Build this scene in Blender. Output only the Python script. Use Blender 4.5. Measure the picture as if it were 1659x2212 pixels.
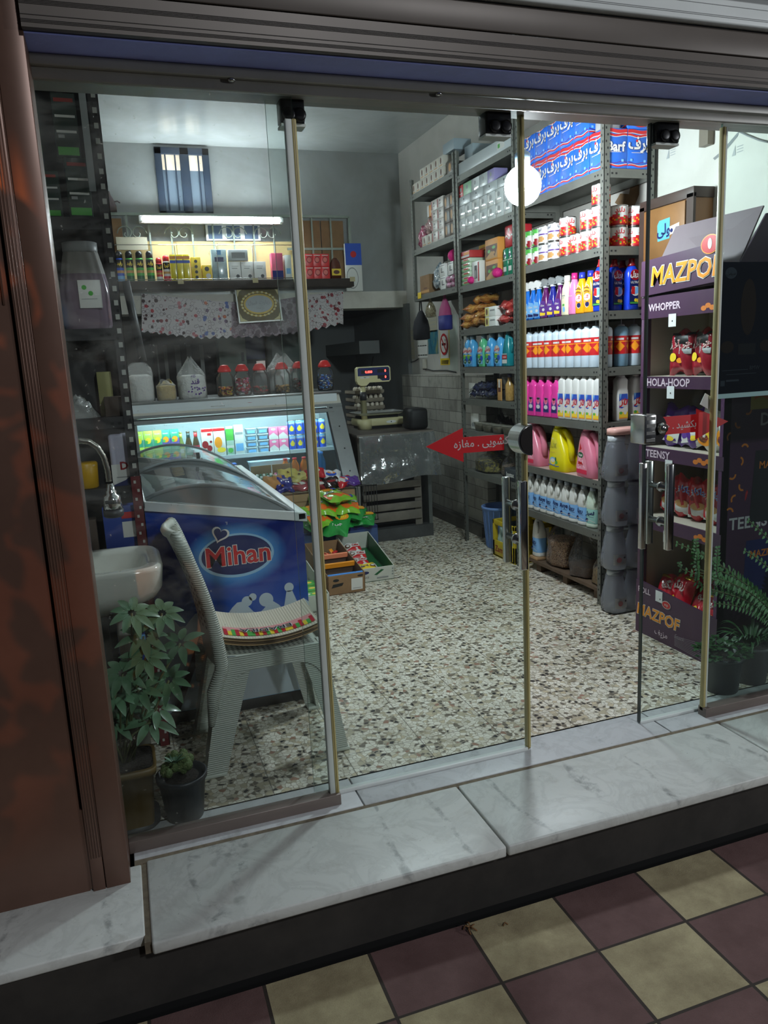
# Corner shop seen at night through its glass front. Units: metres. X runs along the shop
# front, Y into the shop, Z up; the shop floor is Z = 0.
import bpy, bmesh, math, random
from mathutils import Vector, Matrix, noise
for o in list(bpy.data.objects): bpy.data.objects.remove(o)
S = bpy.context.scene
COL = S.collection
PI = math.pi
RND = random.Random(7)

# ------------------------------------------------------------------ camera, sky, exposure
CAM_RIGHT = Vector((0.94348873, -0.32798396, -0.04749252))
CAM_DOWN = Vector((-0.10800297, -0.16882111, -0.97971159))
CAM_FWD = Vector((0.31331194, 0.92947617, -0.19470405))
EYE = Vector((0, 0, 1.445))
FPX = 1655.77
cd = bpy.data.cameras.new('camera')
cd.sensor_fit = 'VERTICAL'; cd.sensor_height = 36; cd.sensor_width = 27
cd.lens = FPX / 2212 * 36; cd.clip_start = .05
cam = bpy.data.objects.new('camera', cd); COL.objects.link(cam)
cam.matrix_world = Matrix(((CAM_RIGHT.x, -CAM_DOWN.x, -CAM_FWD.x, EYE.x), (CAM_RIGHT.y, -CAM_DOWN.y, -CAM_FWD.y, EYE.y),
                           (CAM_RIGHT.z, -CAM_DOWN.z, -CAM_FWD.z, EYE.z), (0, 0, 0, 1)))
S.camera = cam
S.view_settings.view_transform = 'Standard'; S.view_settings.look = 'None'
S.view_settings.gamma = 1; S.view_settings.use_curve_mapping = False
S.view_settings.exposure = 0.25
S.cycles.use_denoising = True
S.cycles.max_bounces = 10; S.cycles.transparent_max_bounces = 24; S.cycles.transmission_bounces = 6
S.cycles.glossy_bounces = 4; S.cycles.diffuse_bounces = 5
S.cycles.sample_clamp_indirect = 6; S.cycles.caustics_reflective = False; S.cycles.caustics_refractive = False
W = bpy.data.worlds.new('night_sky'); S.world = W; W.use_nodes = True
W.node_tree.nodes['Background'].inputs[0].default_value = (.55, .62, .8, 1)
W.node_tree.nodes['Background'].inputs[1].default_value = .03
BULB_POWER, TUBE_POWER, FRIDGE_POWER = 240.0, 125.0, 55.0

def spot(name, loc, aim, watts, col, size, radius, blend=.3):
    l = bpy.data.lights.new(name, 'SPOT'); l.energy = watts; l.color = col; l.spot_size = size
    l.shadow_soft_size = radius; l.spot_blend = blend
    o = bpy.data.objects.new(name, l); COL.objects.link(o); o.location = loc
    o.rotation_euler = (Vector(aim) - Vector(loc)).to_track_quat('-Z', 'Y').to_euler()
    return o
spot('sodium_street_light', (-1.55, -3.2, 4.6), (-.95, 2.1, 1.35), 330, (1, .27, .055), .33, .035)
spot('white_street_light', (2.6, -4.6, 5.9), (.9, 2.4, .9), 620, (.92, .96, 1), .7, .25)
spot('side_fill_light', (7.6, -2.3, 2.45), (.6, 2.4, 1.6), 420, (.92, .96, 1), .7, .2)  # unseen fill lamp, added to brighten chair, freezer front and head track

def ray(px, py):
    return CAM_RIGHT * ((px - 829.5) / FPX) + CAM_DOWN * ((py - 1106) / FPX) + CAM_FWD
def onX(px, py, x):
    d = ray(px, py); return EYE + d * ((x - EYE.x) / d.x)
def onY(px, py, y):
    d = ray(px, py); return EYE + d * ((y - EYE.y) / d.y)
def onZ(px, py, z):
    d = ray(px, py); return EYE + d * ((z - EYE.z) / d.z)

# ------------------------------------------------------------------ materials
def lin(c):
    return tuple((v / 12.92 if v <= .04045 else ((v + .055) / 1.055) ** 2.4) for v in [x / 255 for x in c])
MATS = {}
class NG:                                                    # small node-graph writer
    def __init__(s, m):
        m.use_nodes = True; s.nt = m.node_tree; s.n = s.nt.nodes; s.l = s.nt.links
        s.b = s.n.get('Principled BSDF'); s.out = s.n.get('Material Output')
    def node(s, t, **kw):
        n = s.n.new(t)
        for k, v in kw.items(): setattr(n, k, v)
        return n
    def set(s, i, v):
        if isinstance(v, bpy.types.NodeSocket): s.l.new(v, i)
        elif v is not None:
            if i.type == 'RGBA' and len(v) == 3: v = (*v, 1)
            i.default_value = v
    def math(s, op, a, b=None, c=None):
        n = s.node('ShaderNodeMath', operation=op)
        for i, v in enumerate((a, b, c)):
            if v is not None: s.set(n.inputs[i], v)
        return n.outputs[0]
    def mix(s, f, a, b, mode='MIX'):
        n = s.node('ShaderNodeMix', data_type='RGBA', blend_type=mode)
        s.set(n.inputs[0], f); s.set(n.inputs[6], a); s.set(n.inputs[7], b)
        return n.outputs[2]
    def ramp(s, f, stops, interp='LINEAR'):
        n = s.node('ShaderNodeValToRGB'); s.set(n.inputs[0], f); e = n.color_ramp; e.interpolation = interp
        while len(e.elements) < len(stops): e.elements.new(1)
        for q, (p, c) in zip(e.elements, stops):
            q.position = p; q.color = (*c, 1) if len(c) == 3 else c
        return n.outputs[0]
    def co(s, kind='Object'):
        return s.node('ShaderNodeTexCoord').outputs[kind]
    def xyz(s, v):
        n = s.node('ShaderNodeSeparateXYZ'); s.l.new(v, n.inputs[0]); return n.outputs
    def noise(s, v, scale, detail=3, rough=.55, dist=0):
        n = s.node('ShaderNodeTexNoise'); s.set(n.inputs['Vector'], v); n.inputs['Scale'].default_value = scale
        n.inputs['Detail'].default_value = detail; n.inputs['Roughness'].default_value = rough
        n.inputs['Distortion'].default_value = dist
        return n.outputs[0]
    def voro(s, v, scale, feature='F1', rnd=1):
        n = s.node('ShaderNodeTexVoronoi', feature=feature); s.set(n.inputs['Vector'], v)
        n.inputs['Scale'].default_value = scale; n.inputs['Randomness'].default_value = rnd
        return n.outputs
    def scale(s, v, k):
        n = s.node('ShaderNodeMapping'); s.set(n.inputs['Vector'], v); n.inputs['Scale'].default_value = k
        return n.outputs[0]
    def bump(s, h, strength=.3, dist=.01):
        n = s.node('ShaderNodeBump'); s.set(n.inputs['Height'], h); n.inputs['Strength'].default_value = strength
        n.inputs['Distance'].default_value = dist
        s.l.new(n.outputs[0], s.b.inputs['Normal'])
    def base(s, c): s.set(s.b.inputs['Base Color'], c)
    def rough(s, v): s.set(s.b.inputs['Roughness'], v)
def M(name, col=None, rough=.5, metal=0., spec=.5, emit=0, mottle=0, mscale=6, bump=0, bscale=40, alpha=None, trans=0, coat=0):
    if name in MATS: return MATS[name]
    m = bpy.data.materials.new(name); MATS[name] = m; g = NG(m); c = lin(col)
    g.base(c); g.rough(rough); g.b.inputs['Metallic'].default_value = metal
    g.b.inputs['Specular IOR Level'].default_value = spec
    g.b.inputs['Coat Weight'].default_value = coat
    if trans: g.b.inputs['Transmission Weight'].default_value = trans
    if mottle:
        f = g.noise(g.co(), mscale, 5, .65)
        k = 1 - mottle
        g.base(g.mix(g.ramp(f, [(.35, (0, 0, 0)), (.68, (1, 1, 1))]), tuple(v * k for v in c), c))
    if bump: g.bump(g.noise(g.co(), bscale, 4), bump)
    if emit:
        g.set(g.b.inputs['Emission Color'], c); g.b.inputs['Emission Strength'].default_value = emit
    if alpha is not None: g.b.inputs['Alpha'].default_value = alpha
    return m
def film(name, tint, gloss=.25, haze=.05, rough=.08, hazecol=(220, 225, 225), bump=0, bscale=30):   # clear glass or plastic film
    if name in MATS: return MATS[name]
    m = bpy.data.materials.new(name); MATS[name] = m; g = NG(m); g.n.remove(g.b)
    t = g.node('ShaderNodeBsdfTransparent'); t.inputs[0].default_value = (*lin(tint), 1)
    gl = g.node('ShaderNodeBsdfGlossy'); gl.inputs['Roughness'].default_value = rough
    d = g.node('ShaderNodeBsdfDiffuse'); d.inputs[0].default_value = (*lin(hazecol), 1)
    lw = g.node('ShaderNodeLayerWeight'); lw.inputs[0].default_value = gloss
    if bump:
        b = g.node('ShaderNodeBump'); b.inputs['Strength'].default_value = bump; b.inputs['Distance'].default_value = .02
        g.set(b.inputs['Height'], g.noise(g.co(), bscale, 3)); g.l.new(b.outputs[0], gl.inputs['Normal']); g.l.new(b.outputs[0], lw.inputs['Normal'])
    x = g.node('ShaderNodeMixShader'); g.l.new(lw.outputs['Fresnel'], x.inputs[0]); g.l.new(t.outputs[0], x.inputs[1]); g.l.new(gl.outputs[0], x.inputs[2])
    y = g.node('ShaderNodeMixShader'); y.inputs[0].default_value = haze; g.l.new(x.outputs[0], y.inputs[1]); g.l.new(d.outputs[0], y.inputs[2])
    g.l.new(y.outputs[0], g.out.inputs[0])
    return m
def lamp(name, col, strength):
    if name in MATS: return MATS[name]
    m = bpy.data.materials.new(name); MATS[name] = m; g = NG(m); g.n.remove(g.b)
    e = g.node('ShaderNodeEmission'); e.inputs[0].default_value = (*col, 1); e.inputs[1].default_value = strength
    g.l.new(e.outputs[0], g.out.inputs[0]); return m

# ------------------------------------------------------------------ mesh builder
def T(x=0, y=0, z=0): return Matrix.Translation((x, y, z))
def R(a, ax='Z'): return Matrix.Rotation(a, 4, ax)
def SC(x, y=None, z=None):
    y = x if y is None else y; z = x if z is None else z
    return Matrix.Diagonal((x, y, z, 1))
class MB:
    def __init__(s): s.v = []; s.f = []; s.m = []; s.sm = []; s.mats = []; s.X = Matrix()
    def mi(s, m):
        if m not in s.mats: s.mats.append(m)
        return s.mats.index(m)
    def add(s, vs, fs, m, smooth=False):
        o = len(s.v); X = s.X
        s.v += [X @ Vector(p) for p in vs]
        ml = m if isinstance(m, (list, tuple)) else None
        k = None if ml else s.mi(m)
        for j, f in enumerate(fs):
            s.f.append([i + o for i in f]); s.m.append(s.mi(ml[j]) if ml else k); s.sm.append(smooth)
        return s
    def box(s, a, b, m, bev=0, seg=2):
        a, b = Vector(a), Vector(b)
        lo = Vector(map(min, a, b)); hi = Vector(map(max, a, b))
        if bev:
            bm = bmesh.new(); bmesh.ops.create_cube(bm, size=1)
            d = hi - lo
            for v in bm.verts: v.co = Vector(v.co[i] * d[i] for i in range(3)) + (lo + hi) / 2
            bmesh.ops.bevel(bm, geom=bm.edges[:], offset=min(bev, min(d) * .49), segments=seg, affect='EDGES', profile=.5)
            bm.verts.index_update()
            s.add([v.co[:] for v in bm.verts], [[v.index for v in f.verts] for f in bm.faces], m, True); bm.free(); return s
        x0, y0, z0 = lo; x1, y1, z1 = hi
        s.add([(x0, y0, z0), (x1, y0, z0), (x1, y1, z0), (x0, y1, z0), (x0, y0, z1), (x1, y0, z1), (x1, y1, z1), (x0, y1, z1)],
              [(3, 2, 1, 0), (4, 5, 6, 7), (0, 1, 5, 4), (1, 2, 6, 5), (2, 3, 7, 6), (3, 0, 4, 7)], m); return s
    def cbox(s, c, d, m, bev=0): 
        c, d = Vector(c), Vector(d) / 2; return s.box(c - d, c + d, m, bev)
    def lathe(s, prof, m, seg=20, sx=1, sy=1, cx=0, cy=0, smooth=True):      # prof: (r, z[, mat])
        vs, fs, ms = [], [], []
        for p in prof:
            for i in range(seg):
                a = 2 * PI * i / seg; vs.append((cx + p[0] * sx * math.cos(a), cy + p[0] * sy * math.sin(a), p[1]))
        for j in range(len(prof) - 1):
            mm = prof[j][2] if len(prof[j]) > 2 and prof[j][2] else m
            for i in range(seg):
                k = (i + 1) % seg
                fs.append((j * seg + i, j * seg + k, (j + 1) * seg + k, (j + 1) * seg + i)); ms.append(mm)
        for j, e in ((0, 1), (len(prof) - 1, 0)):
            if prof[j][0] > 1e-5:
                q = [j * seg + i for i in range(seg)]; fs.append(q[::-1] if e else q)
                ms.append((prof[j if e else j - 1][2] if len(prof[j if e else j - 1]) > 2 and prof[j if e else j - 1][2] else m))
        s.add(vs, fs, ms, smooth); return s
    def loft(s, secs, m, seg=24, smooth=True, cap=True):      # secs: (z, hx, hy, p, cx, cy[, mat]) superellipse sections
        vs, fs, ms = [], [], []
        for q in secs:
            z, hx, hy, p = q[:4]; cx, cy = (q[4], q[5]) if len(q) > 5 else (0, 0)
            for i in range(seg):
                a = 2 * PI * (i + .5) / seg; c, d = math.cos(a), math.sin(a)
                vs.append((cx + hx * math.copysign(abs(c) ** (2 / p), c), cy + hy * math.copysign(abs(d) ** (2 / p), d), z))
        for j in range(len(secs) - 1):
            mm = secs[j][6] if len(secs[j]) > 6 and secs[j][6] else m
            for i in range(seg):
                k = (i + 1) % seg
                fs.append((j * seg + i, j * seg + k, (j + 1) * seg + k, (j + 1) * seg + i)); ms.append(mm)
        if cap:
            n = len(secs) - 1
            fs.append(list(range(seg))[::-1]); ms.append(ms[0]); fs.append([n * seg + i for i in range(seg)]); ms.append(ms[-1])
        s.add(vs, fs, ms, smooth); return s
    def tube(s, pts, r, m, seg=8, cap=True, closed=False):
        pts = [Vector(p) for p in pts]; n = len(pts); rr = r if isinstance(r, (list, tuple)) else [r] * n
        vs, fs = [], []; t0 = (pts[1] - pts[0]).normalized()
        up = Vector((0, 0, 1)) if abs(t0.z) < .9 else Vector((1, 0, 0))
        u = t0.cross(up).normalized()
        for i, p in enumerate(pts):
            a = pts[(i - 1) % n] if closed or i else pts[0]; b = pts[(i + 1) % n] if closed or i < n - 1 else pts[-1]
            t = (b - a).normalized(); u = (u - t * u.dot(t)).normalized(); w = t.cross(u)
            for k in range(seg):
                an = 2 * PI * k / seg; vs.append(p + (u * math.cos(an) + w * math.sin(an)) * rr[i])
        for i in range(n if closed else n - 1):
            j = (i + 1) % n
            for k in range(seg):
                l = (k + 1) % seg; fs.append((i * seg + k, i * seg + l, j * seg + l, j * seg + k))
        if cap and not closed:
            fs.append(list(range(seg))[::-1]); fs.append([(n - 1) * seg + k for k in range(seg)])
        s.add(vs, fs, m, True); return s
    def bar(s, a, b, w, h, m):                                # rectangular bar from a to b
        a, b = Vector(a), Vector(b); t = (b - a).normalized()
        up = Vector((0, 0, 1)) if abs(t.z) < .95 else Vector((0, 1, 0))
        u = t.cross(up).normalized() * w / 2; v = u.cross(t).normalized() * h / 2
        s.add([a - u - v, a + u - v, a + u + v, a - u + v, b - u - v, b + u - v, b + u + v, b - u + v],
              [(3, 2, 1, 0), (4, 5, 6, 7), (0, 1, 5, 4), (1, 2, 6, 5), (2, 3, 7, 6), (3, 0, 4, 7)], m); return s
    def prism(s, poly, d0, d1, m, ax='y', side=None):          # polygon in (x, z) [ax y], (y, z) [ax x] or (x, y) [ax z]
        f = {'y': lambda p, d: (p[0], d, p[1]), 'x': lambda p, d: (d, p[0], p[1]), 'z': lambda p, d: (p[0], p[1], d)}[ax]
        n = len(poly); vs = [f(p, d0) for p in poly] + [f(p, d1) for p in poly]
        fs = [list(range(n)), list(range(n, 2 * n))[::-1]] + [(i, i + n, (i + 1) % n + n, (i + 1) % n) for i in range(n)]
        s.add(vs, fs, [m, m] + [side or m] * n); return s
    def quad(s, a, b, c, d, m): s.add([a, b, c, d], [(0, 1, 2, 3)], m); return s
    def flat(s, poly, y, m, ax='y'):                           # thin printed patch facing -Y (ax y)
        f = {'y': lambda p: (p[0], y, p[1]), 'x': lambda p: (y, p[0], p[1]), 'z': lambda p: (p[0], p[1], y)}[ax]
        s.add([f(p) for p in poly], [list(range(len(poly)))], m); return s
    def grid(s, fn, nu, nv, m, smooth=True):                   # fn(u, v) -> point, u v in 0..1
        vs = [fn(i / nu, j / nv) for j in range(nv + 1) for i in range(nu + 1)]
        fs = [(j * (nu + 1) + i, j * (nu + 1) + i + 1, (j + 1) * (nu + 1) + i + 1, (j + 1) * (nu + 1) + i) for j in range(nv) for i in range(nu)]
        ml = m if not callable(m) else [m((i + .5) / nu, (j + .5) / nv) for j in range(nv) for i in range(nu)]
        s.add(vs, fs, ml, smooth); return s
    def ball(s, c, r, m, seg=12, sz=1.):
        n = max(6, seg // 2)
        s.lathe([(max(r * math.sin(PI * j / n), 1e-6), c[2] - r * sz * math.cos(PI * j / n)) for j in range(n + 1)], m, seg, cx=c[0], cy=c[1]); return s
    def pillow(s, w, h, t, m, nu=12, nv=16, wob=.1, seed=0, back=None):   # filled bag standing in the XZ plane, front to -Y, base at z 0
        rr = random.Random(seed); ph = [rr.uniform(0, 6) for _ in range(4)]
        def fn(sg):
            def g(u, v):
                e = min(1, v / .12, (1 - v) / .12); e = max(0, e)
                k = (max(0, 1 - (2 * u - 1) ** 4) ** .6) * (e ** .6) * (1 - .25 * (2 * v - 1) ** 2)
                wv = 1 - .05 * math.sin(PI * v)
                wr = wob * .25 * t * (math.sin(17 * u + ph[0] + 5 * v) + math.sin(11 * v + 9 * u + ph[1])) * k
                z = v * h + .012 * math.sin(9 * u + ph[2]) * (1 if v > .9 or v < .1 else 0)
                return ((u - .5) * w * wv, sg * (t / 2 * k + wr), z)
            return g
        s.grid(fn(-1), nu, nv, m); s.grid(lambda u, v: fn(1)(1 - u, v), nu, nv, back or m); return s
    def text(s, txt, size, m, at=(0, 0, 0), align='CENTER', ax='y', fn=None, bold=0, sx=1, shear=0):
        vs, fs, w = glyphs(txt, bold)
        off = {'CENTER': -w / 2, 'LEFT': 0, 'RIGHT': -w}[align]
        out = []
        for x, y in vs:
            p = ((x + off) * size * sx + y * size * shear, y * size)
            if fn: out.append(fn(p[0] + at[0], p[1] + at[2]))
            elif ax == 'y': out.append((at[0] + p[0], at[1], at[2] + p[1]))
            else: out.append((at[0] + p[0], at[1] + p[1], at[2]))
        s.add(out, fs, m); return s
    def build(s, name, parent=None, loc=None, rz=0, **props):
        me = bpy.data.meshes.new(name); me.from_pydata([tuple(v) for v in s.v], [], s.f)
        for m in s.mats: me.materials.append(m)
        me.polygons.foreach_set('material_index', s.m); me.polygons.foreach_set('use_smooth', s.sm)
        me.update(); o = bpy.data.objects.new(name, me); COL.objects.link(o)
        if parent: o.parent = parent
        if loc is not None: o.location = loc
        if rz: o.rotation_euler = (0, 0, rz)
        for k, v in props.items(): o[k] = v
        return o
# Persian letters: isolated, final, initial, medial forms
_AR = {'ا': ('\uFE8D', '\uFE8E'), 'ب': '\uFE8F', 'پ': '\uFB56', 'ت': '\uFE95', 'ج': '\uFE9D', 'چ': '\uFB7A', 'ح': '\uFEA1', 'خ': '\uFEA5', 'د': ('\uFEA9', '\uFEAA'),
       'ر': ('\uFEAD', '\uFEAE'), 'ز': ('\uFEAF', '\uFEB0'), 'ژ': ('\uFB8A', '\uFB8B'), 'س': '\uFEB1', 'ش': '\uFEB5', 'غ': '\uFECD', 'ف': '\uFED1', 'ق': '\uFED5', 'ک': '\uFB8E',
       'گ': '\uFB92', 'ل': '\uFEDD', 'م': '\uFEE1', 'ن': '\uFEE5', 'و': ('\uFEED', '\uFEEE'), 'ه': '\uFEE9', 'ی': '\uFBFC', 'ص': '\uFEB9', 'ط': '\uFEC1'}
def fa(t):
    out = []
    for i, c in enumerate(t):
        f = _AR.get(c)
        if not f: out.append(c); continue
        pj = i > 0 and isinstance(_AR.get(t[i - 1]), str); nj = i + 1 < len(t) and t[i + 1] in _AR and isinstance(f, str)
        if isinstance(f, tuple): out.append(f[1] if pj else f[0])
        else: out.append(chr(ord(f) + (3 if pj and nj else 1 if pj else 2 if nj else 0)))
    return ''.join(out[::-1])
_GL = {}
def glyphs(t, bold=0):
    if (t, bold) in _GL: return _GL[(t, bold)]
    c = bpy.data.curves.new('lettering', 'FONT'); c.body = t; c.size = 1; c.resolution_u = 2; c.offset = bold
    o = bpy.data.objects.new('lettering', c); me = o.to_mesh()
    vs = [(v.co.x, v.co.y) for v in me.vertices]; fs = [tuple(p.vertices) for p in me.polygons]
    o.to_mesh_clear(); bpy.data.objects.remove(o); bpy.data.curves.remove(c)
    x0 = min([v[0] for v in vs] or [0]); w = max([v[0] for v in vs] or [0]) - x0
    _GL[(t, bold)] = ([(x - x0, y) for x, y in vs], fs, w); return _GL[(t, bold)]
def disc(cx, cz, rx, rz=None, n=20, a0=0):
    rz = rx if rz is None else rz
    return [(cx + rx * math.cos(a0 + 2 * PI * i / n), cz + rz * math.sin(a0 + 2 * PI * i / n)) for i in range(n)]
def rect(x0, z0, x1, z1): return [(x0, z0), (x1, z0), (x1, z1), (x0, z1)]
def wave(x0, x1, z, amp, th, n=16, k=1.5, ph=0):
    up = [(x0 + (x1 - x0) * i / n, z + amp * math.sin(2 * PI * k * i / n + ph) + th) for i in range(n + 1)]
    dn = [(x0 + (x1 - x0) * i / n, z + amp * math.sin(2 * PI * k * i / n + ph)) for i in range(n + 1)]
    return dn + up[::-1]

# ------------------------------------------------------------------ things
def thing(name, label, cat, loc=(0, 0, 0), rz=0, group=None, kind=None):
    o = bpy.data.objects.new(name, None); COL.objects.link(o); o.empty_display_size = .05
    o.location = loc; o.rotation_euler = (0, 0, rz); o['label'] = label; o['category'] = cat
    if group: o['group'] = group
    if kind: o['kind'] = kind
    return o
def tag(o, label, cat, group=None, kind=None):
    o['label'] = label; o['category'] = cat
    if group: o['group'] = group
    if kind: o['kind'] = kind
    return o
def struct(o, label, cat): return tag(o, label, cat, kind='structure')
def dup(root, loc, rz=None, label=None, group=None, rot=None, sc=None):
    r = root.copy(); COL.objects.link(r); r.location = loc
    if rz is not None: r.rotation_euler = (0, 0, rz)
    if rot is not None: r.rotation_euler = rot
    if sc: r.scale = (sc, sc, sc) if not isinstance(sc, tuple) else sc
    if label: r['label'] = label
    if group: r['group'] = group
    for ch in list(root.children):
        c = ch.copy(); COL.objects.link(c); c.parent = r
        for gch in list(ch.children):
            d = gch.copy(); COL.objects.link(d); d.parent = c
    return r
_ORD = 'first second third fourth fifth sixth seventh eighth ninth tenth eleventh twelfth thirteenth fourteenth fifteenth sixteenth'.split()
def nth(i, n):
    if n == 1: return 'single'
    return 'leftmost' if i == 0 else 'rightmost' if i == n - 1 else _ORD[i] + ' from left'
def place(proto, spots, labels, group):                       # first spot moves the original, the others copy it
    for i, sp in enumerate(spots):
        loc, rz = sp[0], sp[1]
        if i == 0:
            proto.location = loc; proto.rotation_euler = (0, 0, rz); proto['label'] = labels[0]; proto['group'] = group
        else: dup(proto, loc, rz, labels[i], group)
# ------------------------------------------------------------------ setting: materials
def terrazzo():
    m = bpy.data.materials.new('terrazzo'); g = NG(m); c = g.co()
    x, y, z = g.xyz(c)
    wob = g.node('ShaderNodeVectorMath', operation='ADD')
    g.l.new(c, wob.inputs[0])
    nz = g.node('ShaderNodeTexNoise'); nz.inputs['Scale'].default_value = 45; g.l.new(c, nz.inputs['Vector'])
    sc = g.node('ShaderNodeVectorMath', operation='SCALE'); g.l.new(nz.outputs['Color'], sc.inputs[0]); sc.inputs['Scale'].default_value = .012
    g.l.new(sc.outputs[0], wob.inputs[1]); v = wob.outputs[0]
    vo = g.voro(v, 52); ed = g.voro(v, 52, 'DISTANCE_TO_EDGE')[0]
    r1 = g.xyz(vo['Color'])[0]
    chip = g.ramp(r1, [(0, lin((238, 233, 220))), (.42, lin((220, 214, 198))), (.6, lin((190, 180, 156))), (.7, lin((210, 196, 168))), (.765, lin((168, 130, 112))), (.79, lin((52, 51, 52))), (.93, lin((120, 112, 100)))], 'CONSTANT')
    mat = g.mix(g.noise(c, 30, 3), lin((150, 143, 128)), lin((184, 175, 156)))
    patch = g.ramp(g.noise(c, 5.5, 4, .6), [(.60, (0, 0, 0)), (.68, (1, 1, 1))])
    dk = g.math('MULTIPLY', g.math('GREATER_THAN', r1, .79), g.math('LESS_THAN', r1, .93)); k = g.math('LESS_THAN', ed, g.math('ADD', .05, g.math('MULTIPLY', dk, .11)))
    col = g.mix(k, chip, mat)
    col = g.mix(g.math('MULTIPLY', patch, .75), col, lin((178, 166, 142)))
    def joint(q, off, step): return g.math('LESS_THAN', g.math('ABSOLUTE', g.math('SUBTRACT', g.math('FRACT', g.math('DIVIDE', g.math('ADD', q, off), step)), .5)), .0065)
    j = g.math('MAXIMUM', joint(x, .15 - .067 + 3, .2998), joint(y, .15 - .165 + 3, .2998))
    col = g.mix(g.math('MULTIPLY', j, .7), col, lin((92, 86, 76)))
    dirt = g.ramp(g.noise(c, 2.2, 5, .6), [(.3, (.72, .71, .68)), (.6, (1, 1, 1))])
    g.base(g.mix(1, col, dirt, 'MULTIPLY')); g.rough(.33); g.b.inputs['Specular IOR Level'].default_value = .35
    return m
def marble(name, tint, vein=.5, dirt=.3):
    m = bpy.data.materials.new(name); g = NG(m); c = g.co()
    a = g.noise(g.scale(c, (2.5, 2.5, 2.5)), 2.2, 6, .62, 1.4); b = g.noise(c, 16, 6, .7, .3)
    col = g.mix(g.ramp(a, [(.42, (0, 0, 0)), (.5, (1, 1, 1)), (.56, (0, 0, 0))]), lin(tint), lin([v * .95 for v in tint]))
    ws = g.node('ShaderNodeTexWave'); g.l.new(g.scale(c, (1, .35, 1)), ws.inputs['Vector']); ws.inputs['Scale'].default_value = .9; ws.inputs['Distortion'].default_value = 9; ws.inputs['Detail'].default_value = 5; ws.inputs['Detail Scale'].default_value = 2.2
    veins = g.math('MULTIPLY', g.ramp(ws.outputs[1], [(.955, (0, 0, 0)), (.995, (1, 1, 1))]), g.ramp(b, [(.46, (0, 0, 0)), (.6, (1, 1, 1))]))
    col = g.mix(g.math('MULTIPLY', veins, vein), col, lin((92, 96, 100)))
    col = g.mix(g.math('MULTIPLY', g.ramp(b, [(.55, (0, 0, 0)), (.8, (1, 1, 1))]), dirt), col, lin((128, 118, 100)))
    sp = g.ramp(g.noise(c, 95, 2), [(.72, (0, 0, 0)), (.76, (1, 1, 1))])
    col = g.mix(g.math('MULTIPLY', sp, .5), col, lin((70, 66, 60)))
    g.base(col); g.rough(.42); g.bump(b, .06)
    return m
def pavers():
    m = bpy.data.materials.new('cement_pavers'); g = NG(m); c = g.co(); x, y, z = g.xyz(c)
    u = g.math('DIVIDE', g.math('ADD', x, -1.102 + 2.99), .299); v = g.math('DIVIDE', g.math('ADD', y, -1.586 + 2.5), .25)
    par = g.math('MODULO', g.math('ADD', g.math('FLOOR', u), g.math('FLOOR', v)), 2)
    n1 = g.noise(c, 9, 6, .65); n2 = g.noise(c, 260, 3, .7)
    cream = g.mix(g.ramp(n1, [(.3, (0, 0, 0)), (.72, (1, 1, 1))]), lin((140, 127, 98)), lin((184, 172, 136)))
    purp = g.mix(g.ramp(n1, [(.3, (0, 0, 0)), (.7, (1, 1, 1))]), lin((94, 68, 66)), lin((114, 86, 84)))
    col = g.mix(par, purp, cream)
    def j(q): return g.math('LESS_THAN', g.math('ABSOLUTE', g.math('SUBTRACT', g.math('FRACT', g.math('ADD', q, .5)), .5)), g.math('ADD', .012, g.math('MULTIPLY', n1, .008)))
    jt = g.math('MAXIMUM', j(u), j(v))
    col = g.mix(jt, col, lin((56, 48, 42)))
    col = g.mix(g.math('MULTIPLY', g.ramp(n2, [(.5, (0, 0, 0)), (.75, (1, 1, 1))]), .25), col, lin((70, 60, 50)))
    g.base(col); g.rough(.85); g.bump(g.math('SUBTRACT', n2, g.math('MULTIPLY', jt, 2)), .35, .004)
    return m
def plaster(name, col, stain=.25, rough=.6, streak=False, gloss=0):
    m = bpy.data.materials.new(name); g = NG(m); c = g.co()
    n = g.noise(c, 2.2, 6, .6, .4); n2 = g.noise(c, 26, 4, .65)
    cc = g.mix(g.math('MULTIPLY', g.ramp(n, [(.38, (1, 1, 1)), (.62, (0, 0, 0))]), stain), lin(col), lin((110, 104, 94)))
    cc = g.mix(g.math('MULTIPLY', g.ramp(n2, [(.66, (0, 0, 0)), (.76, (1, 1, 1))]), stain), cc, lin((120, 110, 96)))
    g.base(cc); g.rough(rough); g.bump(g.math('ADD', n2, g.math('MULTIPLY', n, 2)), .12, .01); return m
def wall_tile():
    m = bpy.data.materials.new('stone_dado_tile'); g = NG(m); c = g.co(); x, y, z = g.xyz(c)
    row = g.math('FLOOR', g.math('DIVIDE', z, .098))
    jz = g.math('LESS_THAN', g.math('FRACT', g.math('DIVIDE', z, .098)), .045)
    yy = g.math('DIVIDE', g.math('ADD', y, g.math('MULTIPLY', g.math('MODULO', row, 2), .15)), .30)
    jy = g.math('LESS_THAN', g.math('FRACT', yy), .014)
    wn = g.node('ShaderNodeTexWhiteNoise', noise_dimensions='2D'); cmb = g.node('ShaderNodeCombineXYZ')
    g.l.new(row, cmb.inputs[0]); g.l.new(g.math('FLOOR', yy), cmb.inputs[1]); g.l.new(cmb.outputs[0], wn.inputs[0])
    n = g.noise(g.scale(c, (1, 1.6, .7)), 7, 6, .65, 1.2)
    col = g.mix(wn.outputs[0], lin((148, 144, 136)), lin((186, 182, 172)))
    col = g.mix(g.math('MULTIPLY', g.ramp(n, [(.5, (0, 0, 0)), (.72, (1, 1, 1))]), .6), col, lin((96, 92, 84)))
    g.base(g.mix(g.math('MAXIMUM', jz, jy), col, lin((88, 84, 78)))); g.rough(.35); return m
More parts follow.
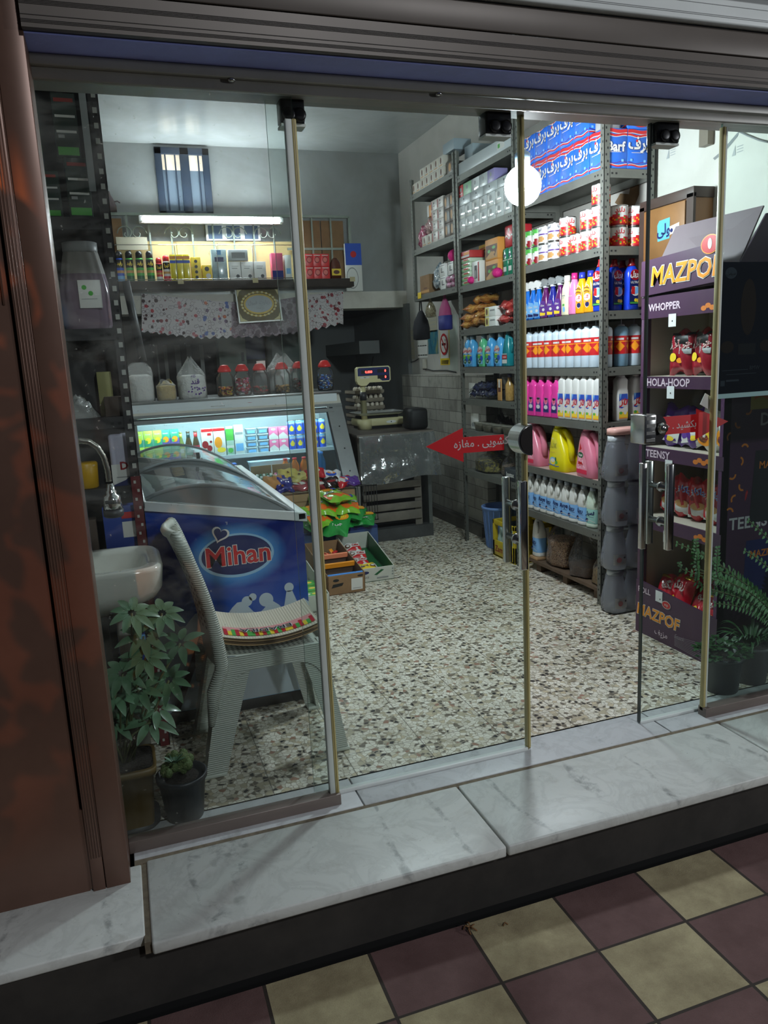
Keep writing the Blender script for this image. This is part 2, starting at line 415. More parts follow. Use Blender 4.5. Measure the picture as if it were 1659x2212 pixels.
mFloor = terrazzo(); mMarble = marble('marble_step', (206, 208, 204)); mSill = marble('marble_sill', (196, 198, 200), .3, .2); mPave = pavers()
mWall = plaster('white_plaster', (192, 189, 182), .22); mBack = plaster('grey_oil_paint_wall', (150, 153, 153), .3, .3)
mCeil = plaster('glossy_oil_paint_ceiling', (172, 176, 176), .2, .13)
mBeam = plaster('white_painted_beam', (216, 212, 202), .3); mGreyWall = plaster('grey_stained_wall', (120, 124, 126), .35, .45)
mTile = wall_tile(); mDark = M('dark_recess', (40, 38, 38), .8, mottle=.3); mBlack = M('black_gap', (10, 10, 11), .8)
mRiser = M('step_riser_concrete', (58, 54, 50), .9, mottle=.4)
mBlue = plaster('blue_painted_lintel', (165, 175, 250), .2)
mAlu = M('brushed_aluminium', (164, 162, 154), .42, .15, mottle=.15); mAluD = M('dark_bronze_aluminium', (92, 78, 70), .42, .35, mottle=.18)
mAluW = M('white_aluminium', (218, 222, 220), .4, mottle=.06)
mPil = M('brown_anodised_panel', (112, 84, 72), .34, .3, mottle=.2, mscale=3)
mFas = M('shutter_box_brown', (96, 88, 82), .45, .25, mottle=.12, mscale=4)
mSteel = M('polished_steel', (190, 190, 188), .22, 1.); mChrome = M('chrome', (215, 215, 215), .12, 1.)
mSeal = M('yellowed_plastic_seal', (190, 176, 120), .4, mottle=.2); mSealW = M('clear_plastic_edge', (204, 210, 204), .5, mottle=.12)
mBlk = M('black_plastic', (22, 22, 24), .35); mDkGrey = M('dark_grey_plastic', (52, 52, 54), .45)
mWhite = M('white_plastic', (232, 232, 228), .4); mPaper = M('white_paper', (230, 228, 222), .8); mRed = M('red_vinyl', (196, 18, 28), .45)
mCard = M('brown_cardboard', (150, 116, 82), .85, mottle=.18, mscale=9); mKraft = M('kraft_cardboard', (176, 142, 104), .85, mottle=.15)

# ------------------------------------------------------------------ setting: shell
XL, XR, ZC = -.5, 2.84, 3.4
b = MB(); b.box((XL, 2.40, -.12), (XR, 7.65, 0), mFloor); struct(b.build('floor'), 'speckled cream and black terrazzo floor of the shop', 'floor')
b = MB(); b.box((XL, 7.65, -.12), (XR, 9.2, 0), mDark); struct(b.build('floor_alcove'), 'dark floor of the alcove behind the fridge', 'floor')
b = MB(); b.box((-.066, 1.842, -.036), (.957, 2.206, 0), mMarble, .006); b.box((.963, 1.842, -.036), (2.07, 2.206, 0), mMarble, .006); b.box((2.076, 1.842, -.036), (3.6, 2.206, 0), mMarble, .006)
b.box((-1.4, 1.885, -.036), (-.08, 2.2, -.003), mMarble, .006)
struct(b.build('trim_1'), 'pale veined marble slabs of the entrance step', 'step')
b = MB()
for x0, x1 in ((-.1, .628), (.633, 1.86), (1.866, 2.7), (2.706, 3.6)): b.box((x0, 2.222, -.05), (x1, 2.41, .0), mSill, .002)
b.box((-.084, 1.86, -.04), (-.062, 2.22, -.006), M('grey_cement_joint', (128, 116, 98), .9, mottle=.4, mscale=40)); b.box((-.1, 2.2, -.05), (3.6, 2.23, -.003), M('grey_cement_joint', (128, 116, 98), .9, mottle=.4, mscale=40))
struct(b.build('trim_2'), 'narrow blue grey marble threshold under the glass', 'threshold')
b = MB(); b.box((-1.6, 1.9, -.25), (3.8, 2.4, -.036), mRiser); struct(b.build('wall_riser'), 'dark concrete riser below the marble step', 'step riser')
b = MB(); b.box((-3, -1.5, -.25), (5, 1.82, -.2), mPave); b.box((-3, 1.82, -.3), (5, 1.9, -.235), mBlack)
struct(b.build('floor_pavement'), 'pavement of cream and dull purple cement tiles', 'pavement')
b = MB(); b.box((XR, 2.42, 0), (XR + .12, 9.2, ZC), mWall)
b.box((2.72, 5.45, 0), (XR, 7.3, 1.29), mTile); b.box((2.66, 5.45, 0), (2.72, 7.3, .085), M('stone_skirting', (92, 88, 82), .5, mottle=.4))
b.box((2.83, 3.7, 0), (XR, 5.45, 1.29), mTile); b.box((2.80, 7.32, 0), (XR, 9.2, 1.98), mGreyWall)
struct(b.build('wall_right'), 'white plaster right wall above grey stone tiles', 'wall')
b = MB(); b.box((XL - .12, 2.3, 0), (XL, 9.2, ZC), mWall); struct(b.build('wall_left'), 'plaster left wall behind the dark rack', 'wall')
b = MB(); b.box((XL, 7.47, 2.108), (XR, 7.6, ZC), mBack); struct(b.build('wall_back'), 'grey glossy painted back wall above the beam', 'wall')
b = MB(); b.box((XL, 9.1, 0), (XR, 9.2, 2.2), mGreyWall); struct(b.build('wall_alcove'), 'dim grey wall at the rear of the alcove', 'wall')
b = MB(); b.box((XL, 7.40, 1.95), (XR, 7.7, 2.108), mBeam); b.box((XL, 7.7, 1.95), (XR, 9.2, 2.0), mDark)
struct(b.build('ceiling_beam'), 'stained white beam crossing the back of the shop', 'beam')
b = MB(); b.box((XL, 2.3, ZC), (XR, 7.77, ZC + .1), mCeil); struct(b.build('ceiling'), 'pale glossy painted ceiling', 'ceiling')
b = MB(); b.box((XL, 2.27, 2.235), (3.7, 2.42, ZC), mWall); struct(b.build('wall_front'), 'plaster wall above the shop glass', 'wall')
b = MB(); b.box((2.84, 2.2, 0), (3.7, 2.42, ZC), mWall); struct(b.build('wall_front_pier'), 'plaster pier beside the right shop window', 'wall')
# header: blue lintel, aluminium tracks, shutter box
b = MB(); b.box((-.12, 2.125, 2.232), (3.7, 2.30, 2.26), mBlue); struct(b.build('trim_3'), 'blue painted lintel underside above the glass', 'lintel')
b = MB()
b.box((-.12, 2.238, 2.205), (3.7, 2.262, 2.232), mAlu, .003); b.box((-.12, 2.256, 2.178), (3.7, 2.275, 2.208), mAlu, .003)
b.box((-.12, 2.275, 2.182), (3.7, 2.36, 2.235), mAlu)
for x in (.385, .99): b.lathe([(.011, 0), (.011, .006), (.006, .009)], mSteel, 10); b.v[-30:] = [Vector((v.x + x, 2.25 + v.y, 2.205 - v.z)) for v in b.v[-30:]]
struct(b.build('trim_4'), 'aluminium head track above the sliding glass', 'door track')
b = MB(); b.box((-.114, 2.10, 2.236), (3.7, 2.12, 2.318), mFas)
for i, z in enumerate((2.246, 2.249, 2.252, 2.262, 2.285, 2.288, 2.291, 2.294)): b.box((-.114, 2.0985, z), (3.7, 2.1002, z + .0012), M('fascia_groove', (60, 54, 50), .6))
b.box((-.114, 2.097, 2.321), (3.7, 2.12, 2.392), mFas, .003)
b.box((-.114, 2.12, 2.236), (3.7, 2.27, 2.9), mBlack)
struct(b.build('trim_5'), 'dark brown grooved shutter box across the top', 'shutter box')
b = MB(); b.box((-.114, 2.075, 2.396), (3.7, 2.12, 2.478), mAluW, .006)
for z in (2.412, 2.416, 2.444): b.box((-.114, 2.0742, z), (3.7, 2.0752, z + .0014), M('cornice_groove', (120, 122, 122), .6))
b.box((-.114, 2.03, 2.482), (3.7, 2.12, 2.75), mFas, .004); struct(b.build('trim_6'), 'white ribbed aluminium strip above the shutter box', 'cornice')
# left pilaster: shutter guide and panel
b = MB()
b.box((-1.6, 2.13, -.005), (-.222, 2.30, 2.75), mPil)
b.box((-.214, 2.122, -.005), (-.18, 2.30, 2.75), mPil, .002); b.box((-.178, 2.122, -.005), (-.112, 2.28, 2.75), mPil, .002)
b.box((-.223, 2.15, .25), (-.213, 2.2, 2.75), mBlack); b.box((-.223, 2.132, 0), (-.213, 2.2, .25), mPil)
for i in range(26): b.tube([(-.235 - i * .014, 2.13, 1.62), (-.235 - i * .014, 2.13, 2.75)], .0035, mPil, 6)
for i in range(5): b.tube([(-.208 + i * .007, 2.122, .1), (-.208 + i * .007, 2.122, 2.75)], .0018, mPil, 5)
struct(b.build('column_pilaster'), 'brown ribbed aluminium shutter guide at the left of the shop front', 'pilaster')

# ------------------------------------------------------------------ glass front
mGlass = film('clear_glass', (238, 246, 243), .16, .012, 0.0)
def dusty():
    m = bpy.data.materials.new('dusty_glass'); g = NG(m); g.n.remove(g.b); c = g.co(); x, y, z = g.xyz(c)
    t = g.node('ShaderNodeBsdfTransparent'); t.inputs[0].default_value = (*lin((236, 243, 241)), 1)
    gl = g.node('ShaderNodeBsdfGlossy'); gl.inputs['Roughness'].default_value = .01
    d = g.node('ShaderNodeBsdfDiffuse'); d.inputs[0].default_value = (*lin((214, 210, 190)), 1)
    tr = g.node('ShaderNodeBsdfTranslucent'); tr.inputs[0].default_value = (*lin((225, 228, 226)), 1)
    dm = g.node('ShaderNodeMixShader'); dm.inputs[0].default_value = .6; g.l.new(d.outputs[0], dm.inputs[1]); g.l.new(tr.outputs[0], dm.inputs[2])
    lw = g.node('ShaderNodeLayerWeight'); lw.inputs[0].default_value = .16
    a = g.node('ShaderNodeMixShader'); g.l.new(lw.outputs['Fresnel'], a.inputs[0]); g.l.new(t.outputs[0], a.inputs[1]); g.l.new(gl.outputs[0], a.inputs[2])
    smear_bloom = g.math('MULTIPLY', g.math('ADD', .5, g.math('MULTIPLY', z, .5)), g.ramp(g.noise(g.scale(c, (1, 1, 2.2)), 3.2, 6, .62, 1.2), [(.42, (0, 0, 0)), (.75, (.13, .13, .13))]))  # dust smears, thickened with height to paint whitish lamp bloom into the pane
    specks = g.math('MULTIPLY', g.ramp(g.noise(c, 75, 2, .5), [(.725, (0, 0, 0)), (.76, (1, 1, 1))]), .22)
    low = g.math('MULTIPLY', g.math('SUBTRACT', .12, z), g.math('MULTIPLY', g.noise(c, 12, 5), 2.4)); low = g.math('MAXIMUM', low, 0)
    f = g.math('MINIMUM', g.math('ADD', g.math('ADD', smear_bloom, specks), g.math('ADD', low, .012)), .8)
    o = g.node('ShaderNodeMixShader'); g.l.new(f, o.inputs[0]); g.l.new(a.outputs[0], o.inputs[1]); g.l.new(dm.outputs[0], o.inputs[2])
    g.l.new(o.outputs[0], g.out.inputs[0]); return m
mDusty = dusty(); mEdge = M('green_glass_edge', (120, 150, 140), .15)
def pane(x0, x1, y, z0, z1, m, th=.008):
    b = MB(); b.quad((x0, y, z0), (x1, y, z0), (x1, y, z1), (x0, y, z1), m)
    for xa in (x0, x1): b.quad((xa, y, z0), (xa, y + th, z0), (xa, y + th, z1), (xa, y, z1), mEdge)
    b.quad((x0, y, z0), (x1, y, z0), (x1, y + th, z0), (x0, y + th, z0), mEdge)
    return b
def clamp(x0, x1, flip, par):
    b = MB(); b.box((x0, 2.305, 2.118), (x1, 2.365, 2.19), M('dark_smoked_metal', (44, 46, 50), .25, .4), .008)
    for k in (.32, .74):
        b.X = T(x0 + (x1 - x0) * k, 2.303, 2.14) @ R(PI / 2, 'X'); b.lathe([(.019, 0), (.019, .006), (.012, .008)], mBlk, 14); b.X = Matrix()
    b.box((x0, 2.31, 2.112), (x1, 2.36, 2.119), mSealW); return b.build('roller_clamp', par)
def handle(xc, z0, z1, par, lean=0):
    h = MB()
    for yy in (2.27, 2.385):
        h.box((xc - .012, yy - .012, z0), (xc + .012, yy + .012, z1), mChrome if yy < 2.3 else mSteel, .003)
        h.box((xc + .0085, yy - .013, z0 + .002), (xc + .0125, yy - .0115, z1 - .002), mBlk)
    o = h.build('pull_handle', par)
    f = MB()
    for z in (z0 + .1, z1 - .09):
        f.X = T(xc, 2.262, z) @ R(-PI / 2, 'X'); f.lathe([(.011, 0), (.011, .045), (.019, .047), (.019, .058), (.011, .060), (.011, .12)], mSteel, 14)
    f.build('handle_fixing', o); return o
def lock(x0, x1, face_left, par):
    b = MB(); xc = x1 if face_left else x0; s = -1 if face_left else 1; zc = 1.155
    pts = [(xc, zc - .053)] + [(xc + s * .053 * math.cos(a), zc + .053 * math.sin(a)) for a in [(-PI / 2 + PI * i / 16) for i in range(17)]] + [(xc, zc + .053)]
    if face_left:
        b.prism(pts, 2.29, 2.365, mSteel); inner = [(xc + (x - xc) * .86, zc + (z - zc) * .93) for x, z in pts]
        b.prism(inner, 2.286, 2.2905, M('dark_lock_face', (34, 30, 29), .3))
    else:
        pts2 = [(x + .05, z) for x, z in pts]
        b.prism(pts2, 2.295, 2.365, M('dark_lock_face', (34, 30, 29), .3)); b.box((x0, 2.285, zc - .053), (x0 + .05, 2.37, zc + .053), mSteel, .004)
        for k in range(4): b.box((x0 + .006, 2.2835, zc - .045 + k * .026), (x0 + .044, 2.286, zc - .033 + k * .026), M('brushed_grey', (120, 120, 118), .4, .8))
        b.X = T(x0 + .075, 2.292, zc) @ R(PI / 2, 'X'); b.lathe([(.021, 0), (.021, .01), (.015, .016), (.015, .02), (0.001, .021)], mSteel, 18); b.X = Matrix()
    return b.build('lock', par)
def arrow(pts, txt, tx, par):
    b = MB(); b.prism(pts, 2.3225, 2.324, mRed)
    b.text(fa(txt), .036, M('pale_sticker_text', (206, 190, 190), .5), (tx, 2.3218, 1.146), bold=.012); return b.build('arrow_sticker', par)
d1 = thing('door_1', 'left sliding glass leaf with red arrow pointing left', 'glass door', kind='structure')
pane(.488, 1.300, 2.325, .004, 2.19, mGlass).build('glass', d1)
b = MB(); b.box((1.298, 2.318, .004), (1.313, 2.342, 2.19), mSeal, .003); b.box((1.301, 2.3165, .004), (1.304, 2.319, 2.19), M('seal_groove', (130, 116, 60), .5)); b.build('edge_seal', d1)
b = MB(); b.box((.488, 2.318, -.001), (1.313, 2.342, .012), mAluW, .002); b.build('bottom_rail', d1)
clamp(1.172, 1.262, 0, d1); lock(1.215, 1.313, True, d1); handle(1.262, .712, 1.022, d1)
arrow([(.938, 1.159), (1.072, 1.211), (1.072, 1.180), (1.224, 1.178), (1.224, 1.125), (1.072, 1.127), (1.072, 1.097)], 'کشویی . مغازه', 1.14, d1)
d2 = thing('door_2', 'right sliding glass leaf with red arrow pointing right', 'glass door', kind='structure')
pane(1.797, 2.62, 2.325, .004, 2.19, mGlass).build('glass', d2)
b = MB(); b.box((1.794, 2.322, .004), (1.8, 2.336, 2.19), M('dark_glass_edge', (44, 54, 52), .2)); b.build('edge_seal', d2)
b = MB(); b.box((1.797, 2.318, -.001), (2.62, 2.342, .010), mAluW, .002); b.build('bottom_rail', d2)
clamp(1.808, 1.902, 0, d2); lock(1.766, 1.87, False, d2); handle(1.866, .705, 1.026, d2)
b = MB(); b.box((1.785, 2.318, .705), (1.806, 2.34, 1.03), mSteel, .003); b.build('edge_pull', d2)
arrow([(2.171, 1.155), (2.021, 1.213), (2.021, 1.192), (1.867, 1.192), (1.867, 1.126), (2.021, 1.126), (2.021, 1.098)], 'بکشید . هل', 1.94, d2)
w1 = thing('window_1', 'dusty fixed glass pane in front of the sink and plants', 'shop window', kind='structure')
pane(-.112, .556, 2.285, .03, 2.19, mDusty).build('glass', w1)
b = MB(); b.box((.529, 2.27, .02), (.549, 2.292, 2.12), mSealW, .003); b.box((.548, 2.268, .02), (.561, 2.292, 2.12), mSeal, .003); b.box((.5535, 2.2672, .02), (.5555, 2.2685, 2.12), M('seal_groove', (130, 116, 60), .5)); b.build('edge_seal', w1)
b = MB(); b.box((-.112, 2.256, -.001), (.562, 2.3, .038), M('sill_channel_aluminium', (128, 116, 110), .4, .4, mottle=.1), .002); b.build('bottom_channel', w1)
clamp(.527, .598, 0, w1)
w2 = thing('window_2', 'fixed glass pane at the right with a dark poster', 'shop window', kind='structure')
pane(2.062, 2.84, 2.285, .03, 2.19, mGlass).build('glass', w2)
b = MB(); b.box((2.056, 2.272, .02), (2.068, 2.294, 2.17), mSeal, .003); b.box((2.066, 2.272, .02), (2.074, 2.29, 2.17), mSealW, .002); b.build('edge_seal', w2)
b = MB(); b.box((2.056, 2.256, -.001), (2.84, 2.3, .038), M('sill_channel_aluminium', (128, 116, 110)), .002); b.build('bottom_channel', w2)

# ------------------------------------------------------------------ lamps that light the shop
t = thing('pendant_bulb', 'bare glowing bulb hanging on a wire before the right rack', 'light bulb', (1.885, 3.35, 2.205))
b = MB(); b.ball((0, 0, 0), .085, lamp('lit_bulb', (.84, .95, 1), BULB_POWER), 20, 1.05); b.build('bulb', t)
b = MB(); b.lathe([(.03, .075), (.034, .085), (.036, .138), (.02, .15), (.006, .16)], M('lamp_holder_blue_grey', (150, 176, 206), .5), 16); b.build('lamp_holder', t)
b = MB(); b.tube([(0, 0, .155), (.004, 0, .6), (0, 0, 1.195)], .004, M('grey_cable', (120, 122, 124), .6), 6); b.build('cable', t)
t = thing('fluorescent_tube', 'long lit fluorescent tube high on the back wall', 'tube light', (.98, 7.26, 2.735))
b = MB(); b.X = R(PI / 2, 'Y'); b.lathe([(.001, -.6), (.017, -.598), (.017, .598), (.001, .6)], lamp('lit_tube', (.86, .95, 1), TUBE_POWER), 12); b.build('tube', t)
b = MB(); b.box((-.63, .02, -.03), (.63, .07, .035), mWhite, .006); b.box((-.63, -.012, -.02), (-.6, .03, .02), mWhite); b.box((.6, -.012, -.02), (.63, .03, .02), mWhite)
b.box((-.03, .07, .0), (.03, .125, .03), mWhite); b.build('fitting', t)
# ------------------------------------------------------------------ right wall: perforated steel racks
mRack = M('grey_rack_steel', (112, 113, 106), .5, .35, mottle=.2, mscale=8); mRackD = M('rack_hole_shadow', (26, 26, 26), .8)
def post(b, x, y, z0, z1, dx, dy, m=None, w=.034, hole=None):
    m = m or mRack; hole = hole or mRackD
    b.box((x, y, z0), (x + dx * w, y + dy * .003, z1), m); b.box((x, y, z0), (x + dx * .003, y + dy * w, z1), m)
    n = int((z1 - z0) / .032)
    for i in range(n):
        z = z0 + .02 + i * .032
        k = .36 if i % 2 else .64
        b.quad((x + dx * w * k - .004, y - dy * .0006, z), (x + dx * w * k + .004, y - dy * .0006, z), (x + dx * w * k + .004, y - dy * .0006, z + .011), (x + dx * w * k - .004, y - dy * .0006, z + .011), hole)
        b.quad((x - dx * .0006, y + dy * w * k - .004, z), (x - dx * .0006, y + dy * w * k + .004, z), (x - dx * .0006, y + dy * w * k + .004, z + .011), (x - dx * .0006, y + dy * w * k - .004, z + .011), hole)
def rack(label, x0, x1, y0, y1, zbot, ztop, levels, legs=None, group='perforated steel racks on the right wall', m=None, th=.045):
    t = thing('steel_rack', label, 'rack', (x0, y0, 0), 0, group); mm = m or mRack
    w, d = x1 - x0, y1 - y0
    for (x, y, dx, dy) in ((0, 0, 1, 1), (w, 0, -1, 1), (0, d, 1, -1), (w, d, -1, -1)):
        b = MB(); z0 = zbot if legs is None else legs[(x > 0) + 2 * (y > 0)]
        post(b, x, y, z0, ztop, dx, dy, mm); b.build('upright', t)
    for z in levels:
        b = MB(); b.box((.003, .003, z - .004), (w - .003, d - .003, z), mm)
        for (p, q) in (((.002, .002), (w - .002, .004)), ((.002, d - .004), (w - .002, d - .002)), ((.002, .002), (.004, d - .002)), ((w - .004, .002), (w - .002, d - .002))):
            b.box((p[0], p[1], z - th), (q[0], q[1], z), mm)
        for k in (.05, .075, d - .075, d - .05):
            b.quad((.0012, k, z - .028), (.0012, k + .012, z - .028), (.0012, k + .012, z - .019), (.0012, k, z - .019), mRackD)
        for k in (.045, .07, w - .08, w - .055): b.quad((k, .0012, z - .028), (k + .012, .0012, z - .028), (k + .012, .0012, z - .019), (k, .0012, z - .019), mRackD)
        b.build('shelf_board', t)
    return t
LV = (2.36, 1.975, 1.645, 1.345, 1.045, .72, .425)
rack('grey steel rack of detergents and cans nearest the glass', 2.5, 2.815, 3.60, 4.53, 0, 2.9, LV + (2.76,))
rack('grey steel rack with blue wash bottles above the yellow crate', 2.5, 2.815, 4.55, 5.43, 0, 2.9, (2.72, 2.33, 1.95, 1.635, 1.36, 1.125, .89, .58))
rack('grey steel rack hung high at the rear above the wall posters', 2.5, 2.815, 5.45, 6.33, 1.93, 2.9, (2.775, 2.335, 1.962))
PK, FC = -PI / 2, 0                                        # facing the aisle, facing the street

def canwrap(b, r, z0, z1, pick, nu=30, nv=12):
    b.grid(lambda u, v: (r * math.sin((u - .5) * 2 * PI), -r * math.cos((u - .5) * 2 * PI), z0 + (z1 - z0) * v), nu, nv, pick)
def cyl(r): return lambda x, z: (r * math.sin(x / r), -r * math.cos(x / r), z)
cW = M('label_white', (216, 214, 210), .4); cR = M('label_red', (196, 34, 38), .4); cDR = M('label_dark_red', (140, 20, 30), .4); cB = M('label_blue', (34, 80, 190), .4)
cNV = M('label_navy', (24, 34, 92), .4); cSK = M('label_sky', (120, 180, 232), .4); cY = M('label_yellow', (240, 206, 50), .4); cO = M('label_orange', (240, 150, 30), .4)
cG = M('label_green', (80, 170, 70), .4); cDG = M('label_dark_green', (22, 92, 50), .4); cP = M('label_purple', (92, 50, 140), .4); cPK = M('label_pink', (236, 130, 170), .4)
cBK = M('label_black', (20, 20, 22), .4); cTN = M('label_tan', (200, 150, 90), .5); cBR = M('label_brown', (96, 52, 30), .5); cGR = M('label_grey', (150, 152, 152), .5)
mTin = M('tin_metal', (200, 200, 198), .25, 1.)

# --- blue washing powder boxes
def barf_box(latin):
    w = .0675; h = .195; bl = M('carton_blue', (38, 104, 206), .45); sh = M('logo_shadow', (20, 50, 120), .5)
    b = MB(); b.box((-w, -w, 0), (w, w, h), bl, .002)
    for rz in (0, -PI / 2):
        b.X = R(rz); y = -w - .0006
        for z, th, m, ph, amp in ((h - .020, .016, cR, 0, .003), (h - .024, .003, cW, 0, .003), (h - .036, .010, cR, 1.2, .004), (h - .039, .003, cW, 1.2, .004), (.012, .007, cR, .4, .004), (.019, .003, cW, .4, .004), (.028, .004, cP, 2, .005)):
            b.flat(wave(-w + .001, w - .001, z, amp, th, 10, 1.2, ph), y, m); y -= .00025
        for dx, dz in ((-.045, .038), (.038, .034)): b.flat(rect(dx - .007, dz, dx + .007, dz + .012), y, cSK)
        la = latin and rz == 0; q = 'Barf' if la else fa('برف'); size = .066 if la else .08; z0 = .085 if la else .1
        b.text(q, size, sh, (.002, -w - .0030, z0 - .003), bold=.035); b.text(q, size, cW, (0, -w - .0034, z0), bold=.03)
        if not la: b.flat(disc(-.012, z0 + .038, .007), -w - .0038, cR)
        b.flat([(-.045, .078), (.03, .08), (.03, .0825), (-.045, .0805)], -w - .0032, cW)
    return b.build('detergent_box')
bx = barf_box(False); bx2 = barf_box(True)
g = 'blue washing powder boxes on the top shelf of the front rack'
bx2.location = (2.577, 3.675, 2.361); tag(bx2, 'blue washing powder box with white Latin lettering facing the street', 'box', g)
first = True
for row in range(2):
    for i in range(1, 6):
        lab = f'blue washing powder box facing the aisle, {_ORD[i - 1]} from the street end, {"upper" if row else "lower"} row'
        loc = (2.577, 3.682 + .1405 * i, 2.361 + row * .1965)
        if first: bx.location = loc; tag(bx, lab, 'box', g); first = False
        else: dup(bx, loc, 0, lab, g)
dup(bx, (2.7145, 3.675, 2.361), 0, 'blue washing powder box with white Persian lettering facing the street, beside the wall', g)
dup(bx, (2.7145, 3.675, 2.5575), 0, 'blue washing powder box on top of the Persian lettered one beside the wall', g)
b = MB(); b.box((-.05, -.04, 0), (.05, .04, .06), cGR, .003); b.box((.0, -.041, .005), (.04, -.0402, .05), cW)
tag(b.build('small_carton', None, (2.577, 3.68, 2.557)), 'small grey carton lying on the Latin lettered blue box', 'box')

# --- tins
def tin(name, r, h, pick, txt=None, tcol=None, tz=.72, tsize=.03, extra=None):
    t = thing(name, 'x', 'can'); b = MB()
    b.lathe([(r - .004, 0), (r + .0008, .001), (r + .0008, .004), (r - .0005, .006), (r - .0005, h - .006), (r + .0008, h - .004), (r + .0008, h - .001), (r - .003, h), (r - .004, h - .004), (.001, h - .004)], mTin, 24); b.build('tin_body', t)
    b = MB(); canwrap(b, r, .006, h - .006, pick)
    if txt:
        for a in (-1.7, 0.0, 1.7): b.X = R(a); b.text(txt, tsize, tcol, (0, 0, h * tz), fn=cyl(r + .0006), bold=.03, shear=.15)
        b.X = Matrix()
    b.build('paper_label', t); return t
def tomato(u, v):
    e = .52 + .10 * math.sin(u * 19) + .05 * math.sin(u * 43 + 1)
    if v < .08: return cDR
    if v < e: return (cO if math.sin(u * 57 + v * 31) > .88 else cG if (math.sin(u * 31 + v * 22) > .93) else cR)
    return cW
tm = tin('tomato_paste_can', .049, .108, tomato, fa('دلند'), cR, .66, .034)
g = 'red and white tomato paste cans on the front rack'
tz = 1.976; sp = []; lb = []
for i, (y, n) in enumerate(((4.022, 2), (3.912, 1), (3.81, 2), (3.702, 3))):
    for k in range(n):
        sp.append(((2.553, y, tz + k * .1085), RND.uniform(-2.2, -1.0)))
        lb.append(f'tomato paste can, {("bottom", "middle" if n > 2 else "top", "topmost")[k] if n > 1 else "only"} one of the {nth(i, 4)} aisle stack')
for i, x in enumerate((2.657, 2.759)):
    for k in range(2):
        sp.append(((x, 3.69, tz + k * .1085), (-.5, .35)[i])); lb.append(f'tomato paste can seen from the street, {("lower", "upper")[k]} one of the {("stack behind the post", "stack nearest the wall")[i]}')
place(tm, sp, lb, g)
def bean(u, v): return cW if v > .62 else (cP if v > .5 else (cTN if (abs((u * 3) % 1 - .5) * 2.2) ** 2 + ((v - .25) * 5) ** 2 < .9 else cW))
def cherry(u, v):
    if v > .62 + .15 * math.sin(u * 12.5): return cG
    if v < .42 and math.hypot((u * 4) % 1 - .5, (v - .2) * 1.6) < .33: return cDR
    return cG if v < .1 else cW
bn = tin('bean_can', .043, .104, bean, fa('لوبیا'), cNV, .74, .02); ch = tin('cherry_can', .039, .104, cherry, None)
place(bn, [((2.55, y, tz + k * .1045), -PI / 2) for y in (4.262, 4.155) for k in (0, 1)], [f'beige and white bean can with a purple stripe, {k} one of the {s} stack' for s in ('left', 'right') for k in ('lower', 'upper')], 'bean cans on the front rack')
place(ch, [((2.55, y, tz + k * .1045), -PI / 2) for y in (4.435, 4.35) for k in (0, 1)], [f'green can with dark cherries, {k} one of the {s} stack' for s in ('left', 'right') for k in ('lower', 'upper')], 'green cherry cans on the front rack')
b = MB(); b.box((-.04, -.02, 0), (.04, .02, .1), cGR); tag(b.build('grey_carton', None, (2.60, 3.905, tz + .1085), PK), 'small grey carton on the single tomato can behind the left stacks', 'box')
tm2 = dup(tm, (2.66, 3.905, tz), 0, 'tomato paste can in the rear row carrying the small grey carton', g)

# --- bottles
def bottle(name, secs, m, cap=None, label=None, cat='bottle', seg=24, capname='cap'):
    t = thing(name, 'x', cat); b = MB(); b.loft(secs, m, seg); b.build('body', t)
    if cap: c = MB(); cap(c); c.build(capname, t)
    if label: l = MB(); label(l); l.build('label', t)
    return t
def spray(col, lab1, lab2, head):
    mb = M('spray_' + str(col), col, .15, coat=.3)
    def cap(c):
        c.box((-.012, -.014, .178), (.012, .014, .19), M('spray_collar', (220, 222, 226), .4), .003)
        c.prism([(-.03, .212), (-.028, .19), (.022, .19), (.024, .2), (.031, .205), (.029, .218), (-.014, .234), (-.03, .228)], -.011, .011, head)
        c.prism([(-.024, .19), (-.028, .155), (-.023, .153), (-.016, .19)], -.006, .006, mBlk)
    def lab(l):
        l.flat([(-.03, .012), (.026, .012), (.034, .05), (.02, .1), (-.016, .105), (-.034, .06)], -.0262, lab1)
        l.flat([(-.026, .016), (.02, .016), (.024, .03), (-.026, .036)], -.0268, lab2)
        l.flat(disc(.006, .05, .012, .009), -.0268, cW); l.text('Glass', .016, cW, (-.004, -.0269, .07), bold=.02, shear=.3)
    return bottle('spray_bottle', [(0, .029, .022, 4), (.005, .032, .025, 4), (.06, .0325, .026, 4), (.1, .028, .024, 3.5), (.14, .021, .018, 2.6), (.165, .014, .014, 2), (.18, .0125, .0125, 2)], mb, cap, lab, capname='trigger_head')
mHead = film('clear_spray_head', (225, 230, 235), .3, .35, .1)
s1 = spray((28, 110, 206), cSK, cNV, mWhite); s2 = spray((96, 30, 96), cP, cY, mHead); s3 = spray((40, 44, 140), cP, cY, mHead)
z5 = 1.6465
g = 'cleaning bottles on the third shelf of the front rack'
place(s1, [((2.535, y, z5), PK + a) for y, a in ((4.452, .2), (4.385, .25), (4.318, .2))], ['blue glass cleaner spray bottle half hidden by the door edge', 'blue glass cleaner spray bottle, middle of three', 'blue glass cleaner spray bottle beside the purple one'], g)
place(s2, [((2.535, y, z5), PK + .15) for y in (4.237, 4.075)], ['dark red spray bottle with a purple label, left of the blue purple one', 'purple spray bottle beside the cream bottle'], g)
s3.location = (2.535, 4.155, z5); s3.rotation_euler = (0, 0, PK + .15); tag(s3, 'dark blue spray bottle with a purple and yellow label', 'bottle', g)
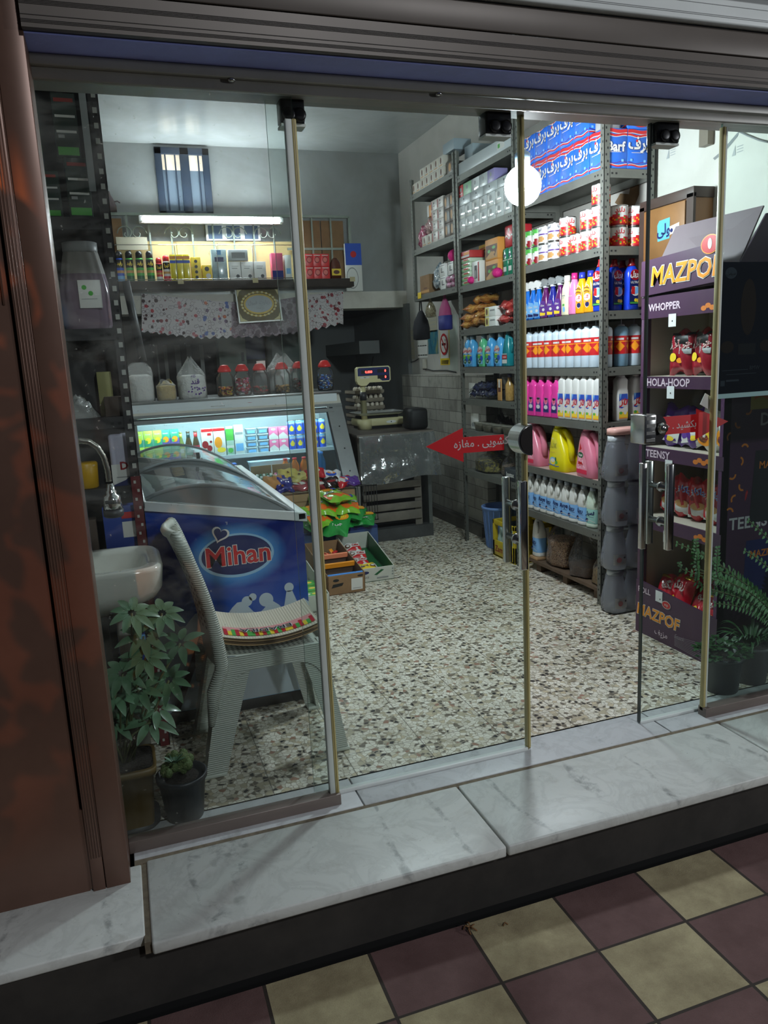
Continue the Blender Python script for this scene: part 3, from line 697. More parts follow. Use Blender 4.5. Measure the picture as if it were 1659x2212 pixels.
def softsoap(col, capc, h, lab=None, name='soap_bottle', wx=.036):
    mb = M('soap_' + str(col), col, .2, coat=.3)
    def cap(c): c.lathe([(.018, h), (.019, h + .004), (.017, h + .034), (.001, h + .035)], M('cap_' + str(capc), capc, .3), 16)
    return bottle(name, [(0, wx - .003, .026, 3), (.008, wx, .029, 3), (h * .45, wx, .029, 3), (h * .8, wx * .86, .026, 2.6), (h * .94, .02, .019, 2), (h, .017, .017, 2)], mb, cap, lab)
def lcream(l): l.flat(rect(-.012, .11, .02, .115), -.0296, cGR); l.flat(disc(.008, .035, .012, .016), -.0296, cSK); l.flat(disc(.004, .06, .012, .006), -.0296, cG); l.flat(rect(-.012, .1, .012, .102), -.0296, cGR)
def lpink(l):
    for x, z in ((-.008, .05), (.008, .065), (.0, .035)): l.flat(disc(x, z, .008, .01), -.0296, cPK)
    l.text('Bloom', .014, cW, (0, -.0298, .1), bold=.02)
o = softsoap((226, 220, 186), (225, 222, 215), .19, lcream); o.location = (2.535, 4.0, z5); o.rotation_euler = (0, 0, PK); tag(o, 'cream bottle between the sprays and the pink bottle', 'bottle', g)
o = softsoap((232, 134, 188), (206, 40, 120), .195, lpink); o.location = (2.535, 3.925, z5); o.rotation_euler = (0, 0, PK); tag(o, 'pale pink bottle with a dark pink cap', 'bottle', g)
def lor(l):
    l.flat(disc(.004, .09, .028, .062), -.0294, cW); l.flat(disc(.004, .09, .026, .059), -.0297, cO); l.flat(disc(.004, .085, .0255, .02), -.03, cW); l.flat(disc(.006, .046, .016, .013), -.03, cNV)
    for k in range(3): l.flat(wave(-.022, .024, .112 + k * .009, .004, .0035, 8, .6), -.0302, (cBK, cY, cBK)[k])
    l.text(fa('گلی'), .02, cR, (.002, -.0304, .08), bold=.04)
o = softsoap((240, 164, 22), (42, 56, 160), .19, lor, wx=.04)
place(o, [((2.535, 3.848, z5), PK + .1), ((2.535, 3.766, z5), PK + .1)], ['yellow orange dish soap bottle with blue cap beside the pink bottle', 'yellow orange dish soap bottle with blue cap beside the blue bottles'], g)
def pril():
    mb = M('pril_blue', (28, 62, 188), .2, coat=.3)
    def cap(c): c.lathe([(.022, .232), (.024, .236), (.017, .25), (.015, .265), (.017, .272), (.001, .274)], M('cap_dark_red', (150, 24, 34), .3), 16)
    def lab(l):
        y = -.0315
        l.flat([(-.033, .03), (.03, .03), (.03, .13), (.028, .19), (-.028, .19), (-.033, .13)], y, cNV)
        l.flat(disc(0, .185, .03, .028), y - .0003, cR); l.flat(disc(0, .185, .026, .024), y - .0006, cDR); l.text(fa('پریل'), .036, cW, (0, y - .0009, .178), bold=.05, shear=.1)
        l.text('ULTRA', .017, cW, (0, y - .0006, .14), bold=.02)
        l.flat(disc(.004, .1, .028, .026), y - .0004, cW); l.flat([(-.024, .085), (0, .082), (.0, .122), (-.02, .124)], y - .0007, cR); l.flat([(.0, .082), (.024, .09), (.026, .122), (.004, .12)], y - .0007, cSK)
        l.flat(rect(-.03, .034, .03, .04), y - .0005, cG); l.flat(rect(-.03, .042, .03, .046), y - .0005, cDG)
        for x, z in ((.006, .052), (.02, .05)): l.flat(disc(x, z, .010, .009), y - .0009, cY)
    return bottle('dish_soap_bottle', [(0, .038, .027, 3.5), (.006, .041, .03, 3.5), (.06, .041, .031, 3.5), (.115, .035, .029, 3), (.165, .041, .031, 3), (.2, .039, .03, 2.6), (.222, .03, .024, 2.2), (.234, .02, .02, 2)], mb, cap, lab)
place(pril(), [((2.545, 3.684, z5), PK + .2), ((2.632, 3.69, z5), .15), ((2.722, 3.66, z5), 0), ((2.722, 3.74, z5), 0)],
      ['blue dish soap bottle beside the orange bottles, facing the aisle', 'blue dish soap bottle mostly hidden behind the front post', 'blue dish soap bottle with red cap facing the street', 'blue dish soap bottle behind the one facing the street'], g)
# fourth shelf: pale alcohol bottles with red and orange bands
def alco(tint):
    mb = M('alcohol_' + str(tint), tint, .3)
    def cap(c): c.lathe([(.02, .216), (.018, .226), (.006, .228), (.003, .23), (.0028, .252), (.001, .253)], M('pale_grey_cap', (190, 198, 204), .4), 14)
    def lab(l):
        r = .0391
        def q(u, v):
            x = (u * 4) % 1 - .5
            if v > .74: return cW if (v > .78 and v < .88 and abs(x) < .36) else cR
            if v < .14: return cR
            d = abs(x) / .5 + abs(v - .42) / .34
            return cO if (d < .8 or v > .64) else cR
        canwrap(l, r, .068, .165, q, 48, 18)
    return bottle('alcohol_bottle', [(0, .035, .035, 2), (.004, .0385, .0385, 2), (.195, .0385, .0385, 2), (.208, .035, .035, 2), (.218, .02, .02, 2)], mb, cap, lab)
z4 = 1.3465; a1 = alco((206, 222, 234)); a2 = alco((132, 170, 194)); g = 'pale blue bottles with red and orange labels on the front rack'
ys = [4.45 - i * .0795 for i in range(11)]
place(a1, [((2.548 + (.006 if i % 3 == 1 else 0), y, z4), RND.uniform(-2.2, -1)) for i, y in enumerate(ys)], [f'pale blue bottle with red and orange label facing the aisle, {nth(i, 11)}' for i in range(11)], g)
place(a2, [((2.668, 3.672, z4), .05)], ['deeper blue bottle with red and orange label seen between the two end posts'], g)
dup(a1, (2.755, 3.675, z4), .3, 'pale bottle with red and orange label nearest the wall, seen from the street', g)
# third level: pink bottles and white bleach bottles
def pinkb():
    mb = M('pink_softener', (232, 62, 160), .25)
    def cap(c): c.lathe([(.019, .228), (.019, .255), (.001, .256)], M('mauve_cap', (170, 128, 140), .4), 14)
    def lab(l):
        y = -.0298; l.flat([(-.033, .03), (.033, .03), (.035, .07), (.024, .118), (-.012, .122), (-.03, .09)], y, cP); l.flat(disc(0, .1, .021, .022), y - .0003, cPK); l.flat(disc(0, .112, .016, .008), y - .0005, cBK)
        l.flat(disc(0, .062, .022, .013), y - .0005, cW); l.text(fa('نرم'), .022, cR, (0, y - .0007, .094), bold=.03); l.flat(rect(-.028, .034, .026, .05), y - .0003, cNV)
    return bottle('softener_bottle', [(0, .042, .027, 5), (.006, .045, .029, 5), (.13, .045, .029, 5), (.15, .04, .027, 4), (.185, .044, .028, 4), (.2, .04, .026, 3), (.218, .022, .02, 2), (.232, .018, .018, 2)], mb, cap, lab)
z3 = 1.0465; g = 'bottles on the fifth shelf of the front rack'
place(pinkb(), [((2.535, 4.475 - i * .0925, z3), PK) for i in range(5)], [f'bright pink softener bottle, {nth(i, 5)}' for i in range(5)], g)
def bleach():
    mb = M('bleach_white', (212, 212, 208), .35)
    def lab(l):
        y = -.0305; l.flat(rect(-.03, .012, .03, .155), y, cW); l.flat([(-.028, .15), (.026, .15), (.03, .11), (.03, .09), (-.01, .07), (-.028, .075)], y - .0003, cB); l.flat([(-.028, .15), (-.012, .15), (-.02, .12)], y - .0005, cSK)
        l.flat(disc(-.002, .098, .03, .02), y - .0006, cW); l.text(fa('تاژ'), .046, cR, (0, y - .001, .09), bold=.05, shear=.25)
        l.flat(rect(-.028, .014, .03, .05), y - .0004, cY); l.flat(disc(-.016, .045, .010, .008), y - .0007, cG); l.flat(disc(.012, .048, .010, .013), y - .0007, cW); l.flat(rect(-.026, .014, .028, .02), y - .0008, cO)
    def cap(c): c.lathe([(.024, .24), (.026, .244), (.022, .256), (.001, .257)], mb, 14)
    return bottle('bleach_bottle', [(0, .032, .028, 6), (.004, .0345, .03, 6), (.17, .0345, .03, 6), (.174, .033, .029, 5), (.225, .036, .031, 4), (.238, .03, .024, 2.4), (.243, .026, .022, 2)], mb, cap, lab)
ys = (4.03, 3.955, 3.88, 3.805, 3.735, 3.665)
place(bleach(), [((2.535, y, z3), PK) for y in ys] + [((2.655, 3.655, z3), 0), ((2.76, 3.67, z3), .05)],
      [f'white bleach bottle with lemon label facing the aisle, {nth(i, 6)}' for i in range(6)] + ['white bleach bottle with lemon label facing the street beside the front post', 'white bleach bottle with lemon label facing the street nearest the wall'], g)
# sixth level: big handled jugs
def jug(name, mb, lab, w=.1, h=.275):
    t = thing(name, 'x', 'jug'); b = MB()
    b.loft([(0, w * .95, .052, 5), (.006, w, .056, 5), (.07, w, .056, 5), (.14, w * .82, .054, 4, -w * .12, 0), (.2, w * .58, .046, 3.4, -w * .3, 0), (.24, w * .46, .038, 3, -w * .36, 0), (.262, w * .4, .034, 2.4, -w * .38, 0)], mb, 28)
    b.tube([(w * .1, 0, .245), (w * .42, 0, .238), (w * .72, 0, .205), (w * .9, 0, .14), (w * .93, 0, .07)], [.018, .02, .02, .02, .022], mb, 10); b.build('body', t)
    c = MB(); c.lathe([(.03, .26), (.033, .264), (.03, .29), (.001, .292)], mb, 18, cx=-w * .38); c.build('cap', t)
    l = MB(); lab(l); l.build('label', t); return t
def lhayat(l):
    y = -.057; l.flat([(-.075, .02), (.045, .02), (.05, .05), (.04, .1), (-.03, .2), (-.06, .12), (-.078, .06)], y, M('label_rose', (238, 150, 170), .4)); l.flat(rect(-.075, .02, .046, .045), y - .0003, M('label_crimson', (220, 44, 80), .4))
    l.flat(disc(-.026, .128, .032, .017), y - .0004, cDG); l.text('Hayat', .02, cW, (-.026, y - .0008, .122), bold=.03); l.flat([(-.058, .088), (.0, .088), (.004, .08), (0, .072), (-.058, .072), (-.052, .08)], y - .0005, cR); l.flat([(-.03, .2), (-.012, .165), (-.04, .15)], y - .0005, cR)
    for k in range(14): l.flat(disc(-.06 + .1 * RND.random(), .045 + .08 * RND.random(), .006), y - .0004 - k * 1e-5, M('blossom_pink', (250, 196, 214), .5))
    l.flat(rect(-.05, .066, -.004, .068), y - .0006, cR)
def llux(l):
    y = -.0568; l.text('LUX', .045, M('lux_grey', (96, 100, 40), .4), (-.03, y, .142), bold=.0); l.flat(disc(-.03, .06, .036, .026), y - .0003, cSK); l.flat(disc(-.03, .058, .028, .02), y - .0006, cY); l.flat(disc(-.03, .066, .022, .012), y - .0009, cW)
    l.flat(disc(.008, .055, .016, .011), y - .0005, cG); l.flat(disc(.002, .075, .008, .013), y - .0005, cDG); l.flat(wave(-.085, .04, .032, .003, .004, 10, 1), y - .0007, cB); l.flat(disc(-.03, .2, .006), y - .0003, cW); l.flat(rect(-.06, .115, -.004, .117), y, cTN)
mPinkJ = M('rose_jug_plastic', (222, 128, 152), .3); z2 = .7215; g = 'large handled jugs on the sixth shelf of the front rack'
place(jug('detergent_jug', mPinkJ, lhayat), [((2.56, 4.40, z2), PK), ((2.56, 3.785, z2), PK - .1)], ['large pink detergent jug behind the round door lock', 'large pink detergent jug beside the front post'], g)
o = jug('detergent_jug', M('lux_yellow', (226, 212, 12), .3), llux); o.location = (2.56, 4.085, z2); o.rotation_euler = (0, 0, PK); tag(o, 'large bright yellow detergent jug between the two pink ones', 'jug', g)
b = MB(); b.box((2.506, 3.61, .7202), (2.81, 4.52, .7214), M('pinkish_shelf_liner', (200, 170, 160), .8, mottle=.2)); tag(b.build('shelf_liner'), 'pinkish paper liner under the large jugs', 'liner')
# seventh level: white bottles with pale blue labels
def roya(name='bleach_flask', txt='رویا', mlab=None, mb=None):
    mb = mb or M('roya_white', (216, 216, 210), .35); ml = mlab or M('label_pale_blue', (126, 176, 226), .4)
    def lab(l):
        def q(u, v): return (cB if v < .12 and abs(u - .42) < .05 else ml)
        l.loft([(.026, .0413, .0368, 3.2), (.03, .0417, .0372, 3.2), (.105, .0417, .0372, 3.2), (.11, .0411, .0366, 3.2)], ml, 24, cap=False)
        l.text(fa(txt) if txt[0] > 'z' else txt, .034, cNV, (-.004, -.0376, .078), bold=.04, shear=.2); l.flat(disc(-.024, .046, .010), -.0376, cNV); l.flat(wave(-.03, .034, .04, .004, .003, 8, .8), -.0377, cW); l.flat(rect(-.012, .064, .024, .066), -.0376, cNV)
    def cap(c): c.lathe([(.017, .212), (.018, .216), (.016, .24), (.001, .241)], M('roya_cap', (170, 180, 190), .4), 14, cx=-.012)
    t = bottle(name, [(0, .039, .034, 3.2), (.006, .042, .0375, 3.2), (.02, .042, .0375, 3.2), (.024, .0405, .036, 3.2), (.112, .0405, .036, 3.2), (.116, .042, .0375, 3.2), (.14, .0405, .036, 3), (.18, .034, .03, 2.6, -.008, 0), (.2, .023, .023, 2.2, -.011, 0), (.214, .017, .017, 2, -.012, 0)], mb, cap, lab)
    h = MB(); h.tube([(.008, -.02, .2), (.026, -.029, .17), (.03, -.034, .14)], [.008, .01, .008], mb, 8); h.build('grip', t); return t
z1 = .4265; g = 'white flasks with pale blue labels on the low shelf'
r1 = roya(); r2 = roya(txt='Roya')
ys = [4.455, 4.36, 4.275, 4.195, 4.105, 4.02, 3.935, 3.84]
for i, y in enumerate(ys):
    pr = r2 if i in (2, 4, 5) else r1; lab = f'white flask with a pale blue label, {nth(i, 8)}'; a = PK + (0, -.1, .1, .05, -.1, .2, .2, .1)[i]
    if pr.get('group') is None: pr.location = (2.555, y, z1); pr.rotation_euler = (0, 0, a); tag(pr, lab, 'flask', g)
    else: dup(pr, (2.555, y, z1), a, lab, g)
o = roya('bleach_flask', 'تمیز', M('label_pale_green', (150, 200, 190), .4), M('roya_green', (206, 222, 204), .35)); o.location = (2.56, 3.755, z1); o.rotation_euler = (0, 0, PK + .3); tag(o, 'pale green flask half hidden behind the front post', 'flask', g)
dup(o, (2.72, 3.72, z1), 0, 'pale green flask seen between the end posts above the crate bags', g)
# floor level
b = MB(); b.box((0, 0, .055), (.27, .845, .075), M('old_plank', (104, 84, 66), .8, mottle=.35)); 
for y in (.06, .4, .72): b.box((.02, y, 0), (.25, y + .05, .055), M('old_plank', (104, 84, 66)))
for x in (.1, .2): b.box((x, 0, .0745), (x + .004, .845, .0755), mBlack)
tag(b.build('pallet_board', None, (2.537, 3.64, 0)), 'low brown wooden pallet under the bags on the floor', 'pallet')
b = MB(); b.box((-.05, -.05, 0), (.05, .05, .02), M('kraft_cardboard', (176, 142, 104)), .004); tag(b.build('cardboard_block', None, (2.59, 4.43, .0755), PK), 'small yellowish block under the white jug', 'block')
o = roya('bleach_jug', 'رویا'); o.location = (2.59, 4.43, .0958); o.rotation_euler = (0, 0, PK); o.scale = (1.1, 1.1, 1.18); tag(o, 'large white jug with a pale blue label standing near the floor', 'jug')
mBagC = film('clear_bag_film', (248, 248, 246), .2, .08, .12, (205, 205, 205), .8, 26)
def grain_bag(label, loc, rx, ry, hf, hb, mfill, seed, lean=(0, 0), grains=None):
    t = thing('grain_bag', label, 'bag', loc); rr = random.Random(seed); ph = [rr.uniform(0, 6) for _ in range(5)]
    def wob(a, z): return 1 + .07 * math.sin(3 * a + ph[0] + z * 20) + .05 * math.sin(7 * a + ph[1] - z * 13)
    def shell(h0, h1, k, top, b, m):
        def f(u, v):
            a = 2 * PI * u; z = h0 + (h1 - h0) * v
            s = (min(1, .8 + v * 3) if v < .1 else 1) if not top else 1
            if top: s = 1 - .78 * v ** 1.5
            s *= k * wob(a, z) * (1 if not top else 1 + .12 * math.sin(9 * a + ph[2]) * v)
            q = max(0, z - hf) / max(hb - hf, .01)
            return (rx * s * math.cos(a) + lean[0] * q, ry * s * math.sin(a) + lean[1] * q, z)
        b.grid(f, 40, 10, m)
    b = MB(); shell(.001, hf, .97, False, b, mfill)
    n = 20; b.add([(rx * .97 * wob(2 * PI * i / n, hf) * math.cos(2 * PI * i / n), ry * .97 * wob(2 * PI * i / n, hf) * math.sin(2 * PI * i / n), hf) for i in range(n)] + [(0, 0, hf + .02)], [(i, (i + 1) % n, n) for i in range(n)], mfill, True)
    b.build('contents', t, kind='stuff')
    b = MB(); shell(.0, hf, 1.0, False, b, mBagC); shell(hf, hb, 1.0, True, b, mBagC); b.build('plastic_film', t); return t
def grainmat(name, c1, c2, sc, gap):
    m = bpy.data.materials.new(name); g = NG(m); v = g.voro(g.scale(g.co(), (1, 1, 1.4)), sc)
    e = g.voro(g.scale(g.co(), (1, 1, 1.4)), sc, 'DISTANCE_TO_EDGE')[0]
    g.base(g.mix(g.math('LESS_THAN', e, .09), g.mix(g.xyz(v['Color'])[0], lin(c1), lin(c2)), lin(gap))); g.rough(.5); g.bump(v[0], .8, .01); return m
mBeans = grainmat('pinto_beans', (196, 148, 104), (226, 186, 146), 90, (120, 78, 52)); mLent = grainmat('brown_lentils', (120, 86, 58), (150, 108, 74), 200, (84, 56, 38)); mSplit = grainmat('yellow_split_peas', (206, 164, 92), (226, 188, 120), 160, (150, 110, 56))
grain_bag('clear bag of pinkish beans on the low pallet', (2.645, 4.215, .0755), .1, .125, .175, .3, mBeans, 1, (.05, .02))
grain_bag('clear bag with brown lentils and a knotted top on the pallet', (2.65, 3.95, .0755), .105, .118, .07, .32, mLent, 2, (0, .03))
grain_bag('small clear bag of yellow split peas behind the front post', (2.63, 3.735, .0755), .08, .075, .09, .17, mSplit, 3, (0, .02))
# ------------------------------------------------------------------ middle and rear racks: mixed goods
def yx(px, py, x=2.53): return onX(px, py, x).y
def carton(name, label, cat, w, d, h, m, loc, rz=PK, prints=None, group=None, bev=.002, rot=None):
    b = MB(); b.box((-w / 2, -d / 2, 0), (w / 2, d / 2, h), m, bev)
    for k, p in enumerate(prints or []):
        y = -d / 2 - .0006 - .0003 * k
        if isinstance(p[0], str): b.text(p[0], p[1], p[2], (p[3], y, p[4]), bold=.03)
        else: b.flat(p[0], y, p[1])
    o = b.build(name, None, loc, rz); tag(o, label, cat, group)
    if rot: o.rotation_euler = rot
    return o
mGloss = M('glossy_white_carton', (226, 230, 230), .12, coat=.4); mPaleGrey = M('pale_grey_carton', (188, 194, 196), .3)
carton('lamp_carton', 'long white carton lying along the top of the middle rack', 'box', .8, .26, .082, mPaleGrey, (2.64, 4.99, 2.721), prints=[(rect(.2, .02, .3, .065), cW), (rect(.21, .03, .24, .055), cG)])
carton('grey_carton', 'blue grey carton standing above the end of the long white carton', 'box', .13, .16, .11, M('bluish_grey_carton', (150, 164, 172), .5), (2.64, 5.32, 2.8035))
# second shelf: white lamp cartons
g = 'white lamp cartons on the middle rack'; z0 = 2.3315
pr = carton('lamp_box', 'x', 'box', .114, .11, .088, mGloss, (0, 0, 0), prints=[(rect(-.03, .02, .03, .024), cGR), (disc(0, .055, .016), cGR), (rect(-.045, .03, -.02, .075), cW)])
sp = []; lb = []
for r in range(2):
    for i in range(7): sp.append(((2.565, 5.36 - i * .1165, z0 + r * .0885), PK)); lb.append(f'shiny white lamp box, {nth(i, 7)} in the {("bottom", "second")[r]} row of the middle rack')
place(pr, sp, lb, g)
pr = carton('lamp_box', 'x', 'box', .2, .11, .062, mPaleGrey, (0, 0, 0), prints=[(rect(-.03, .02, .03, .023), cGR), (disc(0, .04, .008), cBK)])
place(pr, [((2.565, 5.315 - i * .2035, z0 + .1775), PK) for i in range(4)], [f'long pale grey lamp box lying on the shiny ones, {nth(i, 4)}' for i in range(4)], g)
for i, (w, m, lab) in enumerate(((.07, cR, 'small red lamp box on the grey ones at the far end'), (.13, M('pale_green_carton', (150, 196, 158), .4), 'pale green lamp box beside the red one'), (.12, mGloss, 'white lamp box beside the pale green one'), (.12, mPaleGrey, 'grey lamp box near the bulb end of the top row'), (.1, M('pale_purple_carton', (150, 140, 190), .4), 'pale purple lamp box behind the bulb glare'))):
    carton('lamp_box', lab, 'box', w, .1, .082, m, (2.565, (5.37, 5.265, 5.135, 5.01, 4.895)[i], z0 + .24), prints=[(rect(-.03, .02, .02, .024), cW), (disc(0, .05, .014), cGR)], group=g)
# third shelf
z0 = 1.9515
pr = carton('napkin_pack', 'x', 'pack', .15, .12, .031, M('pale_green_film', (206, 222, 200), .2, coat=.3), (0, 0, 0), prints=[(rect(-.07, .006, .07, .012), cG), (rect(-.03, .014, .05, .024), cR)], bev=.006)
place(pr, [((2.575, 5.325, z0 + i * .0315), PK) for i in range(6)], [f'pale green napkin pack in the low stack, {("bottom", "second from bottom", "third from bottom", "third from top", "second from top", "topmost")[i]}' for i in range(6)], 'stack of pale green napkin packs')
carton('red_pack', 'red and white pack lying on the napkin packs', 'pack', .15, .12, .05, M('red_pack', (200, 60, 60), .4), (2.575, 5.325, z0 + .19), prints=[(rect(-.07, .006, .07, .02), cW), (rect(-.02, .024, .07, .04), cO)])
carton('yellow_carton', 'yellow carton on top behind the picture box', 'box', .22, .1, .035, M('yellow_carton', (232, 190, 60), .5), (2.68, 5.22, z0 + .242), prints=[(rect(-.1, .005, .1, .012), cR)])
b = MB(); b.box((-.06, -.045, .19), (.06, .045, .241), cGR); 
carton('picture_box', 'white box with a dark picture leaning before the orange box', 'box', .12, .05, .15, mWhite, (2.545, 5.165, z0), prints=[(rect(-.02, .03, .02, .12), cBK), (rect(-.055, .01, -.035, .14), cW), (rect(.035, .01, .055, .14), cR), (disc(0, .06, .012, .03), cGR)])
oc = M('orange_carton', (226, 152, 66), .5)
pic = lambda s: [(rect(-.07 * s, .01, .07 * s, .09), cTN), ([(-.07 * s, .02), (0, .06), (.04 * s, .02), (.07 * s, .07), (.07 * s, .1), (-.07 * s, .1)], cBR), (disc(-.03 * s, .06, .02, .012), cG), (disc(.02 * s, .045, .03, .01), cTN), (disc(.03 * s, .08, .025, .010), cG)]
carton('mincer_box', 'upper orange box with food pictures', 'box', .19, .16, .14, oc, (2.62, 4.955, z0 + .1305), prints=pic(1.2))
carton('mincer_box', 'lower orange box under the pictured one', 'box', .19, .16, .13, oc, (2.62, 4.955, z0), prints=pic(1.2))
carton('red_drum', 'red pack above the green foil packs near the bulb', 'pack', .13, .14, .14, M('red_foil', (206, 52, 60), .3), (2.62, 4.72, z0 + .1815), prints=[(wave(-.05, .05, .06, .01, .01), cW), ('P', .04, cW, 0, .09)], bev=.012)
pr = carton('foil_pack', 'x', 'pack', .066, .13, .18, M('green_foil', (30, 128, 96), .15, coat=.4), (0, 0, 0), prints=[(rect(-.02, .03, .02, .06), cW), (rect(-.03, .1, .03, .104), cW), (disc(0, .13, .012), cNV)], bev=.012)
place(pr, [((2.60, 4.755, z0), PK), ((2.60, 4.685, z0), PK)], ['green foil pack under the red pack, left', 'green foil pack under the red pack, right'], 'green foil packs under the red pack')
mPinkF = M('magenta_scourer', (226, 30, 132), .6, bump=.8, bscale=60)
def ballthing(name, label, cat, loc, r, m, sz=.9):
    b = MB(); b.grid(lambda u, v: tuple(Vector((math.sin(PI * v) * math.cos(2 * PI * u), math.sin(PI * v) * math.sin(2 * PI * u), -sz * math.cos(PI * v) + sz)) * r * (1 + .07 * math.sin(9 * u * 2 * PI) * math.sin(7 * v * PI))), 28, 16, m)
    return tag(b.build(name, None, loc), label, cat)
ballthing('scourer', 'magenta scourer resting against the lower orange box', 'scourer', (2.525, 4.845, z0), .036, mPinkF)
b = MB(); b.quad((-.015, 0, 0), (.015, 0, 0), (.012, 0, .04), (-.012, 0, .04), mPaper); b.box((-.014, 0, 0), (.014, .001, .04), mPaper)
ballthing('scourer', 'magenta scourer between the napkin packs and the orange box', 'scourer', (2.512, 5.225, z0 + .0), .028, mPinkF)
# fourth shelf: crumpled foil packs
def heap(name, label, cat, loc, rx, ry, h, m, seed, rz=0, rough=.35, kind=None, group=None, fold=3.):
    rr = random.Random(seed); o1, o2 = rr.uniform(0, 50), rr.uniform(0, 50)
    def f(u, v):
        a = 2 * PI * u; e = v ** .8; x, y = math.cos(a) * rx * e, math.sin(a) * ry * e
        n1 = noise.noise(Vector((x / rx * fold + o1, y / ry * fold + o2, 0))); n2 = noise.noise(Vector((x / rx * fold * 3 + o2, y / ry * fold * 3, o1)))
        z = h * max(0, 1 - e ** 2.6) * (.72 + rough * n1 * 1.6 + .22 * n2) if v < 1 else 0
        return (x * (1 + .12 * n2), y * (1 + .12 * n1), max(0, z))
    b = MB(); b.grid(f, 36, 14, m); o = b.build(name, None, loc, rz); tag(o, label, cat, group, kind); return o
def foil(name, c1, c2, sc=14, rough=.22):
    m = bpy.data.materials.new(name); g = NG(m); n = g.noise(g.co(), sc, 3, .5, 1.5)
    g.base(g.ramp(n, [(.38, lin(c1)), (.62, lin(c2))])); g.rough(rough); g.b.inputs['Coat Weight'].default_value = .5; g.bump(g.noise(g.co(), sc * 2.6, 4, .6, 2), .9, .03); return m
fOr = foil('orange_wafer_foil', (196, 108, 40), (232, 170, 80)); fRd = foil('red_wafer_foil', (186, 26, 34), (224, 80, 70))
def wrap(name, label, cat, loc, w, h, t, m, rot, group=None, seed=0, back=None, prints=None):
    b = MB(); b.X = T(0, 0, -h / 2); b.pillow(w, h, t, m, 10, 14, .5, seed, back)
    b.X = T(0, 0, -h / 2)
    for p in prints or []: p(b)
    b.X = Matrix(); o = b.build(name, None, loc); o.rotation_euler = rot; tag(o, label, cat, group); return o
z0 = 1.6365; g = 'orange wafer packs heaped on the middle rack'
pr = wrap('wafer_pack', 'x', 'pack', (0, 0, 0), .24, .15, .05, fOr, (0, 0, 0), g, 3)
names = ['bottom far', 'bottom near', 'middle far', 'middle near', 'upper', 'topmost']
sl = [(2.575, 5.31, .03, .2, .1), (2.575, 5.14, .03, -.1, -.1), (2.57, 5.28, .08, .25, .3), (2.58, 5.12, .085, .2, -.2), (2.57, 5.22, .135, .15, .4), (2.6, 5.16, .19, .1, -.15)]
for i, (x, y, z, ax, az) in enumerate(sl):
    z += .015; lab = f'orange foil wafer pack, {names[i]} one of the heap'; rot = (-PI / 2 + ax, 0, PK + az)
    if i == 0: pr.location = (x, y, z0 + z); pr.rotation_euler = rot; pr['label'] = lab
    else: dup(pr, (x, y, z0 + z), None, lab, g, rot)
for k in range(2): carton('biscuit_box', f'white and yellow biscuit box before the orange packs, {("lower", "upper")[k]}', 'box', .16, .06, .066, mWhite, (2.535, 4.925, z0 + k * .0665), prints=[(rect(-.078, .004, -.02, .062), M('pale_yellow_print', (226, 216, 130), .5)), (disc(-.05, .033, .014, .022), cBR), (rect(.0, .036, .07, .046), cGR)], group='biscuit boxes before the orange packs')
g = 'red wafer packs beside the biscuit boxes'; pr = wrap('wafer_pack', 'x', 'pack', (0, 0, 0), .19, .13, .05, fRd, (0, 0, 0), g, 9)
for i, (x, y, z, ax, az) in enumerate(((2.575, 4.76, .03, .1, .1), (2.575, 4.68, .078, .25, -.3), (2.58, 4.74, .125, .3, .2))):
    z += .012; lab = f'crumpled red wafer pack, {("bottom", "middle", "top")[i]} one beside the biscuit boxes'; rot = (-PI / 2 + ax, 0, PK + az)
    if i == 0: pr.location = (x, y, z0 + z); pr.rotation_euler = rot; pr['label'] = lab
    else: dup(pr, (x, y, z0 + z), None, lab, g, rot)
# fifth shelf: blue and green washing liquid
def persil(col, name='washing_liquid_bottle'):
    mb = M('liquid_' + str(col), col, .2, coat=.3)
    def cap(c): c.lathe([(.021, .198), (.022, .202), (.021, .235), (.001, .237)], M('cap_smoke', (120, 140, 150), .3), 16)
    def lab(l):
        y = -.0335; l.flat([(-.036, .02), (.036, .02), (.04, .08), (.036, .135), (-.036, .135), (-.04, .08)], y, cSK)
        l.flat(disc(.012, .06, .03, .02), y - .0003, cB); l.flat(disc(-.018, .075, .024, .018), y - .0004, cG); l.flat(disc(-.008, .04, .024, .017), y - .0005, cDG)
        l.flat(disc(-.002, .12, .034, .024), y - .0006, cW); l.text(fa('پرسیل'), .032, cR, (-.002, y - .0009, .113), bold=.05)
        l.text('6-8', .016, cW, (-.008, y - .0008, .036), bold=.03); l.flat(rect(-.03, .08, .03, .085), y - .0007, cY)
    return bottle(name, [(0, .039, .03, 4), (.006, .042, .033, 4), (.1, .042, .033, 4), (.14, .038, .032, 3.4), (.175, .034, .028, 2.8), (.192, .022, .021, 2), (.2, .019, .019, 2)], mb, cap, lab)
z0 = 1.3615; g = 'washing liquid bottles on the middle rack'
p1 = persil((84, 168, 224)); p2 = persil((96, 192, 140))
ys = [min(5.345, yx(px, 760, 2.54)) for px in (1003, 1023, 1046, 1063, 1083)]
place(p1, [((2.54, ys[i], z0), PK) for i in (0, 1, 3, 4)], [f'blue washing liquid bottle, {("leftmost", "second from left", "fourth from left", "rightmost")[k]} of the labelled five' for k in range(4)], g)
p2.location = (2.54, ys[2], z0); p2.rotation_euler = (0, 0, PK); tag(p2, 'green washing liquid bottle in the middle of the five', 'bottle', g)
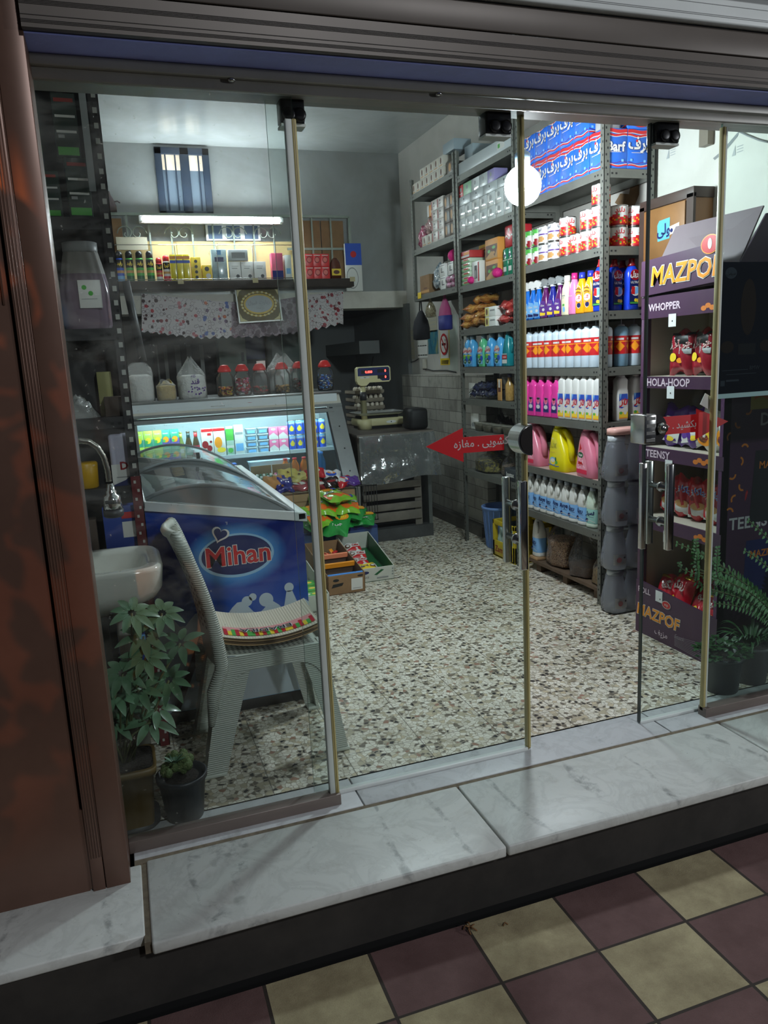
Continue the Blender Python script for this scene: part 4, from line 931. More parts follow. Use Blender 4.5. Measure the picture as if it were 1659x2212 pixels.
def tealb():
    mb = M('teal_liquid', (22, 128, 138), .2, coat=.3)
    def cap(c): c.lathe([(.016, .215), (.017, .22), (.015, .24), (.001, .241)], M('teal_cap', (18, 90, 100), .3), 14)
    def lab(l): l.flat(rect(-.034, .02, .034, .045), -.0335, cW); l.flat(rect(-.034, .05, .034, .075), -.0335, cR); l.text('CLEAN', .014, cW, (0, -.0338, .057), bold=.03); l.flat(rect(-.034, .08, .034, .084), -.0335, cW)
    t = bottle('teal_bottle', [(0, .042, .03, 4), (.006, .045, .033, 4), (.09, .045, .033, 4), (.15, .032, .03, 3), (.2, .022, .022, 2), (.216, .016, .016, 2)], mb, cap, lab)
    h = MB(); h.tube([(.012, 0, .2), (.045, 0, .18), (.05, 0, .13), (.042, 0, .09)], .009, mb, 8); h.build('grip', t); return t
place(tealb(), [((2.54, yx(1099, 760, 2.54), z0), PK), ((2.62, 4.65, z0), PK)], ['teal bottle with a red and white label right of the five', 'teal bottle half hidden behind the rack upright'], g)
# sixth shelf
z0 = 1.1265
carton('hand_written_sign', 'white card with handwriting on the shelf below the blue bottles', 'sign', .1, .004, .115, mPaper, (2.56, yx(1013, 845), z0), PK + .1, [(fa('ماهر'), .05, cBK, .0, .05), (fa('بنو'), .05, cBK, -.01, .02)])
g = 'dark blue plastic packs on the middle rack'; fNv = foil('navy_bag_film', (16, 22, 48), (36, 46, 92), 18, .25)
pr = wrap('dark_pack', 'x', 'pack', (0, 0, 0), .13, .1, .05, fNv, (0, 0, 0), g, 5)
for i, (y, z) in enumerate(((5.24, .03), (5.13, .03), (5.02, .03), (5.19, .075), (5.07, .078))):
    z += .02; lab = f'dark blue plastic pack, {("lower left", "lower middle", "lower right", "upper left", "upper right")[i]} of the pile'; rot = (-PI / 2 + .3, 0, PK + (.3, -.2, .1, .5, -.4)[i])
    if i == 0: pr.location = (2.57, y, z0 + z); pr.rotation_euler = rot; pr['label'] = lab
    else: dup(pr, (2.57, y, z0 + z), None, lab, g, rot)
carton('price_card', 'tan card with a dark drawing beside the dark blue packs', 'sign', .06, .006, .15, cTN, (2.525, yx(1081, 845), z0), PK, [(rect(-.02, .06, .02, .13), cBR), (rect(-.012, .09, .012, .145), cW)])
def smallb(name, label, col, capc, loc, h=.16, r=.032):
    t = thing(name, label, 'bottle', loc, PK); b = MB(); b.lathe([(r * .9, 0), (r, .006), (r, h * .7), (r * .5, h * .86), (r * .42, h)], M('glass_' + str(col), col, .15, coat=.4, mottle=.35, mscale=70), 18); b.build('body', t)
    c = MB(); c.lathe([(r * .5, h), (r * .5, h * 1.14), (.001, h * 1.15)], M('cap_' + str(capc), capc, .4), 14); c.build('cap', t); return t
smallb('seed_bottle', 'small bottle of golden seeds right of the tan card', (190, 148, 82), (60, 60, 90), (2.55, yx(1096, 845), z0)); smallb('seed_bottle', 'small dark blue bottle right of the golden one', (40, 54, 100), (170, 140, 70), (2.55, 4.62, z0), .15, .03)
# seventh shelf: clear tubs
z0 = .8915
carton('hand_written_sign', 'pale card behind the clear tubs', 'sign', .11, .004, .12, mPaper, (2.56, yx(1018, 910), z0), PK + .1, [(rect(-.04, .02, .0, .05), cGR), (fa('کشک'), .03, cGR, -.01, .03)])
mTub = film('cloudy_tub', (222, 222, 214), .3, .3, .2, (196, 192, 178))
tb = MB(); tb.loft([(0, .05, .04, 4), (.055, .062, .05, 4), (.06, .066, .054, 4), (.062, .066, .054, 4)], mTub, 24); tb.loft([(.003, .047, .037, 4), (.04, .055, .045, 4)], M('tub_contents', (150, 140, 122), .7, mottle=.3, mscale=30), 24); tb = tb.build('clear_tub'); tag(tb, 'x', 'tub')
place(tb, [((2.56, 5.2, z0), PK), ((2.555, 5.05, z0), PK), ((2.555, 4.9, z0), PK), ((2.56, 4.75, z0), PK)], [f'clear plastic tub behind the red arrow, {nth(i, 4)}' for i in range(4)], 'clear tubs on the middle rack')
heap('black_bag', 'black crumpled bag behind the pale card and tubs', 'bag', (2.7, 5.12, z0), .08, .12, .12, M('black_bag_film', (22, 22, 24), .3), 12)
# lowest shelf
z0 = .5815; fYl = foil('yellow_black_sachets', (46, 40, 30), (214, 196, 60), 24, .25)
grain_bag('clear bag of yellow sachets under the red arrow', (2.635, 5.19, z0), .125, .17, .085, .14, fYl, 7)
grain_bag('clear bag of pale brown pasta beside the dark box', (2.65, 4.885, z0), .085, .1, .07, .17, grainmat('pasta', (168, 136, 110), (196, 166, 138), 60, (112, 90, 70)), 8)
carton('dark_box', 'dark box with white script lettering behind the door handle', 'box', .2, .12, .085, M('charcoal_carton', (44, 48, 54), .5), (2.565, 4.655, z0), prints=[('Jontax', .042, cW, -.02, .03)])
# on the floor below: bin and crate
t = thing('blue_bin', 'pale blue ribbed plastic bin under the middle rack', 'bin', (2.66, 5.13, 0)); mBin = M('bin_blue', (112, 146, 206), .45, mottle=.1)
b = MB(); b.lathe([(.001, .004), (.098, .004), (.1, 0), (.104, .004), (.132, .3), (.14, .302), (.142, .318), (.134, .322), (.128, .318), (.124, .3), (.098, .02), (.001, .018)], mBin, 32)
for i in range(18): a = 2 * PI * i / 18; b.bar((.106 * math.cos(a), .106 * math.sin(a), .01), (.1315 * math.cos(a), .1315 * math.sin(a), .295), .005, .004, mBin)
b.build('bin_body', t)
t = thing('bottle_crate', 'yellow plastic bottle crate with dark red lettering', 'crate', (2.655, 4.77, 0)); mCr = M('crate_yellow', (204, 176, 34), .45, mottle=.2); w, d, h = .16, .165, .27
b = MB()
for s in (-1, 1):
    b.box((s * w, -d, 0), (s * (w - .012), d, .12), mCr, .004); b.box((s * w, -d, .235), (s * (w - .012), d, h), mCr, .004)
    b.box((-w, s * d, 0), (w, s * (d - .012), .12), mCr, .004); b.box((-w, s * d, .235), (w, s * (d - .012), h), mCr, .004)
    for k in (-1, 1): b.box((s * w, k * d, 0), (s * (w - .03), k * (d - .03), h), mCr, .004)
    for k in range(9): b.box((s * w + s * .002, -d + .03 + k * .034, .24), (s * (w - .002), -d + .036 + k * .034, h - .004), mCr)
b.box((-w, -d, 0), (w, d, .012), mCr); b.build('crate_body', t)
l = MB(); l.X = R(PK); l.text('Zam  Zam', .062, cDR, (0, -w - .001, .04), bold=.02, shear=.1); l.build('lettering', t)
bt = thing('glass_bottle', 'x', 'bottle'); q = MB(); q.lathe([(.024, 0), (.026, .01), (.026, .12), (.012, .17), (.011, .2)], M('clear_green_glass', (160, 180, 172), .08, coat=.5), 14); q.build('body', bt)
q = MB(); q.lathe([(.0265, .05), (.0265, .1)], cW, 14); q.lathe([(.0268, .07), (.0268, .082)], cDR, 14); q.build('label', bt)
place(bt, [((2.535, 4.88 - i * .062, .0125), 0) for i in range(4)] + [((2.6, 4.88 - i * .062, .0125), 0) for i in range(4)], [f'empty bottle in the yellow crate, {("front", "rear")[r]} row, {nth(i, 4)}' for r in range(2) for i in range(4)], 'empty bottles in the yellow crate')
# ------------------------------------------------------------------ rear high rack
g = 'small patterned glass boxes on the rear high rack'; z0 = 2.7765
gp = [(disc(0, .045, .012, .022), cBR), (rect(-.004, .02, .004, .03), cBR), (rect(-.03, .008, .03, .014), cTN)]
pr = carton('tea_glass_box', 'x', 'box', .092, .11, .078, M('cream_carton', (206, 200, 188), .5), (0, 0, 0), prints=gp)
sp = [((2.565, 6.27 - i * .0945, z0), PK) for i in range(7)] + [((2.565, 6.08 - i * .0945, z0 + .0785), PK) for i in range(5)]
place(pr, sp, [f'cream tea glass box, {nth(i, 7)} of the bottom row at the rear' for i in range(7)] + [f'cream tea glass box, {nth(i, 5)} of the upper row at the rear' for i in range(5)], g)
carton('grey_carton', 'grey carton topmost on the rear high rack', 'box', .2, .14, .075, M('bluish_grey_carton', (150, 164, 172)), (2.6, 5.60, z0 + .1575)); carton('dark_photo_box', 'box with dark glass pictures right of the cream boxes', 'box', .1, .11, .077, M('dark_picture_carton', (96, 82, 72), .4), (2.565, 5.54, z0), prints=[(disc(0, .04, .022, .03), cTN)])
z0 = 2.3365; g = 'white tea boxes on the rear high rack'
pr = carton('tea_box', 'x', 'box', .115, .1, .078, M('tea_carton', (214, 206, 200), .4), (0, 0, 0), prints=[(rect(-.02, .03, .02, .034), cBK), (disc(0, .055, .012, .008), cBK), (rect(-.055, .01, -.035, .07), M('dusty_red', (170, 90, 86), .5))])
place(pr, [((2.56, 5.86 - (i % 2) * .1185, z0 + (i // 2) * .0785), PK) for i in range(8)], [f'white tea box, {("left", "right")[i % 2]} one of the {("bottom", "second", "third", "top")[i // 2]} row' for i in range(8)], g)
pr = carton('glass_set_box', 'x', 'box', .1, .1, .1, M('dark_picture_carton', (96, 82, 72)), (0, 0, 0), prints=[(disc(-.02, .05, .016, .034), cTN), (disc(.024, .05, .016, .034), cGR)])
place(pr, [((2.56, 5.615, z0 + i * .1005), PK) for i in range(3)] + [((2.56, 5.512, z0 + i * .1005), PK) for i in range(3)], [f'dark pictured glass box, {("left", "right")[c]} stack, {("bottom", "middle", "top")[i]}' for c in range(2) for i in range(3)], 'dark pictured glass boxes on the rear high rack')
pr = carton('cream_pack', 'x', 'pack', .1, .1, .08, M('cream_carton', (206, 200, 188)), (0, 0, 0), prints=gp)
place(pr, [((2.56, 6.08 - .102 * i, z0), PK) for i in range(2)], ['cream pack left of the white tea boxes', 'cream pack touching the white tea boxes'], 'cream packs on the rear high rack')
fPk = foil('pink_film', (214, 60, 110), (240, 170, 190), 20, .25)
wrap('pink_pack', 'pink film pack at the far end of the rear rack', 'pack', (2.57, 6.23, z0 + .10), .13, .18, .06, fPk, (-.15, 0, PK), None, 2); wrap('pink_pack', 'pale pink pack lying on the cream packs', 'pack', (2.56, 6.04, z0 + .155), .15, .11, .06, foil('pale_pink_film', (226, 170, 170), (240, 210, 206), 20, .3), (-.2, 0, PK), None, 4)
carton('orange_box', 'orange and white box on top beside the tea boxes', 'box', .09, .09, .085, oc, (2.56, 5.965, z0 + .21), prints=[(rect(-.045, .0, -.01, .085), cW)])
carton('plain_board', 'plain pale board standing behind the pink packs', 'board', .2, .01, .34, M('pale_board', (196, 198, 190), .6), (2.68, 6.1, z0), PK)
z0 = 1.9635
carton('kraft_box', 'brown cardboard box at the far end of the rear rack', 'box', .2, .14, .15, mCard, (2.585, 6.12, z0), prints=[(rect(-.09, .01, .09, .03), cTN), (rect(-.02, .04, .05, .05), cBR)])
carton('yellow_tag_card', 'small yellow card hanging below the brown box', 'card', .07, .005, .05, cY, (2.497, 6.2, z0 - .03))
carton('plain_board', 'white board standing behind the brown box', 'board', .26, .01, .27, M('pale_board', (196, 198, 190)), (2.75, 6.1, z0), PK)
pr = carton('medicine_box', 'x', 'box', .1, .08, .095, mWhite, (0, 0, 0), prints=[(rect(-.05, .08, .05, .086), cGR), (disc(-.01, .05, .016, .02), cGR), (rect(-.02, .03, .03, .036), cBK)])
place(pr, [((2.545, 5.72, z0), PK), ((2.545, 5.73, z0 + .0955), PK), ((2.56, 5.6, z0 + .0955), PK)], ['white box with grey print standing on the shelf beside the pink packs', 'white box with grey print stacked on the lower white one', 'white box with grey print above the pink packs'], 'white printed boxes on the rear rack')
pr = wrap('pink_pack', 'x', 'pack', (0, 0, 0), .14, .1, .045, foil('magenta_white_film', (206, 60, 140), (240, 200, 220), 16, .3), (0, 0, 0), None, 6)
place(pr, [((2.55, 5.57, z0 + .024), 0), ((2.55, 5.58, z0 + .068), 0)], ['magenta and white pack, lower one at the near end of the rear rack', 'magenta and white pack, upper one at the near end of the rear rack'], 'magenta packs on the rear rack')
for o in bpy.data.objects:
    if o.get('group') == 'magenta packs on the rear rack': o.rotation_euler = (-PI / 2 + .1, 0, PK)
wrap('white_pack', 'white and teal film pack sagging beside the brown box', 'pack', (2.56, 5.9, z0 + .115), .16, .18, .06, foil('white_teal_film', (90, 120, 140), (232, 234, 232), 14, .25), (-.2, .35, PK), None, 8)
carton('green_box', 'pale green carton behind the white film pack', 'box', .16, .1, .2, M('mint_carton', (168, 196, 182), .5), (2.7, 5.85, z0), prints=[(rect(-.04, .14, .04, .17), cW)])
ballthing('scourer', 'magenta scourer perched on the upper white boxes', 'scourer', (2.56, 5.61, z0 + .191), .05, mPinkF)
# hanging from the rear rack
def hang_bag(name, label, loc, w, h, t, m, rz=PK, strap=.12, m2=None, part='strap'):
    o = thing(name, label, 'bag', loc, rz); b = MB()
    b.loft([(-h, w * .36, t * .3, 2.6), (-h * .97, w * .46, t * .5, 2.6), (-h * .6, w * .5, t * .5, 2.4), (-h * .35, w * .44, t * .42, 2.2), (-h * .12, w * .3, t * .2, 2), (0, w * .18, t * .08, 2)], m, 20); b.build('bag_body', o)
    if m2: b = MB(); b.loft([(-h * .995, w * .4, t * .42, 2.6), (-h * .97, w * .475, t * .52, 2.6), (-h * .55, w * .512, t * .52, 2.4)], m2, 20); b.build('bag_lower', o)
    b = MB(); b.tube([(-w * .14, 0, -.01), (-w * .03, 0, strap), (w * .03, 0, strap), (w * .14, 0, -.01)], .006, m, 6); b.build(part, o); return o
p = onX(883, 690, 2.6)
hang_bag('black_bag', 'black cloth bag hanging from the end of the rear rack', (2.60, 6.44, 1.85), .2, .25, .13, M('black_cloth', (24, 24, 32), .85, mottle=.3), strap=.14)
hang_bag('glove_bag', 'clear bag of pale gloves hanging under the rear rack', (2.56, 6.12, 1.905), .14, .13, .07, foil('glove_film', (120, 104, 70), (206, 196, 160), 26, .3), strap=.03)
hang_bag('toy_bag', 'pink and blue bag hanging under the rear rack', (2.56, 5.82, 1.905), .16, .25, .09, M('dark_pink_cloth', (170, 62, 116), .7, mottle=.2), strap=.03, m2=M('navy_cloth', (44, 50, 130), .7, mottle=.2))
# posters on the right wall
xw = 2.8385
def poster(name, label, px0, py0, px1, py1, m, prints=(), cat='poster', x=xw, th=.0016):
    a = onX(px0, py0, x); c = onX(px1, py1, x); y0, y1 = a.y, c.y; z1, z0 = a.z, c.z; w, h = abs(y0 - y1), z1 - z0
    b = MB(); b.box((-w / 2, -th / 2, 0), (w / 2, th / 2, h), m)
    for k, q in enumerate(prints):
        yy = -th / 2 - .0004 * (k + 1)
        if isinstance(q[0], str): b.text(q[0], q[1], q[2], (q[3] * w, yy, q[4] * h), bold=.02)
        else: b.flat([((u - .5) * w, v * h) for u, v in q[0]], yy, q[1])
    o = b.build(name, None, (x, (y0 + y1) / 2, z0), PK); tag(o, label, cat); return o
def cal(hd=.5, c1=cGR): return [(rect(.04, hd, .96, .97), c1), (rect(.1, hd + .05, .45, .9), cBK), (rect(.55, hd + .1, .9, .8), M('dark_teal_print', (40, 60, 62), .6))] + [(rect(.06 + .24 * i, .05 + .22 * j, .24 + .24 * i, .07 + .22 * j), cBK) for i in range(4) for j in range(2)]
mCalP = M('calendar_paper', (150, 152, 150), .7)
poster('wall_calendar', 'grey calendar at the far left of the wall posters', 826, 694, 848, 782, mCalP, cal(.42)); poster('wall_calendar', 'grey calendar left of the black bag', 850, 688, 872, 780, mCalP, cal(.4))
poster('wall_notice', 'pale ruled notice below the black bag', 874, 715, 896, 775, M('beige_paper', (176, 170, 150), .8), [(rect(.06, v, .94, v + .02), cGR) for v in (.1, .35, .6, .8)])
poster('wall_calendar', 'white calendar right of the black bag', 899, 682, 924, 772, mPaper, cal(.48)); poster('wall_notice', 'pale notice beneath the pink and blue bag', 925, 684, 944, 716, M('beige_paper', (176, 170, 150)), [(rect(.1, v, .9, v + .03), cGR) for v in (.2, .45, .7)])
tl = bpy.data.materials.new('teal_landscape_print'); q = NG(tl); q.base(q.ramp(q.noise(q.scale(q.co(), (3, 3, 1)), 6, 3), [(.3, lin((20, 60, 96))), (.5, lin((46, 120, 140))), (.7, lin((150, 150, 90)))]))
poster('landscape_poster', 'teal landscape poster beside the no smoking sign', 924, 715, 947, 764, tl)
ns = [(rect(.04, .16, .96, .86), cW)] + [([(.1 * k, .02), (.1 * k + .05, .02), (.1 * k + .1, .12), (.1 * k + .05, .12)], cBK) for k in range(1, 9)] + [([(.1 * k, .88), (.1 * k + .05, .88), (.1 * k + .1, .98), (.1 * k + .05, .98)], cBK) for k in range(1, 9)]
ns += [(disc(.5, .5, .40, .26, 28), cR), (disc(.5, .5, .31, .2, 28), cW), (rect(.3, .47, .62, .53), cBK), (rect(.63, .47, .72, .53), cR), (wave(.6, .75, .58, .02, .02), cBK), ([(.22, .66), (.28, .69), (.78, .34), (.72, .31)], cR)]
poster('no_smoking_sign', 'yellow and white no smoking sign with red ring on the right wall', 949, 700, 972, 788, cY, ns, 'sign', 2.8375)
poster('plain_wall_board', 'plain pale board right of the no smoking sign', 966, 682, 990, 800, M('pale_green_board', (186, 194, 184), .6), (), 'board', 2.8395)
o = onX(918, 786, 2.83); b = MB(); b.box((-.03, -.012, -.045), (.03, .012, .045), M('cream_switch', (206, 200, 186), .5), .004); b.box((-.02, -.012, -.055), (.02, .012, -.045), mBlk); tag(b.build('wall_socket', None, (2.826, o.y, o.z), PK), 'cream socket box on the wall below the posters', 'socket')
pts = [onX(x, y, 2.83) for x, y in ((826, 800), (842, 806), (853, 800), (862, 786), (875, 776), (886, 783), (896, 780), (904, 775))]; b = MB(); b.tube(pts, .005, mDkGrey, 6); tag(b.build('wall_cable'), 'dark cable looping along the wall below the calendars', 'cable')
pts = [onX(x, y, 2.83) for x, y in ((922, 797), (935, 801), (950, 800), (965, 800), (985, 804))]; b = MB(); b.tube(pts, .005, mDkGrey, 6); tag(b.build('wall_cable'), 'dark cable running from the socket towards the rack', 'cable')
# ------------------------------------------------------------------ display fridge at the back left
def P(px, py, y): return onY(px, py, y)
mFrS = M('fridge_steel', (178, 180, 180), .28, .85, mottle=.15, mscale=5); mFrW = M('fridge_enamel', (206, 202, 190), .4, mottle=.12); mFrI = M('fridge_white_liner', (214, 222, 226), .4)
FA, FB = Vector((0, 6.04, 1.19)), Vector((0, 5.585, .536)); FD = (FB - FA).normalized(); FN = Vector((0, FD.z, -FD.y))
def FP(x, s, o=0): p = FA + FD * s + FN * o; return (x, p.y, p.z)
t = thing('display_fridge', 'long sloping glass front display fridge holding juices and milk', 'fridge', (.9, 6.2, 0)); O = Vector((.9, 6.2, 0))
def fb(): b = MB(); b.X = T(-.9, -6.2, 0); return b
b = fb(); pr = [(5.62, 0), (5.585, .50), (5.585, .536), (6.04, 1.19), (6.04, 1.2), (6.72, 1.2), (6.72, 0)]
for x in (.05, 1.67): b.prism(pr, x, x + .03, mFrS, 'x')
b.box((.05, 6.62, 0), (1.70, 6.72, 1.2), mFrI); b.box((.08, 6.0, 1.11), (1.67, 6.62, 1.2), mFrI)
b.box((.08, 5.62, 0), (1.67, 5.66, .5), mFrW); b.box((.08, 5.6, .49), (1.67, 6.62, .52), mFrI); b.build('cabinet', t)
b = fb(); b.box((.04, 6.0, 1.2), (1.71, 6.72, 1.222), mFrS, .004); b.build('steel_top', t)
def fq(b, x0, x1, s0, s1, m, o=0, th=.012): b.add([FP(x0, s0, o), FP(x1, s0, o), FP(x1, s1, o), FP(x0, s1, o), FP(x0, s0, o - th), FP(x1, s0, o - th), FP(x1, s1, o - th), FP(x0, s1, o - th)], [(0, 1, 2, 3), (7, 6, 5, 4), (0, 4, 5, 1), (1, 5, 6, 2), (2, 6, 7, 3), (3, 7, 4, 0)], m)
b = fb(); fq(b, .05, 1.70, 0, .09, mFrW, .004); fq(b, .05, 1.70, .09, .115, mFrS, .010); fq(b, .05, 1.62, .12, .135, M('dark_gasket', (50, 52, 54), .4), .006); fq(b, .05, 1.62, .135, .165, mFrS, .012)
fq(b, 1.585, 1.70, .09, .8, mFrS, .004); fq(b, 1.56, 1.572, .15, .76, M('dark_gasket', (50, 52, 54)), .006); fq(b, 1.572, 1.59, .11, .78, mFrS, .012); fq(b, .05, .12, .09, .8, mFrS, .004); fq(b, .05, 1.70, .755, .80, mFrW, .004)
for s in (.3, .5, .7): b.X = T(-.9, -6.2, 0) @ T(*FP(1.64, s, .005)); b.ball((0, 0, 0), .006, mBlk, 8)
b.build('front_frame', t)
b = fb(); fq(b, .62, .83, .035, .062, cBK, .006, .002); b.X = T(-.9, -6.2, 0) @ T(*FP(.725, .055, .0085)) @ R(math.atan2(FD.y, -FD.z) * -1, 'X'); b.text('BROTHERS', .022, cW, bold=.01)
b.X = T(-.9, -6.2, 0) @ T(*FP(.97, .045, .0085)) @ R(-math.atan2(FD.y, -FD.z) , 'X'); b.flat(disc(0, 0, .038, .016), 0, cR); b.build('maker_badge', t)
b = fb(); b.quad(FP(.12, .165, -.01), FP(1.56, .165, -.01), FP(1.56, .755, -.01), FP(.12, .755, -.01), film('fridge_glass', (226, 238, 238), .2, .035, .03)); b.build('front_glass', t)
b = fb(); b.box((.08, 6.12, .745), (1.67, 6.62, .757), M('fridge_shelf', (200, 214, 220), .3)); b.box((.08, 6.105, .735), (1.67, 6.12, .765), mFrI); b.build('shelf', t)
b = fb(); b.tube([(.16, 6.06, 1.075), (1.6, 6.06, 1.075)], .013, lamp('lit_fridge_tube', (.72, .95, 1), FRIDGE_POWER), 10); b.build('light_tube', t)
Z1, Z2 = .7575, .5205
g = 'juice cartons inside the display fridge'
def jbox(m1, m2, fr, w=.066, h=.118, d=.05):
    b = MB(); b.box((-w / 2, -d / 2, 0), (w / 2, d / 2, h), m1, .001); y = -d / 2 - .0007
    b.flat(rect(-w / 2, 0, w / 2, h * .45), y, m2); b.flat(disc(.0, h * .38, w * .33, h * .2), y - .0004, fr); b.text('Sunich', .015, cW, (0, y - .0006, h * .75), bold=.03); b.flat(disc(-w * .2, h * .3, w * .16, h * .1), y - .0006, cG); return b.build('juice_carton')
j1 = jbox(M('lime_carton', (176, 206, 80), .4), M('teal_carton', (60, 150, 120), .4), cY); j2 = jbox(M('teal_carton', (60, 150, 120)), M('violet_carton', (96, 84, 150), .4), cO)
for o, xs, nm in ((j1, [.125, .195, .265], 'lime green juice carton'), (j2, [.325, .393], 'teal juice carton with an orange')):
    tag(o, 'x', 'carton'); sp = [((x, 6.17, Z1 + r * .1185), 0) for r in range(2) for x in xs]
    place(o, sp, [f'{nm}, {nth(i, len(xs))} in the {("lower", "upper")[r]} row inside the fridge' for r in range(2) for i in range(len(xs))], g)
def beer(lc, nc):
    t = thing('malt_bottle', 'x', 'bottle'); b = MB(); b.lathe([(.025, 0), (.027, .006), (.027, .11), (.014, .165), (.013, .2), (.015, .202), (.015, .212), (.001, .213)], M('malt_glass_' + str(lc), (74, 60, 40) if nc else (120, 130, 70), .12, coat=.5), 18); b.build('body', t)
    l = MB(); canwrap(l, .0278, .03, .1, lambda u, v: cW if abs(u - .5) < .12 and .3 < v < .7 else M('malt_label_' + str(lc), lc, .4), 24, 8); l.lathe([(.0145, .16), (.0138, .2)], M('malt_neck_' + str(nc), nc or (206, 200, 90), .3), 14); l.build('label', t); return t
for i, (px, lc, nc, nm) in enumerate(((394, (200, 190, 110), None, 'yellow labelled'), (411, (60, 150, 130), (40, 60, 60), 'green labelled'), (427, (190, 60, 80), (200, 60, 60), 'red labelled'))):
    o = beer(lc, nc); o.location = (P(px, 992, 6.17).x, 6.17, Z1); tag(o, f'{nm} malt drink bottle inside the fridge', 'bottle', 'malt drink bottles in the fridge')
def mcart(name, label, px0, px1, h, m, prints, y=6.17, z=Z1, d=.07):
    x0, x1 = P(px0, 985, y).x, P(px1, 985, y).x; return carton(name, label, 'carton', x1 - x0, d, h, m, ((x0 + x1) / 2, y, z), 0, prints)
mM = M('milk_carton_white', (228, 228, 222), .4)
mcart('juice_carton', 'large white carton with red cherries inside the fridge', 438, 463, .225, mM, [(disc(-.02, .1, .025, .03), cDR), (disc(.012, .07, .02, .024), cDR), (disc(.025, .12, .010), cDR), (rect(-.045, .2, .045, .222), cR), (rect(.0, .17, .03, .19), cR)])
mcart('juice_carton', 'large white carton with a yellow melon inside the fridge', 464, 488, .225, mM, [(disc(-.01, .11, .03, .045), cO), (disc(.01, .05, .034, .02), cY), (rect(-.045, .2, .045, .222), cR)])
mcart('milk_carton', 'green and white milk carton beside the melon carton', 491, 506, .23, M('mint_carton', (168, 196, 182)), [(rect(-.03, .12, .03, .21), cG), (rect(-.03, .06, .03, .08), cW), (disc(0, .04, .02, .02), cG)])
mcart('milk_carton', 'tall white milk carton right of the green one', 509, 528, .235, mM, [(rect(-.03, .03, .03, .09), cSK), (rect(-.03, .16, .03, .18), cGR)])
yt = MB(); yt.loft([(0, .038, .03, 5), (.04, .043, .034, 5), (.044, .046, .036, 5), (.05, .046, .036, 5)], M('grey_yogurt_tub', (176, 192, 200), .35), 20); yt.flat(rect(-.03, .01, .03, .032), -.0355, cSK); yt = yt.build('yogurt_tub'); tag(yt, 'x', 'tub')
place(yt, [((x, 6.18, Z1 + r * .0505), 0) for x in (.985, 1.08) for r in range(4)], [f'grey yogurt tub, {c} stack, {("bottom", "second", "third", "top")[r]} one inside the fridge' for c in ('left', 'right') for r in range(4)], 'yogurt tubs in the fridge')
pk = carton('pink_milk_carton', 'x', 'carton', .076, .06, .098, M('pink_milk', (226, 116, 160), .4), (0, 0, 0), 0, [([(-.038, 0), (.038, 0), (.038, .02), (0, .055), (-.038, .03)], cW), (disc(0, .08, .02, .010), cW)])
place(pk, [((x, 6.18, Z1 + r * .0985), 0) for x in (1.165, 1.245) for r in range(2)], [f'pink milk carton, {c} column, {("lower", "upper")[r]} one inside the fridge' for c in ('left', 'right') for r in range(2)], 'pink milk cartons in the fridge')
def ec(u, v): return cY if (u - .5) ** 2 * 40 + (v - .42) ** 2 * 8 < .35 else (cSK if v > .86 else cB)
en = tin('drink_can', .031, .12, ec, 'HYPE', cW, .74, .02)
place(en, [((1.315 + .064 * i, 6.17 + .0 * i, Z1 + r * .1205), 0) for i in range(5) for r in range(2)], [f'blue drink can, {nth(i, 5)}, {("lower", "upper")[r]} row inside the fridge' for i in range(5) for r in range(2)], 'blue drink cans in the fridge')
# lower level of the fridge
for px0, px1, h, m, lab, cat in ((451, 471, .1, M('yellow_milk', (214, 196, 60), .4), 'yellow dairy carton on the fridge floor', 'carton'), (472, 490, .07, mM, 'small white dairy carton on the fridge floor', 'carton'), (491, 510, .13, M('blue_milk', (70, 110, 200), .4), 'blue dairy carton on the fridge floor', 'carton')):
    y = 6.0; a, c = P(px0, 1000, y), P(px1, 1000, y); carton('dairy_carton', lab, cat, c.x - a.x, .07, h + .06, m, ((a.x + c.x) / 2, y, Z2), 0, [(rect(-.02, h * .4, .02, h * .7), cW)])
bb = MB(); bb.loft([(0, .15, .07, 5), (.05, .165, .08, 5), (.055, .17, .085, 5), (.062, .17, .085, 5)], M('blue_tray', (186, 208, 224), .3), 24); tag(bb.build('food_tray', None, (1.10, 6.11, Z2 + .1205)), 'flat pale blue tray with lid on the fridge floor', 'tray')
carton('tray_support', 'white crate under the pale blue tray', 'crate', .3, .13, .12, mFrI, (1.1, 6.11, Z2), 0)
for k, (px0, px1, cm, nm) in enumerate(((545, 590, cDG, 'green'), (592, 636, cPK, 'pink'))):
    y = 5.80; a, c = P(px0, 1030, y), P(px1, 1030, y); w = c.x - a.x; t2 = thing('sweets_display', f'small cardboard display of {nm} wrapped sweets behind the glass', 'display', ((a.x + c.x) / 2, y, Z2))
    b = MB(); b.box((-w / 2, .05, 0), (w / 2, .055, .17), mKraft); b.box((-w / 2, -.05, 0), (w / 2, -.046, .075), mKraft); b.box((-w / 2, -.05, 0), (w / 2, .05, .004), mKraft); b.box((-w / 2, -.05, 0), (-w / 2 + .004, .055, .1), mKraft); b.box((w / 2 - .004, -.05, 0), (w / 2, .055, .1), mKraft); b.build('box', t2)
    b = MB()
    for i in range(6):
        for j in range(3): b.tube([(-w / 2 + .016 + i * (w - .03) / 5, -.035 + j * .03, .01), (-w / 2 + .016 + i * (w - .03) / 5, -.04 + j * .03, .085 + .012 * j)], .010, (cm, cW)[(i + j) % 2], 6)
    b.build('sweets', t2, kind='stuff')
def rb(name, cap, liq, h, r=.034):
    t = thing(name, 'x', 'bottle'); b = MB(); b.lathe([(r * .9, 0), (r, .006), (r, h * .35), (r * .86, h * .45), (r, h * .55), (r * .9, h * .72), (r * .42, h * .9), (r * .4, h * .94)], liq, 18); b.build('body', t); c = MB(); c.lathe([(r * .48, h * .93), (r * .48, h), (.001, h)], cap, 14); c.build('cap', t); return t
